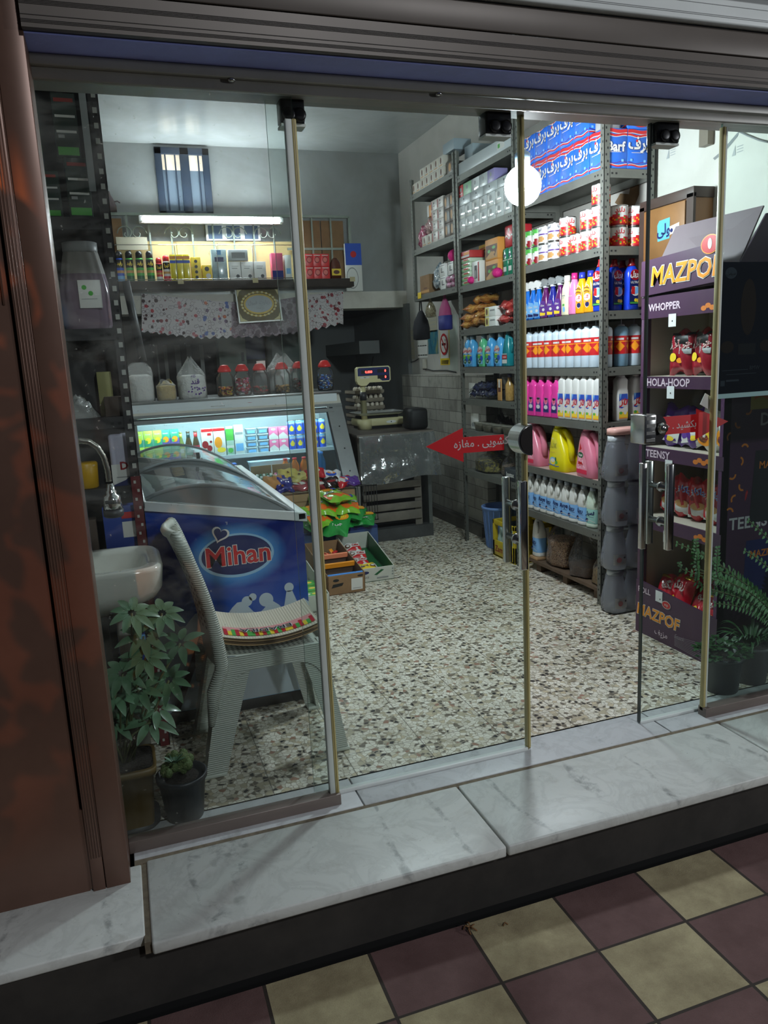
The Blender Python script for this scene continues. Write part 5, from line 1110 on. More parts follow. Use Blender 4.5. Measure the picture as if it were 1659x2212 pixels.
rj = rb('juice_bottle', M('red_cap', (220, 40, 50), .3), M('orange_juice', (226, 120, 40), .15, coat=.5), .2, .036); wb = rb('water_bottle', M('blue_cap', (60, 130, 210), .3), film('blue_pet_bottle', (150, 206, 240), .35, .4, .1, (70, 150, 210)), .23, .032)
place(rj, [((1.2 + .075 * i, 5.93, Z2), 0) for i in range(3)], [f'orange juice bottle with a red cap in the fridge, {nth(i, 3)}' for i in range(3)], 'red capped juice bottles in the fridge')
place(wb, [((1.425 + (i % 2) * .066, 5.92 + (i // 2) * .075, Z2), 0) for i in range(4)], [f'blue water bottle in the fridge, {("front", "back")[i // 2]} {("left", "right")[i % 2]}' for i in range(4)], 'blue water bottles in the fridge')
# on top of the fridge: bags and sweet jars
ZT = 1.2225
mClear = film('jar_plastic', (247, 248, 247), .2, .05, .06)
def sweets(b, r, h, mats, n, seed, s=.013):
    rr = random.Random(seed)
    for i in range(n):
        a = rr.uniform(0, 2 * PI); q = r * math.sqrt(rr.uniform(0.3, 1)) * .9; z = .012 + rr.random() * h
        b.X = T(q * math.cos(a), q * math.sin(a), z) @ R(rr.uniform(0, 3)) @ R(rr.uniform(0, 3), 'X'); b.box((-s, -s * .55, -s * .5), (s, s * .55, s * .5), rr.choice(mats), .003, 1)
    b.X = Matrix()
J = [(.812, 'brown and yellow', (cTN, cBR, cY, cO, cDR), .06), (.947, 'red and pink', (cR, cDR, cPK, cW), .12), (1.085, 'dark green and red', (cDG, cDR, cBR, cR), .05), (1.262, 'golden brown', (cTN, cBR, M('gold_wrap', (190, 150, 80), .2, .6)), .05), (1.42, 'brown and silver', (cBR, cDR, M('silver_wrap', (190, 190, 190), .2, .8)), .09), (1.615, 'shiny blue', (M('blue_wrap', (40, 90, 200), .2, .4), cNV, M('silver_wrap', (190, 190, 190)), M('sky_wrap', (110, 160, 230), .2, .4)), .11)]
for i, (x, nm, ms, lv) in enumerate(J):
    y = 6.12 if i != 4 else 6.2
    t2 = thing('sweet_jar', f'clear jar with a red screw lid holding {nm} sweets', 'jar', (x, y, ZT), 0, 'sweet jars on top of the fridge')
    b = MB(); b.lathe([(.001, .003), (.058, .002), (.066, .012), (.068, .1), (.066, .145), (.056, .165), (.045, .178), (.045, .19)], mClear, 24); b.build('jar_body', t2)
    b = MB(); b.lathe([(.05, .186), (.052, .19), (.052, .205), (.044, .21), (.044, .22), (.034, .225), (.034, .234), (.02, .24), (.001, .243)], M('jar_red_lid', (216, 48, 48), .3), 24); b.build('lid', t2)
    b = MB(); sweets(b, .055, lv, ms, 90, i); b.build('sweets', t2, kind='stuff')
mBagW = film('milky_bag_film', (248, 248, 247), .22, .25, .15, (226, 226, 224), .8, 24); mSug = M('sugar_cubes', (244, 243, 240), .7, bump=.9, bscale=55)
def fillbag(name, label, x, y, w, h, t, m, hf, top, seed):
    o = thing(name, label, 'bag', (x, y, ZT)); b = MB(); b.loft([(0, w * .44, t * .42, 3), (.02, w * .49, t * .49, 3), (hf * .6, w * .5, t * .5, 3), (hf * .92, w * .47, t * .46, 2.8), (hf, w * .3, t * .3, 2.4)], m, 26); b.build('contents', o, kind='stuff')
    rr = random.Random(seed); p1, p2 = rr.uniform(0, 6), rr.uniform(0, 6); b = MB()
    def f(u, v):
        a = 2 * PI * u; z = h * v; k = max(0, (z - hf) / max(h - hf, .01)); r = 1.03 * (1 - (1 - top) * k) * (1 + .05 * math.sin(5 * a + p1 + 8 * v) * (.3 + k)); c, d = math.cos(a), math.sin(a)
        return (w * .5 * r * math.copysign(abs(c) ** .7, c), t * .5 * r * math.copysign(abs(d) ** .7, d) * (1 - .6 * k), z + .02 * k * math.sin(2 * a + p2))
    b.grid(f, 40, 14, mBagW); b.build('plastic_film', o); return o
fillbag('sugar_bag', 'large milky bag of white sugar cubes at the left end of the fridge top', .18, 6.12, .19, .27, .15, mSug, .2, .85, 1)
fillbag('snack_bag', 'clear bag of yellow puffs beside the sugar cubes', .362, 6.08, .14, .14, .12, M('yellow_puffs', (214, 178, 64), .6, mottle=.2, mscale=40, bump=.9, bscale=50), .11, .6, 2)
o = fillbag('sugar_bag', 'bag of white sugar lumps with a purple print behind the yellow puffs', .56, 6.14, .21, .3, .13, mSug, .18, .12, 3)
b = MB(); b.X = T(.03, -.068, .03)
for k in range(16): b.flat(disc(RND.uniform(-.08, .06), RND.uniform(0, .06), .006), -.0008 * (k % 3), cP)
b.text(fa('قند'), .05, cP, (-.01, -.002, .08), bold=.02); b.text(fa('کله'), .03, cP, (-.02, -.002, .13)); b.build('print', o)
fillbag('folded_bag', 'crumpled white plastic bag lying behind the sweet jars', 1.31, 6.33, .24, .3, .15, M('white_film_folds', (220, 222, 222), .3), .2, .3, 4)
b = MB(); b.box((-.035, 0, 0), (.035, .003, .09), mPaper); b.flat(disc(0, .045, .018), -.0006, cG); tag(b.build('price_card', None, (1.12, 6.22, ZT + .17)), 'small white card standing behind the third sweet jar', 'card')
carton('card_stand', 'dark box behind the sweet jars carrying the white card', 'box', .12, .06, .17, mDkGrey, (1.12, 6.25, ZT), 0)
# ------------------------------------------------------------------ wooden counter with scale
t = thing('wooden_counter', 'grey wooden counter with slatted front beside the fridge', 'counter', (2.0, 6.2, 0)); mWd = M('weathered_grey_wood', (128, 120, 110), .75, mottle=.3, mscale=7); mTop = M('dark_worn_worktop', (74, 66, 60), .5, mottle=.35)
def cb(): b = MB(); b.X = T(-2.0, -6.2, 0); return b
b = cb(); b.box((1.73, 5.70, .855), (2.37, 6.95, .88), mTop, .003); b.box((1.73, 5.698, .857), (2.37, 5.702, .878), mWd); b.build('worktop', t)
b = cb(); b.box((1.76, 5.80, .06), (1.79, 6.9, .855), mWd); b.box((2.335, 5.76, .0), (2.365, 6.9, .855), M('dull_sheet_metal', (132, 136, 134), .4, .6, mottle=.2)); b.box((1.79, 6.86, .0), (2.335, 6.9, .855), mDark); b.box((1.76, 5.8, .05), (2.36, 6.9, .07), mDark); b.box((1.74, 5.74, .0), (2.36, 5.82, .10), M('dark_base_stone', (70, 70, 70), .7, mottle=.4)); b.build('carcass', t)
for i, z in enumerate((.155, .245, .335, .42)):
    b = cb(); b.box((1.77, 5.755, z), (2.27, 5.775, z + (.055 if i else .075)), mWd, .003); b.build('slat', t)
b = cb(); b.box((2.22, 5.775, .1), (2.28, 5.79, .5), mWd); b.box((1.77, 5.775, .1), (1.8, 5.79, .5), mWd); b.build('post', t)
b = MB(); rr = random.Random(5)
def sh(u, v):
    x = (u - .5) * (.63 + .05 * v); n = noise.noise(Vector((u * 5, v * 3.4, 1))) * .022 + noise.noise(Vector((u * 11, v * 4, 7))) * .010
    return (x + .012 * v, -.03 - .05 * v + n * (v > .02), -.36 * v - .02 * math.sin(u * 6) * v)
b.grid(sh, 40, 20, film('crinkled_clear_sheet', (206, 208, 208), .5, .3, .1, (170, 174, 174), .5, 14)); tag(b.build('plastic_sheet', None, (2.05, 5.70, .868)), 'crinkled shiny clear plastic sheet hanging over the counter front', 'plastic sheet')
b = MB(); b.X = R(.06)
for i in range(9): b.tube([(-.09 + i * .022, 0, -.28), (-.09 + i * .022, 0, 0)], .0025, mBlk, 5)
b.tube([(-.095, 0, 0), (.09, 0, -.01)], .004, mBlk, 5); b.tube([(-.095, 0, -.28), (.09, 0, -.28)], .004, mBlk, 5); tag(b.build('wire_grid', None, (1.735, 5.55, .51)), 'small black wire grid standing beside the chips pile', 'wire grid')
mIv = M('ivory_plastic', (214, 206, 160), .4); t = thing('weighing_scale', 'ivory shop scale with red digits on a pole display', 'scale', (2.08, 6.25, .8805))
b = MB(); b.box((-.19, -.12, .02), (.21, .13, .085), mIv, .012); b.box((-.17, -.11, 0), (.19, .12, .02), mBlk); b.flat(disc(.09, .05, .045, .012), -.1215, mWhite); b.flat(disc(.09, .05, .005), -.122, mBlk); b.build('scale_base', t)
b = MB(); b.lathe([(.06, 0), (.06, .075), (.034, .085)], mIv, 20, cx=-.14, cy=-.1); b.build('column_foot', t)
b = MB(); b.lathe([(.026, .085), (.026, .24), (.028, .24, mDkGrey), (.028, .31, mDkGrey), (.022, .31), (.022, .36)], mIv, 18, cx=-.14, cy=-.1); b.build('column', t)
b = MB(); b.prism([(-.2, .40), (-.19, .375), (-.165, .36), (-.12, .36), (-.09, .385), (.08, .385), (.095, .4), (.095, .5), (.08, .515), (-.185, .515), (-.2, .5)], -.14, -.09, mIv)
y = -.1405; b.flat([(-.19, .44), (.0, .44), (.0, .41), (.02, .395), (.08, .395), (.086, .405), (.086, .495), (.075, .506), (-.18, .506), (-.19, .495)], y, cNV); b.flat(rect(-.17, .42, -.09, .434), y, cW); b.text('TEC', .012, cBK, (-.13, y - .0008, .423), bold=.02); mLed = lamp('red_led_digits', (1, .06, .05), 6)
for r, s, x in ((rect(-.16, .458, -.06, .486), '0.000', -.095), (rect(-.02, .462, .075, .49), '0', .05), (rect(-.02, .412, .075, .44), '0', .05)):
    b.flat(r, y - .0006, cBK); b.text(s, .028, mLed, (x, y - .001, r[0][1] + .004), bold=.02)
b.build('display_head', t)
b = MB(); b.grid(lambda u, v: ((u - .5) * .42, (v - .5) * .3, .105 + .03 * max(abs(2 * u - 1) ** 8, abs(2 * v - 1) ** 8)), 24, 18, M('pan_steel', (188, 190, 188), .3, .7)); b.box((-.16, -.1, .085), (.16, .1, .104), mBlk); b.build('weighing_pan', t)
b = MB(); b.box((0, 0, 0), (.16, .2, .17), M('matt_black_case', (18, 19, 21), .6), .03); tag(b.build('black_case', None, (2.195, 5.74, .8805)), 'black rounded case on the right corner of the counter', 'case')
mEgg = M('egg_tray_pulp', (146, 136, 120), .9, mottle=.2); mE = M('egg_shell', (224, 214, 196), .5)
def eggtray(name):
    t = thing(name, 'x', 'egg tray'); b = MB(); b.grid(lambda u, v: ((u - .5) * .27, (v - .5) * .27, .02 + .014 * math.sin(u * PI * 12) * math.sin(v * PI * 12)), 36, 36, mEgg); b.box((-.137, -.137, .008), (.137, -.133, .034), mEgg); b.box((-.137, .133, .008), (.137, .137, .034), mEgg); b.box((-.137, -.137, .008), (-.133, .137, .034), mEgg); b.box((.133, -.137, .008), (.137, .137, .034), mEgg); b.box((-.13, -.13, 0), (.13, .13, .008), mEgg); b.build('pulp_tray', t)
    e = MB()
    for i in range(6): e.ball((-.1125 + i * .045, -.1125, .042), .019, mE, 10, 1.25); e.ball((-.1125 + i * .045, -.0675, .042), .019, mE, 10, 1.25)
    e.build('eggs', t, kind='stuff'); return t
place(eggtray('egg_tray'), [((2.10, 6.62, .8805 + i * .0685), .05 * (i % 3)) for i in range(5)], [f'egg tray in the stack behind the scale, {("bottom", "second from bottom", "middle", "second from top", "topmost")[i]}' for i in range(5)], 'egg trays behind the scale')
# ------------------------------------------------------------------ cartons and snacks before the fridge
def openbox(name, label, x0, x1, y0, L, hf, m, mi, tilt, front=None, hb=None):
    w = x1 - x0; t = thing(name, label, 'box', ((x0 + x1) / 2, y0, 0)); t.rotation_euler = (tilt, 0, 0); e = .005; hb = hb or hf
    b = MB(); b.box((-w / 2, 0, 0), (w / 2, e, hf), m); b.box((-w / 2, L - e, 0), (w / 2, L, hb), m)
    for s in (-1, 1): b.prism([(0, 0), (L, 0), (L, hb), (0, hf)], s * w / 2, s * (w / 2 - e), m, 'x')
    b.box((-w / 2, 0, 0), (w / 2, L, e), mi)
    b.quad((-w / 2 + e + .0006, .006, e), (-w / 2 + e + .0006, L - .006, e), (-w / 2 + e + .0006, L - .006, hb - .004), (-w / 2 + e + .0006, .006, hf - .004), mi); b.quad((w / 2 - e - .0006, .006, e), (w / 2 - e - .0006, L - .006, e), (w / 2 - e - .0006, L - .006, hb - .004), (w / 2 - e - .0006, .006, hf - .004), mi)
    for k, q in enumerate(front or []):
        if isinstance(q[0], str): b.text(q[0], q[1], q[2], (q[3], -.0015, q[4]), bold=.02)
        else: b.flat(q[0], -.0006 - .0003 * k, q[1])
    b.build('carton', t); return t
mWB = M('white_box_board', (206, 206, 196), .7, mottle=.12)
t = openbox('open_carton', 'white open carton with green inner walls holding cake packs', 1.385, 1.63, 4.69, .56, .1, mWB, cDG, .17, [(disc(-.09, .07, .035, .012), cNV), ('CAKE', .02, cGR, -.08, .03), ([(-.02, .05), (.03, .085), (.05, .08), (.0, .045)], cDG), (disc(.11, .08, .006), cGR), (disc(.11, .06, .006), cGR), (disc(.11, .04, .006), cGR), (rect(.0, .02, .08, .03), cGR)], .13)
t2 = openbox('open_carton', 'brown divided open carton of small sweets', 1.125, 1.37, 4.515, .62, .132, mCard, M('carton_inside_brown', (110, 90, 76), .9), .14, [(disc(-.07, .1, .02, .010), cBK), ([(-.1, .05), (-.03, .06), (-.02, .08), (-.09, .075)], cBK), (rect(.03, .02, .105, .1), cW), (rect(.04, .03, .095, .034), cGR), (disc(.09, .115, .02, .006), cBK)], .13)
b = MB(); w = .115
for k, (y, m) in enumerate(((.02, M('blue_divider', (70, 140, 220), .6)), (.2, cO), (.36, M('salmon_divider', (236, 140, 100), .6)))): b.box((-w, y, .1), (w, y + .02, .128), m); b.box((-w, y + .02, .005), (w, y + .024, .11), M('carton_inside_brown', (110, 90, 76)))
b.build('divider', t2)
b = MB(); rr = random.Random(3)
for k in range(26):
    b.X = T(rr.uniform(-.1, .08), .27 + rr.uniform(-.03, .05) if k < 8 else .43 + rr.uniform(-.03, .12), .03 if k < 8 else .055 + rr.random() * .03) @ R(rr.uniform(0, 3)) @ R(rr.uniform(-.5, .9), 'X'); b.box((-.014, -.02, -.004), (.014, .02, .004), (cO, cR, M('salmon_divider', (236, 140, 100)))[k % 3], .002, 1)
b.build('sweets', t2, kind='stuff')
t3 = openbox('open_carton', 'pale open carton of bright green chewing gum boxes', .835, 1.065, 4.255, .56, .105, mWB, M('pale_inner_board', (186, 186, 176), .8), .13, [(rect(.04, .03, .09, .08), cGR), ('GUM', .02, cGR, -.04, .05)])
gm = MB(); gm.box((-.1, -.035, 0), (.1, .035, .045), cG, .002); gm.box((-.095, -.0355, .012), (.095, -.035, .02), cDG); gm.flat(disc(.06, .03, .018, .010), -.0362, cY); gm.flat(disc(0, 0, .03, .018), .0455, cW, 'z'); gm.flat(disc(.06, 0, .02, .014), .0456, cY, 'z'); gm = gm.build('gum_box'); tag(gm, 'x', 'box')
cs, sn = math.cos(.13), math.sin(.13)
place(gm, [((.952, 4.255 + cs * (.05 + i * .085) - sn * .01, sn * (.05 + i * .085) + .012), 0) for i in range(4)], [f'bright green gum box, {("nearest", "second from front", "third from front", "rearmost")[i]} in the pale carton' for i in range(4)], 'green gum boxes')
for o in bpy.data.objects:
    if o.get('group') == 'green gum boxes': o.rotation_euler = (.13, 0, 0)
def snack(name, w, h, t, m, back, arts, seed):
    b = MB(); b.X = T(0, 0, -h / 2); b.pillow(w, h, t, m, 12, 16, .35, seed, back)
    def sf(x, z):
        u, v = x / w + .5, z / h; e = max(0, min(1, v / .12, (1 - v) / .12)); k = (max(0, 1 - (2 * u - 1) ** 4) ** .6) * (e ** .6) * (1 - .25 * (2 * v - 1) ** 2); return (x, -t / 2 * k - .004, z)
    for a in arts:
        if isinstance(a[0], str): b.text(a[0], a[1], a[2], (a[3], 0, a[4]), fn=sf, bold=.03)
        else:
            n = len(a[0]); c = Vector((sum(p[0] for p in a[0]) / n, sum(p[1] for p in a[0]) / n)); ring = [sf(*p) for p in a[0]]; mid = [sf(*(Vector(p) * .5 + c * .5)) for p in a[0]]
            b.add(ring + mid + [sf(*c)], [(i, (i + 1) % n, n + (i + 1) % n, n + i) for i in range(n)] + [(n + i, n + (i + 1) % n, 2 * n) for i in range(n)], a[1], True)
    b.X = Matrix(); return b.build(name)
def lay(o, lst, cat, group):
    for i, (loc, rot, lab) in enumerate(lst):
        if i == 0: o.location = loc; o.rotation_euler = rot; tag(o, lab, cat, group)
        else: dup(o, loc, None, lab, group, rot)
cake = snack('cake_pack', .13, .09, .03, cW, cDR, [([(-.06, .01), (.06, .01), (.06, .05), (.0, .045), (-.06, .02)], cR), (disc(-.035, .055, .02, .018), cBR), (disc(-.033, .057, .013, .010), cW), ('Cake', .024, cR, .025, .055), (rect(.02, .02, .034, .035), cW)], 1)
cs, sn = math.cos(.17), math.sin(.17)
def onbox(x, d, h): return (1.507 + x, 4.69 + cs * d - sn * h, sn * d + cs * h)
lay(cake, [(onbox(-.03, .46, .055), (-.95, 0, .1), 'white and red cake pack, rearmost in the white carton'), (onbox(-.03, .34, .045), (-1.05, 0, -.1), 'white and red cake pack, middle one in the white carton'), (onbox(-.04, .26, .03), (-1.2, 0, .05), 'white and red cake pack, third from the rear in the white carton')], 'pack', 'cake packs in the white carton')
cake2 = snack('cake_pack', .13, .09, .03, cY, cY, [('Nand', .03, cNV, -.03, .04), (disc(.035, .045, .02, .016), cBR), (disc(.035, .047, .014, .010), cW), (rect(.05, .02, .062, .07), cW)], 2)
lay(cake2, [(onbox(-.01, .16, .03), (-1.25, 0, .1), 'yellow cake pack with dark blue lettering in the white carton'), (onbox(.02, .06, .03), (-1.25, 0, -.05), 'yellow cake pack nearest the front of the white carton')], 'pack', 'cake packs in the white carton')
# crate, big carton and chips
b = MB(); b.box((.93, 5.27, 0), (1.72, 5.46, .25), M('blue_board_crate', (58, 82, 130), .6, mottle=.3)); b.box((.93, 5.268, .232), (1.72, 5.27, .25), cNV); tag(b.build('blue_crate'), 'blue board crate under the pile of green chips bags', 'crate')
b = MB(); b.box((.9, 5.47, 0), (1.62, 5.575, .50), mKraft, .002); b.box((.905, 5.469, .44), (1.615, 5.4705, .45), mCard); tag(b.build('large_carton'), 'large brown carton standing before the fridge base', 'box')
mGr = M('chips_bag_green', (38, 146, 62), .2, coat=.5); mLm = M('chips_bag_lime', (130, 190, 50), .2, coat=.5); mOrB = M('chips_bag_orange', (232, 110, 36), .2, coat=.5)
def fshape(u): return None
chips = snack('chips_bag', .2, .25, .06, mLm, mGr, [([(-.095, .03), (.095, .03), (.095, .12), (.03, .1), (-.095, .125)], mOrB), (disc(-.02, .19, .05, .035), cO), (disc(.045, .2, .028, .02), cB), (fa('پفک نمکی'), .042, cP, .002, .118), (fa('پفک نمکی'), .042, cW, 0, .12)], 3)
chipsg = snack('chips_bag', .19, .23, .055, mGr, mGr, [(disc(.03, .17, .05, .04), cO), (disc(.03, .17, .034, .026), cY), (fa('چی پلت'), .04, cW, -.02, .08)], 4)
lay(chipsg, [((1.25, 5.325, .29), (-1.4, .05, .3), 'green chips bag at the bottom left of the pile'), ((1.44, 5.33, .29), (-1.4, -.05, -.15), 'green chips bag at the bottom right of the pile'), ((1.63, 5.34, .29), (-1.4, 0, -.4), 'green chips bag at the right edge of the pile'), ((1.55, 5.33, .35), (-1.4, .1, -.5), 'green chips bag lying on the right of the pile'), ((1.40, 5.22, .30), (-1.0, 0, -.5), 'green chips bag sliding off the front of the pile')], 'chips bag', 'green chips bags on the blue crate')
lay(chips, [((1.27, 5.29, .36), (-1.05, .05, .3), 'orange and lime chips bag at the front of the pile'), ((1.50, 5.34, .415), (-1.2, 0, -.2), 'orange and lime chips bag at the top right of the pile'), ((1.33, 5.345, .425), (-1.15, .1, -.2), 'orange and lime chips bag at the top left of the pile'), ((1.42, 5.35, .485), (-1.4, 0, .3), 'lime chips bag topmost at the rear of the pile')], 'chips bag', 'orange and lime chips bags on the blue crate')
sb = snack('snack_bag', .17, .2, .06, cW, cW, [(rect(-.06, .03, .06, .06), cY)], 6); lay(sb, [((1.06, 5.34, .31), (-1.2, 0, .2), 'white and yellow snack bag left of the green chips')], 'snack bag', 'snack bags left of the green chips')
# biscuit packs on the large carton
mk = lambda nm, col, seed, arts: snack(nm, .15, .1, .05, M('pack_' + str(col), col, .2, coat=.4), M('pack_' + str(col), col), arts, seed)
z = .56
for i, (px, py, col, nm, arts) in enumerate(((612, 1052, (46, 52, 140), 'dark blue biscuit pack, lower of two at the left', [('Ringo', .026, cW, 0, .04)]), (612, 1040, (46, 52, 140), 'dark blue biscuit pack, upper of two at the left', [('Ringo', .026, cW, 0, .04)]), (590, 1042, (196, 140, 80), 'tan biscuit pack at the far left end', []),
        (622, 1025, (206, 190, 96), 'pale yellow biscuit bag behind the dark blue packs', [(disc(0, .05, .01), cBR)]), (645, 1030, (214, 200, 120), 'pale yellow biscuit bag behind the door seal', [(disc(0, .05, .01), cBR)]), (645, 1050, (170, 70, 80), 'maroon and cream wafer bag at the front', [(disc(0, .05, .05, .02), cW)]),
        (680, 1022, (200, 40, 50), 'red biscuit bag at the rear', [(disc(0, .05, .04, .02), cW)]), (685, 1048, (150, 50, 56), 'dark red wafer bag at the front', [(disc(0, .04, .05, .014), cW)]), (714, 1048, (48, 26, 28), 'dark chocolate brown bag', [(disc(0, .05, .04, .010), cDR)]),
        (715, 1028, (220, 222, 228), 'white and blue biscuit bag before the fridge frame', [(disc(0, .05, .04, .02), cB), (disc(0, .06, .03, .010), cO)]), (745, 1048, (206, 36, 46), 'bright red and white bag at the right', [(disc(-.02, .05, .04, .03), cW)]), (757, 1040, (96, 60, 150), 'small purple bag at the right end', []))):
    y = 5.50 + (.045 if py < 1035 else 0); q = P(px, py, y); o = mk('biscuit_pack', col, i, arts); o.location = (q.x, y, max(q.z, .56)); o.rotation_euler = (-.9 + .2 * math.sin(i), .1 * math.sin(3 * i), .3 * math.sin(2 * i)); tag(o, nm + ' on the large carton', 'pack', 'biscuit packs on the large carton')
# ------------------------------------------------------------------ ice cream freezer
mFzW = M('freezer_white', (214, 218, 218), .35, mottle=.08); 
def freezer_print():
    m = bpy.data.materials.new('blue_milk_splash_print'); g = NG(m); x, y, z = g.xyz(g.co())
    u = g.math('SUBTRACT', x, .33)
    t = g.ramp(g.math('ADD', z, g.math('MULTIPLY', g.noise(g.scale(g.co(), (1.2, 1, 3)), 2, 2), .25)), [(.34, lin((126, 186, 226))), (.52, lin((28, 92, 186))), (.74, lin((14, 46, 140))), (.92, lin((10, 30, 106))), (1, lin((22, 62, 150)))])
    d = g.math('SQRT', g.math('ADD', g.math('POWER', g.math('DIVIDE', g.math('SUBTRACT', x, .395), .21), 2), g.math('POWER', g.math('DIVIDE', g.math('SUBTRACT', z, .69), .14), 2)))
    glow = g.ramp(d, [(.62, (1, 1, 1)), (1, (0, 0, 0))])
    g.base(g.mix(g.math('MULTIPLY', glow, .75), t, lin((90, 170, 236)))); g.rough(.3); return m
t = thing('ice_cream_freezer', 'slanted ice cream chest freezer with blue front panel and curved glass lids', 'freezer', (0, 3.08, 0))
X0, X1, L = .035, .68, 1.72; zl, zr = .955, .835
b = MB(); b.prism([(X0, .07), (X1, .07), (X1, zr - .03), (X0, zl - .03)], .006, L, mFzW); b.box((X0 + .03, .03, 0), (X1 - .03, L - .03, .07), mDark); b.build('cabinet', t)
fp = freezer_print(); b = MB(); b.add([(X0, 0, .06), (X1, 0, .06), (X1, 0, zr - .035), (X0, 0, zl - .035), (X0, .006, .06), (X1, .006, .06), (X1, .006, zr - .035), (X0, .006, zl - .035)], [(0, 1, 2, 3), (0, 4, 5, 1), (1, 5, 6, 2), (3, 7, 4, 0)], fp)
def blob(pts): return pts
sil = M('milk_splash_silver', (188, 200, 210), .35)
top = [(X0, .41)] + [(X0 + (X1 - X0) * i / 30, .445 + .03 * math.sin(i * .9) + .04 * max(0, math.sin(i * .42 + .4)) ** 3) for i in range(1, 30)] + [(X1, .45)]
b.flat([(X0, .062), (X1, .062)] + top[::-1], -.0008, sil)
for cx, cz, r in ((.42, .49, .022), (.445, .505, .016), (.60, .525, .02), (.5, .485, .03)): b.flat(disc(cx, cz, r, r), -.001, sil)
b.flat([(.588, .51), (.612, .51), (.64, .43), (.57, .43)], -.001, sil)
b.flat(disc(.395, .69, .153, .092, 40), -.0012, M('badge_ring', (150, 190, 220), .3)); b.flat(disc(.395, .692, .142, .082, 40), -.0018, cNV)
for sz, dd, m, bo in ((.112, .0, cW, .045), (.112, .0008, cR, .018)): b.text('Mihan', sz, m, (.402, -.0024 - dd, .655), bold=bo)
hp = [(.016 * math.sin(a) ** 3 * 1.5, .0014 * (13 * math.cos(a) - 5 * math.cos(2 * a) - 2 * math.cos(3 * a) - math.cos(4 * a)) * 1.1) for a in [2 * PI * i / 28 for i in range(28)]]
b.flat([(.335 + x * 1.5 * math.cos(.4) + z * 1.5 * math.sin(.4), .785 - x * 1.5 * math.sin(.4) + z * 1.5 * math.cos(.4)) for x, z in hp], -.0026, cW); b.flat([(.335 + x * 1.15 * math.cos(.4) + z * 1.15 * math.sin(.4), .786 - x * 1.15 * math.sin(.4) + z * 1.15 * math.cos(.4)) for x, z in hp], -.0032, cNV)
b.build('printed_panel', t)
b = MB()
for y0, y1 in ((-.012, .03), (L - .03, L + .012)): b.prism([(X0 - .01, zl - .035), (X1 + .015, zr - .035), (X1 + .015, zr), (X0 - .01, zl)], y0, y1, mFzW)
for x, z in ((X0 - .01, zl), (X1 - .025, zr + .006)): b.box((x, -.012, z - .035), (x + .04, L + .012, z), mFzW, .006)
b.build('rim', t)
def arc(u, lift): x = X0 + .03 + (X1 - X0 - .06) * u; return x, zl + (zr - zl) * u - .0 + lift * math.sin(PI * u) ** .8
mFg = film('curved_freezer_glass', (228, 236, 236), .3, .05, .03, bump=.15, bscale=4)
for nm, y0, y1, lf in (('near', .02, .9, .085), ('far', .84, L - .02, .10)):
    b = MB(); b.grid(lambda u, v: (arc(u, lf)[0], y0 + (y1 - y0) * v, arc(u, lf)[1]), 20, 2, mFg); o = b.build('glass_lid', t)
    b = MB(); gr = M('lid_trim_grey', (120, 126, 128), .4)
    for y in (y0, y1): b.tube([(arc(i / 16, lf)[0], y, arc(i / 16, lf)[1]) for i in range(17)], .008, gr, 6)
    b.add([(arc(i / 16, 0)[0], y0, arc(i / 16, 0)[1]) for i in range(17)] + [(arc(i / 16, lf)[0], y0, arc(i / 16, lf)[1]) for i in range(17)], [(i, i + 1, i + 18, i + 17) for i in range(16)], gr); b.build('lid_frame', o)
b = MB(); q = arc(.5, .085); b.box((q[0] - .02, .86, q[1]), (q[0] + .02, .9, q[1] + .02), mDkGrey, .004); b.box((q[0] - .008, .87, q[1] + .02), (q[0] + .008, .89, q[1] + .05), mDkGrey); b.build('lid_latch', t)
b = MB(); b.box((X0 + .05, .06, zr - .16), (X1 - .05, L - .06, zr - .15), mFzW)
b.build('basket_floor', t)
pk = MB(); pk.box((-.07, -.04, 0), (.07, .04, .05), M('ice_cream_wrap', (214, 196, 170), .3, mottle=.3, mscale=30), .012); pk.box((-.05, -.0405, .015), (.05, -.04, .03), cPK); pk = pk.build('ice_cream_pack'); tag(pk, 'x', 'ice cream')
place(pk, [((.14 + .155 * i, 3.24 + .1 * j, zr - .1495), .1 * ((i + j) % 3 - 1)) for i in range(4) for j in range(4)], [f'wrapped ice cream in the freezer, {nth(j, 4) if False else ("nearest", "second", "third", "rearmost")[j]} row, {nth(i, 4)}' for i in range(4) for j in range(4)], 'wrapped ice creams in the freezer')
b = MB(); b.box((-.02, .0, .0), (.03, .38, .24), film('bubble_wrap', (226, 230, 232), .4, .35, .12, (214, 218, 220), .9, 60), .01); tag(b.build('bubble_wrap', None, (.03, 3.62, .9555)), 'bunched clear bubble wrap on the left rim of the freezer', 'wrap')
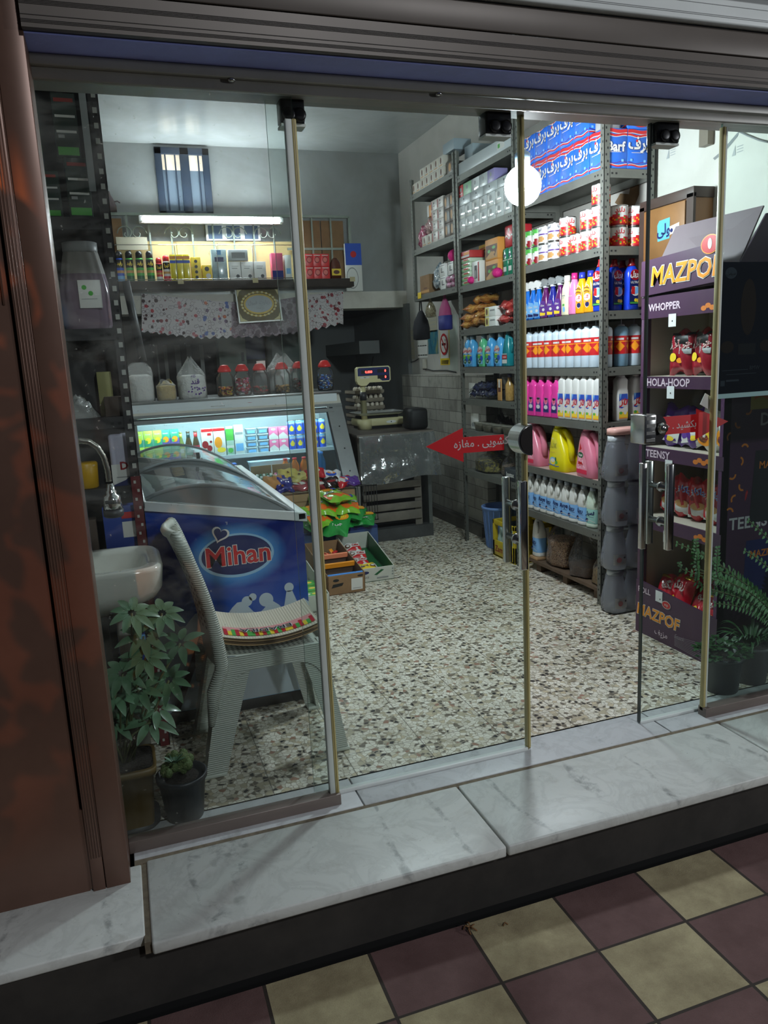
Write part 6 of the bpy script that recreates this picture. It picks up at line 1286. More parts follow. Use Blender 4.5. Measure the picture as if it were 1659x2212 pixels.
# ------------------------------------------------------------------ white plastic chair facing right, with a cardboard seat cover
mCh = bpy.data.materials.new('white_woven_plastic'); g = NG(mCh); x, y, z = g.xyz(g.co()); rib = g.math('SINE', g.math('MULTIPLY', z, 820)); g.base(g.mix(g.math('MULTIPLY', g.math('ADD', rib, 1), .18), lin((196, 200, 190)), lin((150, 154, 146)))); g.rough(.45); g.bump(rib, .5, .004)
mChS = M('white_chair_plastic', (198, 202, 192), .42)
t = thing('plastic_chair', 'white moulded plastic chair facing right in front of the freezer', 'chair', (.42, 2.82, 0))
def cm(): b = MB(); b.X = T(-.42, -2.82, 0); return b
SZ = .435
def leg(x, y, xt, yt, dx, dy, w0=.085, w1=.04):
    b = cm(); n = 10; s0 = Vector((xt, yt, SZ - .01)); s1 = Vector((x, y, 0)); secs = []
    for i in range(n + 1):
        k = i / n; p = s0.lerp(s1, k); w = w0 + (w1 - w0) * k ** .7; th = .008
        secs.append((p, w))
    vs, fs = [], []
    for p, w in secs:
        a = p; vs += [(a.x, a.y, a.z), (a.x + dx * w, a.y, a.z), (a.x + dx * w, a.y + dy * .012, a.z), (a.x + dx * .012, a.y + dy * .012, a.z), (a.x + dx * .012, a.y + dy * w, a.z), (a.x, a.y + dy * w, a.z)]
    for i in range(n):
        for k in range(6): l = (k + 1) % 6; fs.append((i * 6 + k, i * 6 + l, (i + 1) * 6 + l, (i + 1) * 6 + k))
    fs += [tuple(range(6)), tuple(n * 6 + k for k in range(6))][0:2]
    b.add(vs, fs, mCh); b.box((x - (.004 if dx > 0 else w1 + .0), y - .004 if dy > 0 else y - w1, 0), (x + (w1 if dx > 0 else .004), y + (w1 if dy > 0 else .004), .014), mChS, .004); b.build('leg', t)
leg(.155, 2.60, .245, 2.615, 1, 1, .12, .075); leg(.69, 2.60, .625, 2.615, -1, 1, .10, .05); leg(.155, 3.04, .245, 3.03, 1, -1, .12, .075); leg(.675, 3.04, .62, 3.03, -1, -1, .1, .05)
b = cm()
def seat(u, v):
    x = .235 + .40 * u; y = 2.605 + .435 * v; e = max(abs(2 * u - 1), abs(2 * v - 1)); k = 1 - .05 * max(0, e - .8) / .2
    return ((x - .435) * k + .435, (y - 2.82) * (k if abs(2 * u - 1) > .7 else 1) + 2.82, SZ + .012 * (abs(2 * v - 1) ** 3) - .014 * math.sin(PI * u) - .02 * max(0, u - .85) / .15)
def perf(u, v): return M('chair_hole', (96, 98, 92), .7) if (int(u * 44) % 2 and int(v * 44) % 2 and .08 < u < .92 and .08 < v < .92) else mChS
b.grid(seat, 44, 44, perf); b.build('seat', t)
b = cm()
def apron(p0, p1, ny, flip):                       # arched side below the seat
    n = 24; P0, P1 = Vector(p0), Vector(p1); top, bot = [], []
    for i in range(n + 1):
        k = i / n; q = P0.lerp(P1, k); top.append((q.x, q.y, SZ + .006)); d = .052 + .16 * (abs(2 * k - 1) ** 5); bot.append((q.x, q.y, SZ - d))
    b.add(top + bot, [(i, i + 1, n + 2 + i, n + 1 + i) for i in range(n)], mCh)
apron((.225, 2.606, 0), (.645, 2.606, 0), 0, 0); apron((.225, 3.036, 0), (.645, 3.036, 0), 0, 0); apron((.638, 2.612, 0), (.638, 3.03, 0), 0, 0); apron((.235, 2.612, 0), (.235, 3.03, 0), 0, 0); b.build('seat_apron', t)
b = cm()
def backf(o):
    def f(u, v):
        y = 2.82 + (.215 - .02 * v ** 2) * (2 * u - 1); zz = SZ - .03 + .475 * v; crv = .03 * (1 - (2 * u - 1) ** 2)
        x = .24 - .02 * v - .085 * v ** 2.2 - crv + o * .016
        if v > .93: y = 2.82 + (y - 2.82) * (1 - .35 * ((v - .93) / .07) ** 2)
        return (x, y, zz)
    return f
def bperf(u, v): return M('chair_hole', (96, 98, 92)) if (int(u * 30) % 3 == 1 and int(v * 40) % 2 and .12 < u < .88 and .25 < v < .9) else mChS
b.grid(backf(0), 30, 40, bperf); b.grid(backf(1), 30, 40, bperf)
for u in (0, 1): b.tube([(.193, 2.605 + .43 * u, .2), (.213, 2.605 + .43 * u, .32)] + [backf(.5)(u, v / 14) for v in range(15)], [.012, .026, .024, .024, .024, .023, .022, .021, .02, .02, .02, .02, .02, .02, .021, .022, .022], mCh, 10)
b.tube([backf(.5)(u / 12, 1) for u in range(13)], .016, mChS, 8); b.build('backrest', t)
# flattened carton as cushion
def corr():
    m = bpy.data.materials.new('printed_corrugated_card'); g = NG(m); x, y, z = g.xyz(g.co()); s = g.math('SINE', g.math('MULTIPLY', x, 620)); g.base(g.mix(g.math('MULTIPLY', g.math('ADD', s, 1), .14), lin((214, 204, 186)), lin((168, 152, 126)))); g.rough(.8); g.bump(s, .3, .002); return m
b = MB(); mc = corr()
def cush(z0, wob): return lambda u, v: (-.17 + .36 * u + .01 * v, -.165 + .31 * v, z0 + wob * ((2 * u - 1) ** 2) * .03 + .012 * (v > .5) * (v - .5))
b.grid(cush(.022, 1), 24, 10, mc); b.grid(cush(0, 1), 24, 4, mCard)
for k, z in enumerate((0.0, .007, .015, .0215)): b.add([cush(z, 1)(i / 24, 0) for i in range(25)] + [cush(z + .005, 1)(i / 24, 0) for i in range(25)], [(i, i + 1, 26 + i, 25 + i) for i in range(24)], M('card_edge_dark', (92, 72, 52), .9) if k % 2 else mKraft)
s_ = cush(.0235, 1)
b.grid(lambda u, v: (lambda p: (p[0], p[1], p[2] + .0006))(s_(.03 + .94 * u, .13 + .30 * v)), 24, 4, lambda u, v: (cR if math.sin(u * 60) > .1 else cY if math.sin(u * 37) > .2 else cG) if v < .45 + .3 * math.sin(u * 50) ** 2 else M('pale_rose_print', (222, 150, 150), .7))
b.text('ERADILA', .05, cW, (.03, 0, 0), fn=lambda x, z: (-x + .03, -.062 - z, .0285 + ((-x + .01) / .18) ** 2 * .03 + .0), bold=.05); b.text('ERADILA', .05, cBK, (.03, 0, 0), fn=lambda x, z: (-x + .03, -.062 - z, .0295 + ((-x + .01) / .18) ** 2 * .03), bold=.0)
tag(b.build('cardboard_cushion', None, (.435, 2.82, SZ + .012)), 'flattened printed carton lying on the seat of the white chair', 'cardboard')
# ------------------------------------------------------------------ sink with swan neck tap
mCer = M('white_ceramic', (214, 214, 206), .12, coat=.5); t = thing('wash_basin', 'white ceramic wash basin beside the dark rack', 'sink', (-.17, 2.72, 0))
def rr_(u, hx, hy, p=5): a = 2 * PI * u; c, d = math.cos(a), math.sin(a); return hx * math.copysign(abs(c) ** (2 / p), c), hy * math.copysign(abs(d) ** (2 / p), d)
b = MB(); b.loft([(.635, .06, .06, 2.4), (.66, .15, .12, 3), (.70, .235, .175, 4), (.735, .252, .192, 5), (.80, .258, .198, 5.5), (.812, .255, .196, 5.5), (.817, .245, .188, 5.5)], mCer, 40, cap=False)
b.loft([(.817, .245, .188, 5.5), (.815, .215, .158, 5), (.80, .20, .145, 5), (.74, .17, .12, 4), (.71, .1, .08, 2.6), (.70, .02, .02, 2)], mCer, 40, cap=False); b.build('basin', t)
b = MB(); b.lathe([(.045, .62), (.045, .64), (.036, .60), (.036, .42), (.05, .42), (.05, .35), (.034, .35), (.034, 0)], M('waste_pipe_white', (190, 190, 182), .4), 16, cx=.12); b.build('waste_pipe', t)
b = MB(); b.box((-.2, .06, .6), (.2, .1, .64), M('rusty_bracket', (80, 48, 36), .8)); b.build('bracket', t)
mFlex = M('flexible_steel_hose', (170, 166, 156), .25, .9); t = thing('swan_neck_tap', 'flexible steel tap hose with a chrome spray head above the basin', 'tap', (0, 0, 0)); pts = [P(x, y, 2.62) for x, y in ((140, 1010), (150, 968), (170, 952), (192, 954), (210, 966), (224, 988), (232, 1015), (236, 1045))]
b = MB(); fine = []
for i in range(len(pts) - 1):
    for k in range(6): fine.append(pts[i].lerp(pts[i + 1], k / 6))
b.tube(fine, [.0105 if i % 2 else .0088 for i in range(len(fine))], mFlex, 10); b.tube([pts[0], pts[0] - Vector((.02, 0, .12)), Vector((-.2, 2.62, .95)), Vector((-.24, 2.84, .812))], .010, mFlex, 8); b.build('hose', t)
q = pts[-1]; b = MB(); b.X = T(q.x + .003, q.y, q.z) ; b.lathe([(.011, .0), (.013, -.02), (.017, -.025), (.017, -.035), (.026, -.04), (.031, -.085)], mChrome, 18); b.lathe([(.032, -.085), (.032, -.105), (.026, -.11), (.001, -.11)], M('dark_grey_plastic', (52, 52, 54)), 18); b.box((-.022, -.031, -.062), (.008, -.026, -.05), mDkGrey, .003); b.build('spray_head', t)
# ------------------------------------------------------------------ dark perforated rack at the left
mRL = M('dark_rack_steel', (58, 56, 58), .5, .4, mottle=.2); mRRd = M('dark_red_paint', (96, 26, 30), .5, mottle=.25)
t = rack('dark perforated steel rack behind the wash basin', -.44, .05, 2.93, 3.06, 0, 3.38, (2.42, 1.97, 1.60, 1.29, 1.035, .72, .35), group=None, m=mRL, th=.04)
for o in t.children:
    if o.name.startswith('upright') and abs(o.data.vertices[0].co.x - .49) < .01 and o.data.vertices[0].co.y < .01:
        pass
b = MB(); post(b, .053, 2.926, 0, 1.07, -1, 1, mRRd, .036, M('hole_light', (170, 170, 164), .6)); b.build('red_painted_upright', t).location = (.44, -2.93, 0)
b = MB(); b.box((.006, .122, 0), (.484, .128, 3.36), M('dark_rack_steel', (58, 56, 58))); b.build('back_panel', t)
b = MB()
for i in range(46): z = 1.1 + i * .048; b.quad((.028, 2.9285, z), (.042, 2.9285, z), (.042, 2.9285, z + .018), (.028, 2.9285, z + .018), M('hole_light', (170, 170, 164)))
b.build('upright_holes', t, kind='stuff').location = (.44, -2.93, 0)
b = MB(); b.box((-.022, -.004, 0), (0, .004, 1.3), M('zinc_strip', (150, 154, 156), .35, .6, mottle=.1)); tag(b.build('metal_strip', None, (.012, 2.92, 2.05)), 'upright grey metal strip fixed beside the dark rack', 'strip')
b = MB(); b.tube([(.0, 0, 0), (-.03, 0, .28)], .014, mDkGrey, 8); tag(b.build('folded_umbrella', None, (.105, 2.95, 1.48)), 'dark rolled umbrella hanging beside the dark rack', 'umbrella')
mPB = M('dark_green_carton', (30, 48, 42), .4)
def pest(label, x, y, z, w, d, h, rz): 
    return carton('insecticide_box', label, 'box', w, d, h, mPB, (x, y, z), rz, [(rect(-w * .4, h * .86, w * .4, h * .92), M('dull_red_text', (150, 50, 44), .5)), (rect(-w * .42, h * .62, w * .42, h * .66), cW), (rect(-w * .42, h * .38, w * .42, h * .42), cW), (rect(-w * .36, h * .3, -w * .1, h * .35), cGR), (rect(-w * .44, .006, w * .44, h * .16), cG)], 'dark green insecticide boxes on the dark rack')
pest('dark green insecticide box with a lime strip, lower one beside the rack upright', -.045, 2.965, 1.9705, .075, .05, .19, .08); pest('dark green insecticide box stacked on the lower one', -.062, 2.966, 2.161, .075, .05, .20, .04); pest('dark green insecticide box half hidden at the left', -.145, 2.98, 1.9705, .08, .05, .15, 0)
o = thing('pickle_jar', 'big ribbed jar of purple brown pickle with a white label', 'jar', (-.065, 3.0, 1.6005)); b = MB()
nr = 36
def jar(u, v):
    z = .27 * v; r = .045 + .042 * (1 - max(0, (v - .45) / .55) ** 1.3 * .85 if v > .45 else 1); r = .085 if v < .45 else .085 - .03 * ((v - .45) / .55) ** 1.2
    if v < .06: r *= .9 + v * 1.6
    r *= 1 + .025 * math.sin(11 * 2 * PI * u + v * 2) * (v > .3); return (r * math.cos(2 * PI * u), r * math.sin(2 * PI * u) * .55, z)
b.grid(jar, 66, 20, lambda u, v: M('purple_pickle', (124, 108, 120), .15, coat=.5) if v < .72 else M('empty_jar_top', (150, 146, 142), .2)); b.build('jar_body', o)
b = MB(); b.lathe([(.056, .262), (.058, .268), (.058, .295), (.05, .298), (.001, .298)], M('jar_cap_grey', (150, 150, 150), .4), 26, sy=.6); b.build('lid', o); b = MB(); b.box((-.02, -.05, .07), (.055, -.048, .165), cW, .001); b.flat(disc(-.0, .14, .008), -.0505, cG); b.flat(disc(.02, .12, .008), -.0505, cG); b.flat(rect(-.012, .1, .04, .102), -.0505, cGR); b.build('label', o)
carton('blue_box', 'narrow blue and white box left of the pickle jar', 'box', .05, .05, .085, cSK, (-.185, 2.98, 1.6005), 0, [(rect(-.02, .02, .02, .06), cW)])
heap('plastic_bag', 'crumpled clear plastic bag on the dark rack below the jar', 'bag', (-.165, 2.995, 1.2905), .1, .05, .1, mBagW, 21); carton('dark_carton', 'dark brown carton beside the crumpled plastic bag', 'box', .07, .06, .07, M('dark_brown_carton', (72, 58, 50), .8), (-.008, 2.99, 1.2905), 0); carton('yellow_box', 'pale olive box behind the crumpled plastic bag', 'box', .05, .03, .16, M('olive_carton', (150, 146, 96), .6), (-.035, 3.035, 1.2905), 0)
b = MB(); b.lathe([(.036, 0), (.04, .004), (.044, .09), (.04, .095), (.001, .095)], M('mustard_tub', (196, 150, 30), .4), 20); tag(b.build('yellow_tub', None, (-.135, 2.985, 1.0355)), 'mustard yellow tub on the rack behind the tap hose', 'tub')
o = carton('white_bottle', 'white and lilac flat bottle with a red emblem on the dark rack', 'bottle', .07, .05, .19, M('lilac_white', (188, 186, 206), .4), (-.01, 2.985, 1.0355), 0, [(rect(-.035, .0, .035, .08), cW), ('D', .04, cDR, .01, .06), (rect(-.02, .03, .03, .034), cGR), ([(-.035, 0), (.035, 0), (.035, .04), (.01, .02), (-.035, .004)], cNV)], None, .01)
for k, (z, h) in enumerate(((.7205, .24), (.3505, .3))): carton('powder_box', ('tall blue and white powder box behind the red painted upright', 'tall blue box on the lower board of the dark rack')[k], 'box', .13, .06, h, M('powder_blue', (40, 64, 140), .5), (-.03, 2.99, z), 0, [(rect(.0, h * .5, .06, h * .75), cW), (rect(.0, h * .8, .06, h * .9), cR), (rect(.0, h * .1, .06, h * .35), cSK)])
carton('dark_goods_box', 'dark box in the shadow at the back of the dark rack', 'box', .16, .06, .2, M('dark_brown_carton', (72, 58, 50)), (-.2, 2.99, .7205), 0); carton('dark_goods_box', 'dark box low in the dark rack behind the basin pipe', 'box', .2, .06, .22, mDkGrey, (-.22, 2.99, .3505), 0, [(rect(-.02, .12, .03, .17), cGR)])
# leaning dark board under the chair side
b = MB(); b.X = R(.42, 'Y'); b.box((-.012, 0, .005), (.012, .016, .42), M('dark_red_board', (58, 26, 26), .5)); tag(b.build('leaning_board', None, (.06, 3.05, .0)), 'dark red board leaning before the freezer', 'board')
# ------------------------------------------------------------------ plants behind the left pane
mLeaf = bpy.data.materials.new('umbrella_plant_leaf'); g = NG(mLeaf); g.base(g.mix(g.noise(g.co(), 8, 3), lin((52, 84, 58)), lin((104, 138, 106)))); g.rough(.28); g.b.inputs['Coat Weight'].default_value = .3
mStem = M('green_brown_stem', (86, 92, 58), .6); mSoil = M('dark_soil', (38, 30, 24), .95, mottle=.4, mscale=60, bump=1, bscale=120)
def leaf(b, base, d, up, L, w, m, n=7, droop=.5, fold=.12):
    d = Vector(d).normalized(); s = d.cross(Vector(up)).normalized(); u = s.cross(d).normalized(); vs, fs = [], []
    for i in range(n + 1):
        k = i / n; c = Vector(base) + d * L * k * (1 - .15 * droop * k) - Vector((0, 0, 1)) * droop * L * k * k * .5; ww = w * (math.sin(PI * min(1, .04 + .94 * k ** .75)) ** .8)
        vs += [c - s * ww / 2 + u * ww * fold, c, c + s * ww / 2 + u * ww * fold]
    for i in range(n): fs += [(3 * i, 3 * i + 1, 3 * i + 4, 3 * i + 3), (3 * i + 1, 3 * i + 2, 3 * i + 5, 3 * i + 4)]
    b.add(vs, fs, m, True)
t = thing('umbrella_plant', 'umbrella plant with glossy fingered leaves in a yellow square pot', 'plant', (-.105, 2.44, 0)); mYP = M('dull_yellow_pot', (116, 94, 54), .5, mottle=.25)
b = MB(); b.loft([(0, .07, .065, 7), (.012, .075, .07, 7), (.19, .088, .08, 7), (.19, .098, .09, 7), (.215, .1, .092, 7)], mYP, 28, cap=True); b.loft([(.2155, .1, .092, 7), (.2155, .09, .082, 7), (.19, .086, .078, 7)], mYP, 28, cap=False); b.loft([(.0, .085, .08, 4), (.012, .095, .09, 4)], mDkGrey, 28); b.build('pot', t)
b = MB(); b.loft([(.2158, .09, .082, 7), (.218, .06, .05, 3)], mSoil, 24); b.build('soil', t)
rr = random.Random(11); bs, bl = MB(), MB()
for hx, hy, px, py in ((.02, .01, 285, 1325), (.03, -.01, 350, 1325), (.0, .0, 310, 1375), (.01, -.02, 390, 1390), (.0, .02, 315, 1420), (-.01, 0, 265, 1455), (-.01, .01, 280, 1520), (.015, -.015, 365, 1470), (.0, -.02, 300, 1490), (-.02, -.02, 250, 1500), (.02, .02, 340, 1530), (.0, -.02, 245, 1560), (.0, -.02, 325, 1560)):
    y = 2.43 + rr.uniform(-.05, .06); c = P(px, py, y) - Vector((-.105, 2.44, 0)); base = Vector((hx, hy, .215)); mid = base.lerp(c, .6) + Vector((rr.uniform(-.02, .02), 0, .02)); bs.tube([base, mid, c], .0035, mStem, 6)
    n = rr.choice((7, 8, 8, 9)); a0 = rr.uniform(0, 6); tilt = Vector((rr.uniform(-.3, .3), -.55, .75)).normalized(); s1 = tilt.cross(Vector((0, 0, 1))).normalized(); s2 = s1.cross(tilt)
    for i in range(n):
        a = a0 + 2 * PI * i / n; d = (s1 * math.cos(a) + s2 * math.sin(a)) + tilt * .12; leaf(bl, c + d * .012, d, tilt, rr.uniform(.06, .085), .028, mLeaf, 6, .55, .1)
bs.build('stems', t); bl.build('foliage', t, kind='stuff')
t = thing('potted_cactus', 'small clustered cactus in a black plastic pot', 'cactus', (.068, 2.405, 0)); b = MB(); b.lathe([(.001, .0), (.058, 0), (.06, .004), (.075, .135), (.082, .137), (.083, .152), (.076, .154), (.072, .14)], M('black_plant_pot', (40, 42, 46), .45, mottle=.2), 28); b.build('pot', t)
b = MB(); b.lathe([(.072, .138), (.03, .143), (.001, .144)], mSoil, 20); b.build('soil', t); mCa = M('cactus_skin', (96, 116, 66), .6, mottle=.25, mscale=60, bump=.8, bscale=140); mSp = M('cactus_spine', (196, 186, 140), .6); b = MB(); sp = MB(); rr = random.Random(4)
for i in range(24):
    a = rr.uniform(0, 2 * PI); q = rr.uniform(0, .05); z = .15 + rr.random() * .075 * (1 - q / .07) + .012; r = rr.uniform(.012, .017); c = Vector((q * math.cos(a) - .008, q * math.sin(a), z)); b.ball(c, r, mCa, 10, 1.2)
    for k in range(9): d = Vector((rr.uniform(-1, 1), rr.uniform(-1, 1), rr.uniform(-.2, 1))).normalized(); sp.tube([c + d * r, c + d * (r + .006)], .0005, mSp, 3, False)
for k in range(14): a = k * 2.4; leaf(b, (-.02 + .008 * math.cos(a), -.03 + .008 * math.sin(a), .21), (math.cos(a), math.sin(a), .35 + .06 * k), (0, 0, 1), .032, .012, M('succulent_leaf', (84, 116, 92), .5), 4, .1, .2)
b.build('stem_cluster', t); sp.build('spines', t, kind='stuff')
# ------------------------------------------------------------------ ledge with spray cans over the beam
YL = 7.30
za, zb = P(300, 612, YL).z, P(700, 602, YL).z; ZL = (za + zb) / 2
b = MB(); b.box((.06, 7.2, ZL - .075), (2.24, 7.405, ZL), M('rusty_dark_ledge', (70, 60, 54), .7, .2, mottle=.45, mscale=9), .004)
for x in (.62, 1.28, 1.66, 2.2): b.box((x, 7.196, ZL - .03), (x + .05, 7.2, ZL + .012), M('masking_tape', (190, 178, 140), .7))
tag(b.build('wall_ledge'), 'rusty dark ledge over the white beam carrying spray cans', 'shelf')
mBarG = M('pale_green_iron', (150, 160, 150), .5, .2, mottle=.2); t = thing('window_grille', 'pale iron window grille with scrolls behind the spray cans', 'grille', (0, 7.40, ZL)); x0, x1 = P(232, 540, 7.4).x, P(757, 540, 7.4).x; zt = P(700, 468, 7.4).z - ZL
b = MB()
for x in (x0, x1): b.box((x - .012, -.012, 0), (x + .012, .012, zt), mBarG)
for z in (.01, zt): b.box((x0, -.012, z - .012), (x1, .012, z + .012), mBarG)
b.box((x0 + 1.6, -.008, zt * .5 - .01), (x1, .008, zt * .5 + .01), mBarG); b.build('frame', t); b = MB()
for i in range(1, 12): x = x0 + (x1 - x0) * i / 12; b.box((x - .007, -.007, 0), (x + .007, .007, zt), mBarG)
b.build('bars', t); b = MB()
for x in (x0 + .22, x0 + .62, x0 + 1.1, x0 + 1.42):
    for s in (-1, 1): b.tube([(x + s * (.05 + (.075 - .0052 * i) * math.cos(i * .55)), -.012, zt * .72 + (.075 - .0052 * i) * math.sin(i * .55)) for i in range(14)], .005, mBarG, 6)
b.build('scrolls', t)
b = MB(); b.box((P(255, 540, 7.43).x, 7.425, ZL + .01), (P(640, 540, 7.43).x, 7.43, ZL + zt * .62), M('cream_curtain', (222, 196, 140), .8, mottle=.12)); tag(b.build('cream_curtain'), 'cream sheet behind the iron grille lit by the tube', 'curtain')
b = MB(); xa, xb = P(445, 505, 7.42).x, P(562, 505, 7.42).x; zz0, zz1 = P(500, 520, 7.42).z, P(500, 484, 7.42).z; b.box((xa, 7.418, zz0), (xb, 7.424, zz1), mWhite)
for i in range(3): w = (xb - xa) / 3; b.box((xa + w * i + .02, 7.416, zz0 + .015), (xa + w * (i + 1) - .02, 7.418, zz1 - .015), M('dusk_blue_pane', (96, 112, 136), .2))
tag(b.build('vent_window'), 'small white framed vent window with dusky panes behind the grille', 'window')
for px0, px1, lab in ((640, 690, 'brown cardboard sheet behind the grille, left of the gap'), (692, 740, 'brown cardboard sheet behind the grille beside the right edge'), (238, 262, 'brown cardboard strip at the left end of the grille')):
    a, c = P(px0, 480, 7.45), P(px1, 480, 7.45); b = MB(); b.box((a.x, 7.44, ZL + .02), (c.x, 7.448, ZL + zt - .03), mCard); tag(b.build('cardboard_sheet'), lab, 'cardboard')
b = MB(); a, c = P(250, 512, 7.37), P(320, 540, 7.37); b.box((a.x, 7.365, c.z), (c.x, 7.372, a.z), M('beige_paper', (176, 170, 150))); tag(b.build('taped_paper'), 'pale paper sheet taped on the grille above the green spray cans', 'paper')
# wire rack front
t = thing('wire_rack', 'thin wire rack rail in front of the spray cans', 'rack', (0, 7.21, ZL)); b = MB()
for z in (.012, .30): b.tube([(.1, 0, z), (1.75, 0, z)], .003, mSteel, 5)
b.build('rail', t); b = MB()
for x in (.62, .98, 1.3, 1.7): b.tube([(x, 0, 0), (x, 0, .29), (x + .02, .04, .32), (x + .03, .12, .29), (x + .03, .12, 0)], .003, mSteel, 5)
b.build('loops', t)
def aero(c1, c2, capc, r=.0315, h=.255, txt='راید'):
    t = thing('spray_can', 'x', 'spray can'); b = MB(); b.lathe([(r * .95, 0), (r, .004), (r, h * .74), (r * .8, h * .8)], c1, 18); b.build('can', t); c = MB(); c.lathe([(r * .92, h * .74), (r * .9, h * .93), (r * .6, h), (.001, h)], capc, 18); c.build('cap', t)
    l = MB(); canwrap(l, r + .0006, 0.004, h * .72, lambda u, v: c2 if v < .22 else (c1 if v < .36 else (cTN if v < .5 and abs(u - .5) < .18 else cBK if v > .62 else c1)), 20, 16); l.text(fa(txt), .035, cY, (0, 0, h * .55), fn=cyl(r + .0012), bold=.04); l.build('label', t); return t
ab, ag = aero(cB, cSK, mBlk), aero(cG, cDG, mBlk); g = 'insect spray cans on the ledge'
for i, px in enumerate((243, 263, 284, 306, 328)):
    pr = ab if i < 2 else ag; loc = (P(px, 612, 7.27).x, 7.27, ZL); lab = f'insect spray can with a black cap, {nth(i, 5)}, {"blue" if i < 2 else "green"} base'
    if pr.get('group') is None: pr.location = loc; tag(pr, lab, 'spray can', g)
    else: dup(pr, loc, 0, lab, g)
def sim(name, label, px0, px1, pyt, m, prints, y=7.28, cat='box', pyb=608, rot=None, z=None, d=.08):
    a, c = P(px0, pyb, y), P(px1, pyb, y); h = P(px0, pyt, y).z - ZL if z is None else z[1]; return carton(name, label, cat, c.x - a.x, d, h, m, ((a.x + c.x) / 2, y, ZL if z is None else ZL + z[0]), 0, prints, rot=rot)
mRC = M('rose_can', (206, 70, 76), .3); ar = aero(mRC, cW, M('red_cap', (220, 40, 50)), .027, .2, 'تیرا'); ar.location = (P(347, 610, 7.27).x, 7.27, ZL); tag(ar, 'slim red and white spray can with a red cap', 'spray can'); a2 = aero(cW, mRC, M('red_cap', (220, 40, 50)), .03, .22, 'تیرا'); a2.location = (P(363, 610, 7.26).x, 7.27, ZL); tag(a2, 'stouter red and grey spray can right of the slim one', 'spray can')
for k in range(3): sim('oil_bottle', f'yellow bottle with a blue band, {nth(k, 3)} of the bundle', 371 + 14 * k, 384 + 14 * k, 551, M('yellow_oil', (226, 206, 40), .2, coat=.4), [(rect(-.03, .15, .03, .175), cB), (rect(-.03, .185, .03, .21), cO)], cat='bottle')
sim('yellow_carton', 'tall yellow carton with dark shields on the ledge', 415, 436, 557, cY, [(disc(0, .03 + .045 * k, .014), cBK) for k in range(4)]); sim('yellow_pouch', 'short yellow pouch right of the tall yellow carton', 438, 458, 574, cY, [(disc(0, .1, .02), cBK), (disc(.01, .04, .022), cW)], cat='pouch')
sim('brush_bag', 'clear bag of blue brushes on the ledge', 460, 492, 540, M('pale_blue_film', (176, 200, 204), .2, coat=.4, mottle=.3, mscale=20), [(rect(-.04, .16, .04, .2), cNV), (rect(-.02, .22, .02, .26), cSK)], cat='bag')
for k, (a0, b0) in enumerate(((497, 521), (522, 548), (549, 575))): sim('remedy_box', f'white remedy box with a dark seal, {nth(k, 3)} on the ledge', a0, b0, 566, mWhite, [(disc(.02, .035, .016), cBK), (rect(-.03, .1, .02, .106), cGR), (rect(-.03, .12, .03, .124), cGR)], d=.07)
sim('remedy_box', 'pale grey box lying on the white remedy boxes', 497, 538, 540, mPaleGrey, [(rect(-.06, .02, .06, .07), cGR)], z=(.17, .095)); sim('pink_pack_box', 'pink and blue pack behind the door edge', 588, 612, 548, M('pink_box', (226, 96, 130), .4), [(rect(-.05, .0, .05, .08), M('navy_cloth', (44, 50, 130)))]); sim('white_bottle', 'white bottle beside the pink and blue pack', 616, 630, 552, mWhite, [(rect(-.02, .05, .02, .1), cSK)], cat='bottle'); sim('yellow_carton', 'small yellow carton left of the red soap boxes', 645, 656, 574, cY, [(disc(0, .1, .015), cBK)])
pr = carton('soap_box', 'x', 'box', .082, .08, .112, M('soap_red', (226, 60, 62), .35), (0, 0, 0), 0, [(disc(0, .06, .026, .03), cDR), (disc(0, .06, .02, .022), M('soap_rose', (230, 120, 110), .4)), (rect(-.03, .095, .03, .102), cW)])
xs = [P(px, 600, 7.27).x for px in (668, 685, 702)]; place(pr, [((x, 7.27, ZL + r * .1125), 0) for r in range(2) for x in xs], [f'red soap box, {("lower", "upper")[r]} row, {nth(i, 3)}' for r in range(2) for i in range(3)], 'red soap boxes on the ledge')
hn = thing('honey_jar', 'dark amber jar with a yellow label right of the red soap boxes', 'jar', (P(725, 600, 7.27).x, 7.27, ZL)); b = MB(); b.loft([(0, .05, .04, 4), (.1, .052, .042, 4), (.15, .045, .036, 3), (.19, .02, .02, 2)], M('amber_honey', (96, 44, 24), .15, coat=.5), 20); b.build('jar_body', hn); b = MB(); b.flat(rect(-.045, .03, .045, .09), -.0435, cY); b.flat(disc(0, .06, .03, .018), -.044, cBR); b.build('label', hn)
carton('blue_white_box', 'tall blue and white box standing at the right end of the ledge', 'box', .16, .04, .44, mWhite, (2.29, 7.36, 2.1085), 0, [(rect(-.08, .24, .08, .44), M('strong_blue', (40, 84, 190), .5)), (disc(0, .34, .03), cR), (disc(-.02, .12, .06, .1), cGR), (disc(-.02, .12, .054, .09), mWhite)])
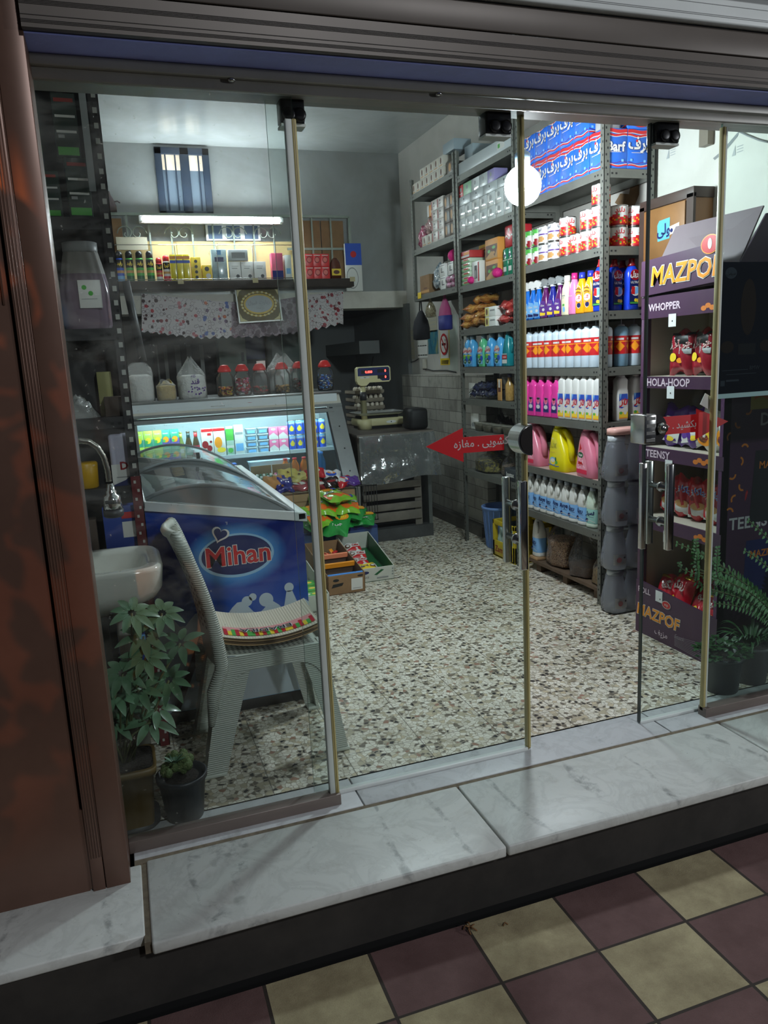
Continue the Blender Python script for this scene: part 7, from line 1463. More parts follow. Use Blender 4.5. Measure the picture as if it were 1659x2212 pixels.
# blue window high on the back wall
w3 = thing('window_3', 'small blue framed window high on the back wall', 'window', (0, 7.465, 0), kind='structure'); a, c = P(331, 318, 7.465), P(459, 470, 7.465); fr = M('blue_window_paint', (50, 62, 80), .45, mottle=.15)
b = MB(); xm = P(405, 400, 7.465).x
for x0_, x1_ in ((a.x, a.x + .06), (xm - .05, xm + .03), (c.x - .05, c.x + .01)): b.box((x0_, -.03, c.z), (x1_, .0, a.z), fr, .004)
b.box((a.x, -.03, a.z - .06), (c.x + .01, 0, a.z), fr, .004); b.box((a.x, -.03, c.z), (c.x + .01, 0, c.z + .05), fr, .004)
for x in (P(357, 350, 7.46).x, P(378, 350, 7.46).x, P(428, 350, 7.46).x): b.box((x - .006, -.025, c.z), (x + .006, -.012, a.z), fr)
b.build('frame', w3); b = MB(); zs = P(370, 368, 7.46).z; b.box((a.x + .05, -.012, zs), (c.x - .04, -.002, a.z - .05), M('warm_lit_pane', (236, 218, 196), .4, emit=.55)); b.box((a.x + .05, -.012, c.z + .04), (c.x - .04, -.002, zs), M('frosted_blue_pane', (120, 134, 150), .3)); b.build('panes', w3)
# dark bird ornament and bag on the grille
b = MB(); p = P(230, 458, 7.38); b.loft([(0, .09, .03, 2), (.05, .1, .035, 2, -.01, 0), (.1, .05, .03, 2, .02, 0), (.14, .02, .02, 2, .03, 0), (.17, .008, .008, 2, .035, 0)], M('dark_brown_cloth', (66, 54, 56), .9), 14); b.tube([(.05, 0, .08), (.1, 0, .09), (.12, 0, .075)], .006, M('dark_brown_cloth', (66, 54, 56)), 6); tag(b.build('dark_ornament', None, (p.x, 7.39, ZL + zt + .013)), 'small dark ornament on top of the grille at its left end', 'ornament')
# ------------------------------------------------------------------ flowered cloth and framed plaque on the beam
def cloth(name, kind):
    m = bpy.data.materials.new(name); g = NG(m); c = g.scale(g.co(), (1, .02, 1)); v1 = g.voro(c, 19); v2 = g.voro(c, 27); n = g.noise(c, 34, 2)
    wh = lin((206, 198, 200)); r1 = g.xyz(v1['Color'])[0]
    cols = {'hearts': [(0, lin((60, 22, 28))), (.3, lin((176, 60, 70))), (.55, lin((120, 30, 40))), (.8, lin((190, 110, 120)))], 'pencils': [(0, lin((70, 96, 170))), (.3, lin((206, 110, 70))), (.55, lin((110, 80, 120))), (.8, lin((150, 80, 110)))], 'faded': [(0, lin((96, 74, 86))), (.4, lin((130, 100, 114))), (.7, lin((84, 62, 74)))], 'roses': [(0, lin((150, 30, 44))), (.5, lin((120, 26, 38))), (.8, lin((170, 60, 70)))]}[kind]
    blob = g.math('LESS_THAN', g.math('ADD', v1[0], g.math('MULTIPLY', n, .35)), .5 if kind != 'faded' else .75); line = g.math('LESS_THAN', g.math('ABSOLUTE', g.math('SUBTRACT', v2[0], .42)), .035)
    col = g.mix(blob, wh if kind != 'faded' else lin((150, 132, 142)), g.ramp(r1, cols, 'CONSTANT')); col = g.mix(g.math('MULTIPLY', line, .8), col, lin((70, 40, 48))); g.base(col); g.rough(.5); return m
t = thing('flowered_cloth', 'patchwork of flowered plastic cloth hanging over the white beam', 'cloth', (0, 7.385, 0)); seg = [('hearts', 306, 431), ('pencils', 431, 500), ('faded', 500, 648), ('roses', 648, 741)]
tops = [(306, 634), (431, 648), (500, 652), (560, 655), (648, 640), (741, 628)]; bots = [(306, 716), (431, 730), (500, 728), (560, 728), (650, 718), (741, 698)]
def ip(tab, x):
    for (a, b_), (c, d) in zip(tab, tab[1:]):
        if a <= x <= c: return b_ + (d - b_) * (x - a) / (c - a)
    return tab[-1][1]
for k, x0_, x1_ in seg:
    def f(u, v):
        px = x0_ + (x1_ - x0_) * u; py = ip(tops, px) * (1 - v) + ip(bots, px) * v + (3 * math.sin(px * .35) * v); q = P(px, py, 7.385); return (q.x, -.012 * v + .006 * math.sin(px * .13) * v, q.z)
    b = MB(); b.grid(f, 20, 6, cloth(k + '_cloth', k)); b.build('cloth_panel', t)
t = thing('framed_plaque', 'gold and white framed plaque with an oval text panel', 'plaque', (P(559, 657, 7.33).x, 7.33, P(559, 657, 7.33).z)); t.rotation_euler = (-.12, -.035, 0); w, h = .205, .165; mGold = M('gold_print', (176, 150, 70), .4, .3)
b = MB(); b.box((-w, -.008, -h), (w, .008, h), M('plaque_silver_edge', (190, 190, 186), .3, .5)); b.flat(rect(-w + .012, -h + .012, w - .012, h - .012), -.0086, M('plaque_olive', (104, 92, 50), .5)); b.build('frame', t)
b = MB(); b.flat(disc(0, 0, .165, .115, 36), -.0092, mGold); b.flat(disc(0, 0, .152, .103, 36), -.0098, M('plaque_olive', (104, 92, 50))); b.flat(disc(0, 0, .142, .094, 36), -.0104, mGold); b.flat(disc(0, 0, .125, .078, 36), -.011, M('plaque_pale_blue', (176, 182, 184), .4))
for i in range(24): a = 2 * PI * i / 24; b.flat(disc(.159 * math.cos(a), .109 * math.sin(a), .012, .010, 8), -.0116, M('plaque_cream', (214, 204, 150), .5))
for sx in (-1, 1):
    for sz in (-1, 1): b.flat([(sx * .19, sz * .15), (sx * .12, sz * .15), (sx * .17, sz * .12), (sx * .19, sz * .07)], -.0092, M('plaque_cream', (214, 204, 150)))
b.text(fa('زیارت قبول'), .045, cGR, (0, -.012, .0)); b.text(fa('در مغازه'), .03, cGR, (0, -.012, -.045)); b.build('ornament', t)
# ------------------------------------------------------------------ dim alcove behind the fridge
d3 = thing('door_3', 'dark wooden door with grey glass panels at the rear of the alcove', 'door', (0, 8.95, 0), kind='structure'); a, c = P(325, 720, 8.95), P(470, 720, 8.95); b = MB(); b.box((a.x, 0, 0), (c.x, .05, 1.94), M('dark_door_wood', (46, 36, 36), .6)); b.build('leaf', d3); b = MB()
for px0, px1 in ((336, 348), (352, 368), (376, 396), (402, 420), (430, 446)): q, r = P(px0, 745, 8.94), P(px1, 830, 8.94); b.box((q.x, -.006, r.z), (r.x, 0, q.z), M('grey_door_pane', (112, 110, 104), .3))
b.build('panes', d3)
b = MB(); q, r = P(470, 730, 8.7), P(520, 860, 8.7); b.box((q.x, 8.7, .0), (r.x + .1, 8.95, q.z), M('pale_green_cabinet', (140, 152, 140), .5, mottle=.12)); b.box((q.x + .24, 8.696, r.z + .4), (q.x + .27, 8.7, r.z + .5), mDkGrey); tag(b.build('tall_cabinet'), 'pale green cabinet standing at the rear of the alcove', 'cabinet')
b = MB(); q, r = P(523, 700, 8.8), P(572, 775, 8.8); b.box((q.x, 8.75, r.z), (r.x, 8.82, q.z), cNV, .004); tag(b.build('dark_screen'), 'dark blue flat screen hanging in the alcove', 'screen')
b = MB(); q, r = P(578, 730, 8.8), P(604, 800, 8.8); b.box((q.x, 8.6, 0), (r.x + .2, 8.95, q.z), M('grey_alcove_box', (112, 120, 116), .6)); tag(b.build('grey_locker'), 'grey green locker in the dark alcove right of the screen', 'locker')
heap('hanging_rag', 'ragged black strip hanging under the flowered cloth', 'rag', (P(460, 735, 7.42).x, 7.425, 1.83), .09, .02, .12, mBlk, 31)
# small electric box and egg side table stuff at right of the alcove
b = MB(); q = P(808, 750, 7.6); b.box((-.11, 0, -.06), (.11, 1.345, .07), M('grey_meter_box', (120, 122, 122), .5)); tag(b.build('meter_box', None, (q.x, 7.75, q.z)), 'small grey box fixed high in the alcove behind the scale', 'box')
pts = [P(806, 770, 7.6), P(800, 800, 7.6), P(815, 850, 7.4), P(838, 895, 7.2)]; b = MB(); b.tube(pts, .007, mBlk, 6); tag(b.build('wall_cable'), 'dark cable running down behind the scale display', 'cable')
# ------------------------------------------------------------------ purple snack stand at the right
mPu = M('stand_purple', (74, 44, 72), .4, mottle=.08); mPuD = M('stand_dark_purple', (48, 28, 48), .4); mStI = M('stand_inner_beige', (186, 178, 164), .5); mPuG = M('stand_grey_purple', (112, 98, 104), .5, mottle=.1)
SX, SY0, SY1 = 2.43, 2.615, 3.185; t = thing('snack_stand', 'purple cardboard snack stand with lettered shelves at the right of the door', 'stand', (SX, 2.9, 0)); O7 = T(-SX, -2.9, 0)
def sb7(): b = MB(); b.X = O7; return b
def face(b, y, z): b.X = O7 @ T(SX, y, z) @ R(PK); return b     # local X runs towards the street, -Y out of the stand front
b = sb7(); b.box((SX, SY1 - .03, 0), (SX + .035, SY1, 1.69), mPu, .002); b.box((SX + .035, SY1 - .012, 0), (2.82, SY1, 1.69), mStI); b.box((SX + .005, SY1 - .0, 0), (2.82, SY1 + .004, 1.69), mPu); b.build('rear_side_panel', t)
b = sb7(); b.box((SX, SY0, 0), (2.83, SY0 + .01, 1.72), mPu); b.box((SX, SY0, 0), (SX + .03, SY0 + .03, 1.69), M('stand_light_purple', (92, 52, 92), .4)); b.box((SX + .03, SY0 + .01, 0), (2.82, SY0 + .014, 1.69), mStI)
b.prism([(SX, 1.70), (2.83, 1.70), (2.83, 1.96), (SX + .17, 1.96)], SY0, SY0 + .008, mPuD)
y = SY0 - .0008
for x, z, s in ((2.53, .93, 'TEENSY'), (2.62, 1.09, 'DIET')):
    b.text(s, .075, M('stand_lettering', (206, 198, 206), .5), (x + (.0 if s == 'DIET' else -.06), y, (z if s == 'DIET' else .64)), align='LEFT', bold=.02)
cCurl = M('stand_orange_curl', (214, 122, 44), .5)
for i in range(9):
    x, z = 2.47 + .035 * (i % 3) + .01 * math.sin(i * 5), .72 + .055 * i; a0 = i * 1.3
    b.flat([(x + .022 * math.cos(a0 + k * .35), z + .022 * math.sin(a0 + k * .35)) for k in range(8)] + [(x + .013 * math.cos(a0 + k * .35), z + .013 * math.sin(a0 + k * .35)) for k in range(7, -1, -1)], y - .0002, cCurl)
b.flat([(2.56, .28), (2.80, .28), (2.79, .58), (2.57, .58)], y - .0003, cNV); b.text('MAZPOF', .045, cCurl, (2.68, y - .0008, .50), bold=.02); b.flat([(2.58, .66), (2.82, .66), (2.82, .98), (2.60, .98)], y - .0003, M('stand_print_dark', (30, 30, 38), .5)); b.text('MAZPOF', .045, cCurl, (2.71, y - .0008, .90), bold=.02)
b.flat([(2.56, 1.16), (2.82, 1.16), (2.82, 1.29), (2.56, 1.29)], y - .0003, M('stand_print_yellow', (190, 164, 70), .5)); b.flat(wave(2.58, 2.78, 1.2, .012, .014), y - .0006, cCurl); b.build('printed_side_panel', t)
b = sb7(); b.box((2.82, SY0 + .01, 0), (2.83, SY1, 1.69), mStI); b.build('back_panel', t)
LET = M('stand_letter_pale', (222, 200, 214), .5); tagm = M('price_tag_white', (226, 228, 230), .6)
def art_curls(b, x): 
    for k in range(4): b.flat(disc(x + .026 * k, .022 + .010 * (k % 2), .017, .011, 12, .5), -.0025 - .0004 * k, cCurl)
for z0, z1, s, tx, cur in ((1.575, 1.675, 'WHOPPER', .10, .42), (1.25, 1.305, 'HOLA-HOOP', .11, None), (.905, .966, 'TEENSY', .10, .40), (.56, .622, '', .2, .42)):
    b = sb7(); b.box((SX + .01, SY0 + .014, z1 - .012), (2.82, SY1 - .012, z1), mStI); b.box((SX - .002, SY0, z0), (SX + .008, SY1, z1), mPu); face(b, SY1, z0)
    if s: b.text(s, .05 if s != 'WHOPPER' else .046, LET, (.055, -.0035, (z1 - z0) * .5 - .016), align='LEFT', bold=.02)
    if cur: art_curls(b, cur)
    o = b.build('shelf', t)
    b = face(MB(), SY1, z0); b.box((.20, -.005, -.045), (.25, -.003, .012), tagm); b.flat(disc(.226, -.02, .004), -.0056, cBK); b.build('price_tag', o)
b = sb7(); b.prism([(SY0, 0), (SY1, 0), (SY1, .28), (SY0, .235)], SX - .004, SX + .006, mPu, 'x'); face(b, SY1, 0)
b.text('ROLL', .04, LET, (.02, -.006, .22), align='LEFT', bold=.02); b.text('MAZPOF', .082, cW, (.17, -.0058, .10), bold=.055, shear=.12); b.text('MAZPOF', .082, cO, (.17, -.0066, .10), bold=.02, shear=.12); b.flat(disc(.235, .205, .032, .02), -.0062, cW); b.flat(disc(.235, .205, .029, .017), -.0068, cR); b.text('mp', .022, cW, (.235, -.0074, .199))
b.text(fa('مزپف'), .042, LET, (.20, -.006, .035), bold=.01); b.text('Snack', .03, M('stand_script_grey', (150, 140, 150), .5), (.33, -.006, .06), shear=.4)
for k in range(9): b.flat([(.3, .02 + .006 * k), (.5, .012 + .010 * k), (.5, .014 + .010 * k), (.3, .022 + .006 * k)], -.006 - .0002 * k, M('stand_script_grey', (150, 140, 150), .5))
b.box((.155, -.007, .205), (.205, -.0045, .26), tagm); b.flat(disc(.19, .222, .004), -.0076, cBK); b.X = O7; b.box((SX, SY0 + .014, .05), (2.82, SY1 - .012, .06), mStI); b.build('front_bin', t)
b = sb7(); b.prism([(SY0 + .05, 1.70), (SY1 - .005, 1.68), (SY1 - .01, 1.84), (SY0 + .05, 1.86)], SX - .012, SX - .004, mPu, 'x'); face(b, SY1, 1.69)
b.text('MAZPOF', .115, cW, (.305, .0085 - .023, .035), bold=.05, shear=.12); b.text('MAZPOF', .115, cO, (.305, .0085 - .0245, .035), bold=.018, shear=.12); b.flat(disc(.46, .165, .055, .04), -.0145, cO); b.flat(disc(.46, .165, .05, .036), -.0155, cR); b.flat(disc(.46, .167, .012, .022), -.0165, cW); b.build('name_sign', t)
b = sb7(); b.add([(SX + .02, SY1, 1.70), (SX + .02, SY0 + .02, 1.70), (2.63, SY0 + .05, 2.0), (2.60, SY1 - .02, 2.0)] + [(SX + .026, SY1, 1.697), (SX + .026, SY0 + .02, 1.697), (2.636, SY0 + .05, 1.997), (2.606, SY1 - .02, 1.997)], [(0, 1, 2, 3), (7, 6, 5, 4), (0, 4, 5, 1), (1, 5, 6, 2), (2, 6, 7, 3), (3, 7, 4, 0)], mPuG); b.box((SX, SY0 + .01, 1.688), (2.83, SY1, 1.70), mPu); b.build('sloping_top_board', t)
def bags(proto, lst, group):
    lay(proto, lst, 'snack bag', group)
mkb = lambda c, c2, arts, seed, w=.15, h=.2, tt=.06: snack('snack_bag', w, h, tt, M('snack_' + str(c), c, .22, coat=.4), M('snack_' + str(c2), c2, .22, coat=.4), arts, seed)
g = 'snack bags on the purple stand'
o1 = mkb((150, 26, 44), (40, 36, 38), [([(-.072, .12), (.072, .12), (.07, .19), (-.07, .19)], cBK), (fa('چی‌توز'), .05, cW, 0, .125), (fa('چی‌توز'), .046, cDR, 0, .126), (rect(.0, .09, .065, .115), cGR), (disc(.01, .06, .02, .012), cO), (disc(-.035, .075, .022, .02), cY)], 21)
bags(o1, [((2.53, 3.0, 1.306 + .106), (-.12, 0, PK + .1), 'dark red and black snack bag on the upper shelf, left one'), ((2.54, 2.87, 1.306 + .106), (-.12, 0, PK - .1), 'dark red and black snack bag on the upper shelf behind the window seal')], g)
o1 = mkb((84, 40, 140), (84, 40, 140), [([(-.07, .015), (.07, .015), (.072, .085), (-.072, .08)], cW), (disc(-.035, .06, .03, .028), cP), (disc(-.03, .095, .02, .015), cG), (disc(.02, .03, .03, .012), cY), ('grape', .03, cW, .0, .12)], 22, .17, .19)
bags(o1, [((2.54, 3.065, .967 + .1), (-.2, .1, PK), 'purple grape snack bag under the right arrow, left one'), ((2.54, 2.91, .967 + .105), (-.3, -.15, PK), 'purple grape snack bag under the right arrow, right one')], g)
o1 = mkb((224, 222, 216), (224, 222, 216), [(disc(0, .06, .055, .045), cO), (disc(.01, .08, .035, .03), cY), (disc(-.01, .05, .03, .02), cBR), (fa('ذرت'), .04, cDR, 0, .05), (disc(.03, .14, .02, .012), cG)], 23, .15, .19)
bags(o1, [((2.53, 2.80, .967 + .1), (-.15, .1, PK), 'white and gold snack bag below the arrow tip, left one'), ((2.54, 2.70, .967 + .1), (-.15, -.1, PK), 'white and gold snack bag below the arrow tip, right one')], g)
o1 = mkb((190, 28, 40), (190, 28, 40), [([(-.06, .01), (.06, .01), (.062, .06), (-.062, .07)], cW), (disc(.0, .06, .04, .018), cTN), (fa('چاکلز'), .045, cW, 0, .115), (fa('چاکلز'), .04, cB, 0, .116), (disc(-.03, .1, .014), cDR)], 24, .135, .19)
bags(o1, [((2.56, 3.085 - .1 * i, .623 + .102), (-.2 + .05 * (i % 2), .12 * math.sin(i * 2), PK + .3 * math.sin(i)), f'red and white snack bag on the lower shelf, {nth(i, 5)}') for i in range(5)], g)
gold = M('gold_foil_back', (196, 150, 50), .18, .7)
o1 = snack('snack_bag', .17, .2, .075, M('snack_crimson', (196, 22, 44), .2, coat=.4), gold, [(fa('رینگو'), .055, cDR, .0, .128), (fa('رینگو'), .052, cW, 0, .13), ([(-.08, .01), (.0, .01), (.02, .06), (-.02, .09), (-.08, .08)], cY), (disc(-.03, .05, .02, .018), cG), (disc(.05, .05, .02, .02), cO), (rect(-.08, .18, .08, .198), gold)], 25)
bags(o1, [((2.55, 3.07, .20), (-.5, .1, PK + .3), 'gold and crimson snack bag in the bin, leftmost'), ((2.535, 2.96, .235), (-.35, -.1, PK - .2), 'gold and crimson snack bag in the bin, second from left'), ((2.555, 2.83, .20), (-.6, .15, PK), 'gold and crimson snack bag in the bin, third from left'), ((2.55, 2.725, .2), (-.5, -.2, PK + .2), 'gold and crimson snack bag in the bin beside the window seal'), ((2.63, 3.05, .24), (-.9, .2, PK - .3), 'gold backed snack bag lying at the rear left of the bin'), ((2.64, 2.88, .25), (-1.0, -.3, PK + .2), 'gold backed snack bag lying at the rear middle of the bin'), ((2.62, 2.74, .24), (-.9, .1, PK - .1), 'gold backed snack bag lying at the rear right of the bin')], 'gold and crimson snack bags in the stand bin')
# ------------------------------------------------------------------ shrink wrapped plastic jars beside the rack
mJf = film('shrink_film', (246, 247, 250), .25, .12, .08, (224, 226, 232), .6, 16); mJar = film('clear_pet_jar', (246, 247, 250), .15, .5, .08, (222, 228, 240))
t = thing('jar_pack', 'x', 'jar pack')
for k, x in enumerate((-.068, .068)):
    b = MB(); b.lathe([(.056, 0), (.06, .006), (.064, .05), (.055, .15), (.042, .205), (.042, .225)], mJar, 24, cx=x); o = b.build('plastic_jar', t)
    b = MB(); b.lathe([(.045, .212), (.046, .216), (.046, .24), (.001, .241)], mPaleGrey, 20, cx=x); b.build('lid', o)
    l = MB(); l.X = T(x, 0, .03); l.grid(lambda u, v: (.0655 * math.sin((u - .5) * 1.3), -.0655 * math.cos((u - .5) * 1.3), .06 * v), 10, 2, cW); l.flat(disc(-.012, .03, .016, .015), -.0665, M('label_rose_red', (206, 60, 66), .5)); l.flat(disc(.02, .042, .006), -.0665, cBK); l.build('label', o)
b = MB(); b.loft([(-.001, .12, .055, 5), (.01, .132, .068, 5), (.06, .134, .07, 5), (.15, .124, .06, 4), (.22, .11, .05, 4), (.243, .10, .048, 4), (.246, .05, .02, 3)], mJf, 40); b.build('shrink_wrap', t)
place(t, [((2.583, 3.49, .002 + .2475 * i), (.04, -.06, .03, -.02)[i]) for i in range(4)], [f'shrink wrapped pair of clear jars, {("bottom", "second from bottom", "third from bottom", "topmost")[i]} of the stack' for i in range(4)], 'shrink wrapped jar packs')
b = MB(); b.loft([(0, .112, .052, 4), (.03, .112, .052, 4), (.034, .1, .045, 4)], M('pale_pink_lid', (222, 170, 160), .4), 30); tag(b.build('pink_lid_band', None, (2.583, 3.49, .9925)), 'pale pink band of lids on top of the jar packs', 'lid')
# ------------------------------------------------------------------ right wall fittings
t = thing('meter_cupboard', 'brown wooden cupboard with round knob and teal sticker on the right wall', 'cupboard', (2.838, 3.36, 1.66)); mBw = M('brown_wood', (134, 92, 52), .45, mottle=.25, mscale=5); mBd = M('dark_wood_frame', (64, 48, 42), .5, mottle=.2)
b = MB(); b.box((-.115, -.17, 0), (0, .22, .52), mBw); b.box((-.125, -.178, .48), (.0, .228, .53), mBd, .003); b.box((-.125, -.178, 0), (-.11, -.13, .5), mBd); b.box((-.125, .19, 0), (-.11, .228, .5), mBd); b.build('case', t)
b = MB(); b.box((-.13, -.125, .01), (-.115, .185, .475), mBw, .003); o = b.build('door_panel', t); b = MB(); b.X = T(-.13, .11, .2) @ R(-PI / 2, 'Y'); b.lathe([(.012, 0), (.012, .018), (.022, .024), (.024, .034), (.016, .042), (.001, .043)], M('aged_brass', (150, 130, 84), .25, .9), 16); b.build('knob', o)
b = MB(); b.X = T(-.1312, .0, .36) @ R(PK); b.flat([(-.07, -.05), (.02, -.045), (.02, .055), (-.06, .05), (-.075, .03)], 0, M('teal_sticker', (86, 160, 176), .5)); b.text(fa('ولی'), .07, cNV, (-.025, -.0006, -.02), bold=.03); b.flat([(.02, -.03), (.09, -.02), (.09, .02), (.02, .01)], -.0003, M('cream_carton', (206, 200, 188))); b.flat(disc(.035, -.01, .010), -.0008, cNV); b.build('sticker', o)
b = MB(); b.add([(0, *p) for p in ((3.93, 2.31), (3.98, 2.27), (3.9, 2.22), (3.80, 2.215), (3.76, 2.27), (3.765, 2.40), (3.82, 2.39), (3.85, 2.29))], [list(range(8))[::-1]], M('bare_brick_patch', (140, 112, 82), .9, mottle=.4)); o = b.build('plaster_patch', None, (2.8385, 0, 0)); tag(o, 'bare brown patch of broken plaster behind the end posts of the rack', 'patch')
pts = [onX(x, y, 2.832) for x, y in ((1659, 307), (1640, 303), (1615, 293), (1596, 284), (1588, 290), (1570, 312), (1548, 332), (1525, 348))]; b = MB(); b.tube(pts[:4], .004, M('grey_cable', (120, 122, 124)), 5); tag(b.build('wall_cable'), 'thin grey cable curving over the white wall at the upper right', 'cable')
b = MB(); q = [onX(x, y, 2.8388) for x, y in ((1596, 284), (1590, 290), (1560, 325), (1540, 342), (1544, 346), (1566, 328), (1594, 294))]; b.add(q, [list(range(7))], mGreyWall); tag(b.build('wall_patch'), 'grey diagonal filler line on the white wall', 'patch')
b = MB(); q = onX(1526, 296, 2.82); b.box((-.02, -.03, -.04), (.02, .03, .04), M('dull_steel_bracket', (120, 112, 100), .5, .4)); tag(b.build('pipe_stub', None, (2.822, q.y, q.z)), 'small dull bracket on the white wall near the top', 'bracket')
for px, py in ((1445, 333), (1588, 326)):
    q = onX(px, py, 2.8385); b = MB(); b.X = R(PK); b.flat([(-.02, -.02), (.0, .025), (.004, -.02)], 0, cGR); b.flat(rect(.01, -.012, .05, -.008), 0, cGR); b.flat(rect(.01, .0, .05, .004), 0, cGR); b.flat(rect(.01, .012, .05, .016), 0, cGR); tag(b.build('stencil_mark', None, (2.8385, q.y, q.z)), f'faint grey stencilled mark on the wall {"above the brown cupboard" if px < 1500 else "right of the window seal"}', 'mark')
# ------------------------------------------------------------------ poster on the right pane
b = MB(); b.box((2.082, 2.288, 1.262), (2.80, 2.29, 1.728), M('dark_poster_back', (10, 16, 26), .9, spec=.05)); dk = M('poster_dim_print', (26, 28, 32), .9, spec=.05); dk2 = M('poster_dim_text', (46, 52, 60), .9, spec=.05)
b.flat(disc(2.125, 1.69, .026, .02), 2.2874, dk2); b.text(fa('میهن'), .02, dk, (2.125, 2.287, 1.683)); b.flat(disc(2.21, 1.57, .035, .1), 2.2874, M('poster_dim_brown', (34, 28, 26), .9, spec=.05)); b.flat(disc(2.12, 1.43, .03, .022), 2.2874, M('poster_dim_brown', (34, 28, 26))); b.flat(disc(2.30, 1.43, .03, .022), 2.2874, M('poster_dim_brown', (34, 28, 26))); b.flat(rect(2.17, 1.4, 2.25, 1.44), 2.2874, dk)
b.text('BMW', .02, dk2, (2.25, 2.2868, 1.345)); b.flat(rect(2.1, 1.345, 2.22, 1.347), 2.2874, dk2); b.flat(rect(2.12, 1.33, 2.26, 1.332), 2.2874, dk2); b.flat(rect(2.095, 1.29, 2.115, 1.31), 2.2874, dk2); b.flat(rect(2.12, 1.305, 2.18, 1.312), 2.2874, dk2)
b.box((2.078, 2.2882, 1.245), (2.80, 2.2895, 1.262), M('poster_pale_edge', (150, 176, 180), .5)); tag(b.build('window_poster'), 'dark poster stuck on the right window pane', 'poster')
b = MB(); b.box((2.064, 2.296, 1.205), (2.09, 2.298, 1.245), mPaper); b.X = T(2.05, 2.30, 1.235) @ R(.5, 'Y'); b.box((-.025, 0, -.02), (.02, .002, .025), mPaper); tag(b.build('taped_paper'), 'small torn paper tag beside the poster corner', 'paper')
# ------------------------------------------------------------------ plants behind the right pane
mDG = M('dark_plant_leaf', (44, 84, 44), .45, mottle=.3); mFern = M('fern_leaf', (64, 120, 52), .5, mottle=.2)
def pot(name, label, x, y, r, h, m): 
    t = thing(name, label, 'plant', (x, y, 0)); b = MB(); b.lathe([(.001, 0), (r * .75, 0), (r * .78, .004), (r * .97, h - .02), (r * 1.03, h - .018), (r * 1.04, h), (r * .95, h), (r * .92, h - .02)], m, 26); b.build('pot', t); b = MB(); b.lathe([(r * .92, h - .02), (r * .5, h - .012), (.001, h - .01)], mSoil, 18); b.build('soil', t); return t
mPot = M('black_plant_pot', (40, 42, 46)); rr = random.Random(8)
t = pot('bushy_plant', 'low bushy green plant in a dark pot beside the window seal', 2.30, 2.44, .085, .16, mPot); b = MB()
for i in range(150):
    a, q = rr.uniform(0, 2 * PI), math.sqrt(rr.random()) * .11; c = Vector((q * math.cos(a), q * math.sin(a) * .9, .15 + rr.random() * .10 * (1 - q / .16))); leaf(b, c, (math.cos(a) + rr.uniform(-.5, .5), math.sin(a) + rr.uniform(-.5, .5), rr.uniform(0, .9)), (0, 0, 1), .03, .024, mDG, 4, .5, .1)
b.build('foliage', t, kind='stuff')
t = pot('spider_plant', 'spiky spider plant behind the right window pane', 2.475, 2.46, .08, .17, mPot); b = MB()
for i in range(46): a = rr.uniform(0, 2 * PI); leaf(b, (.02 * math.cos(a), .02 * math.sin(a), .16), (math.cos(a), math.sin(a) * .6, rr.uniform(.5, 2.2)), (0, 0, 1), rr.uniform(.18, .30), .014, mDG, 9, 1.0, .25)
b.build('foliage', t, kind='stuff')
t = pot('fern', 'tall fern with feathery fronds before the purple stand', 2.66, 2.47, .085, .18, mPot); b = MB(); st = MB()
for i in range(26):
    a = rr.uniform(0, 2 * PI); d = Vector((math.cos(a) * .9 - .25, math.sin(a) * .4 - .1, 1.5 + rr.random())).normalized(); Lf = rr.uniform(.35, .8); base = Vector((0, 0, .17)); pts = []
    for k in range(13): s = k / 12; pts.append(base + d * Lf * s + Vector((math.cos(a) * .9 - .3, math.sin(a) * .25, -.45)) * Lf * .5 * s * s)
    for p in pts: p.y = max(-.13, min(.11, p.y)); p.x = max(-.5, min(.15, p.x))
    st.tube(pts, .0022, mStem, 4)
    for k in range(2, 13):
        tang = (pts[k] - pts[k - 1]).normalized(); side = tang.cross(Vector((0, -1, .3))).normalized()
        for sg in (-1, 1):
            for h2 in (0, .5): leaf(b, pts[k].lerp(pts[k - 1], h2), side * sg + tang * .5, (0, -1, .4), .055 * (1 - .06 * k), .011, mFern, 3, .3, .05)
st.build('stems', t); b.build('fronds', t, kind='stuff')
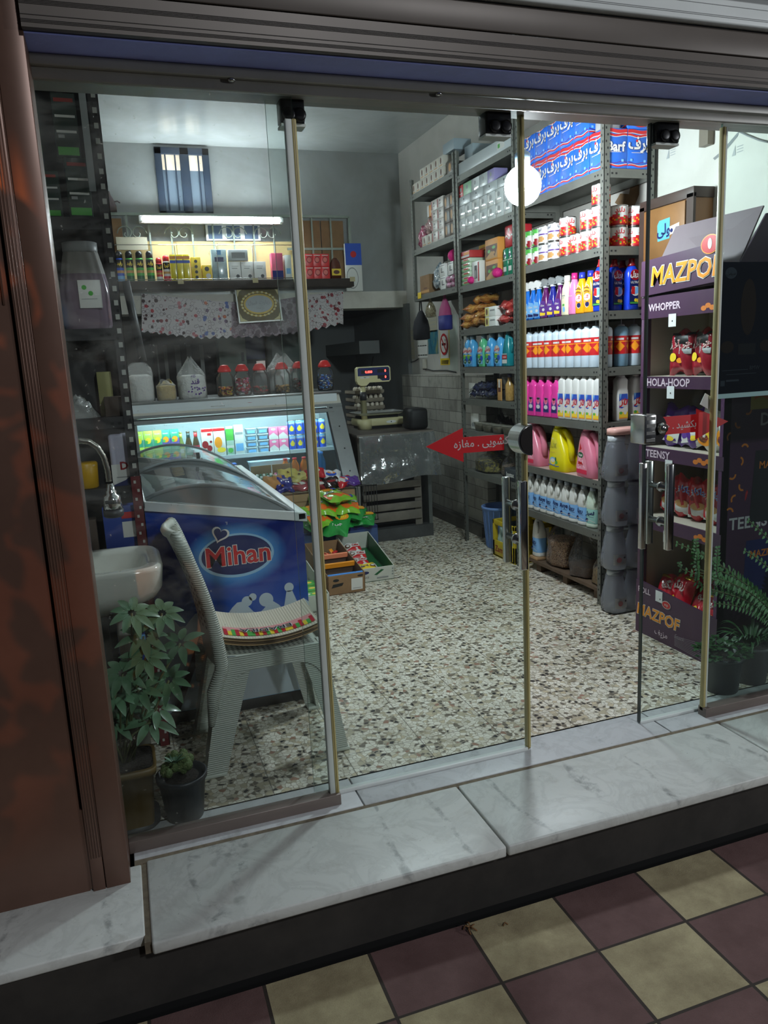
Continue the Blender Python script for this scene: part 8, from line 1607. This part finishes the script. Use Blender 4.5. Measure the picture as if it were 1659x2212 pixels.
# ------------------------------------------------------------------ outside: street tree shading the pilaster, litter
q = onZ(1015, 2008, -.2); b = MB(); 
for k in range(5): b.tube([(0, 0, .006), (.012 * math.cos(k * 1.3), .014 * math.sin(k * 1.3), .012), (.02 * math.cos(k * 1.3 + .4), .026 * math.sin(k * 1.3 + .4), .004)], .0022, M('dry_twig', (120, 84, 50), .8), 5)
tag(b.build('dry_twig', None, (q.x, q.y, -.2)), 'small dry twig lying on the pavement near the step', 'twig'); q = onZ(1087, 2002, -.2); b = MB(); b.tube([(0, 0, .003), (.01, .008, .006), (.016, 0, .003)], .002, M('dry_twig', (120, 84, 50)), 5); tag(b.build('dry_crumb', None, (q.x, q.y, -.2)), 'tiny dry crumb right of the twig on the pavement', 'litter')
t = thing('street_tree', 'leafy street tree left of the shop whose leaves shade the brown pilaster', 'tree', (-1.75, .75, -.2)); b = MB(); mBk = M('tree_bark', (74, 60, 48), .9, mottle=.3); b.tube([(0, 0, 0), (.05, .02, 1.2), (.0, .05, 2.4), (.1, .1, 3.6)], [.1, .085, .07, .04], mBk, 10); br = []
for z0, e in ((1.3, (1.05, .10, 1.7)), (1.7, (1.25, .22, 2.25)), (2.2, (1.1, .05, 2.8)), (2.6, (1.3, .2, 3.1)), (1.0, (.95, .2, 1.15))): b.tube([(.04, .03, z0), (e[0] * .5, e[1] * .6, (z0 + e[2]) / 2 + .05), e], [.035, .022, .008], mBk, 7); br.append(((.04, .03, z0), e))
b.build('trunk', t); b = MB(); rr = random.Random(17); mTL = M('tree_leaf', (60, 84, 40), .5)
for i in range(780):
    s, e = rr.choice(br); k = rr.uniform(.45, 1.15)
    if e[2] > 2.5 and rr.random() < .6: continue
    c = Vector(s).lerp(Vector(e), k) + Vector((rr.gauss(0, .09), rr.gauss(0, .10), rr.gauss(0, .15))); c.x = min(c.x, 1.36)
    leaf(b, c, (rr.uniform(-1, 1), rr.uniform(-1, 1), rr.uniform(-1, .4)), (rr.uniform(-.5, .5), -1, .6), rr.uniform(.08, .14), rr.uniform(.04, .065), mTL, 5, .4, .1)
b.build('foliage', t, kind='stuff')
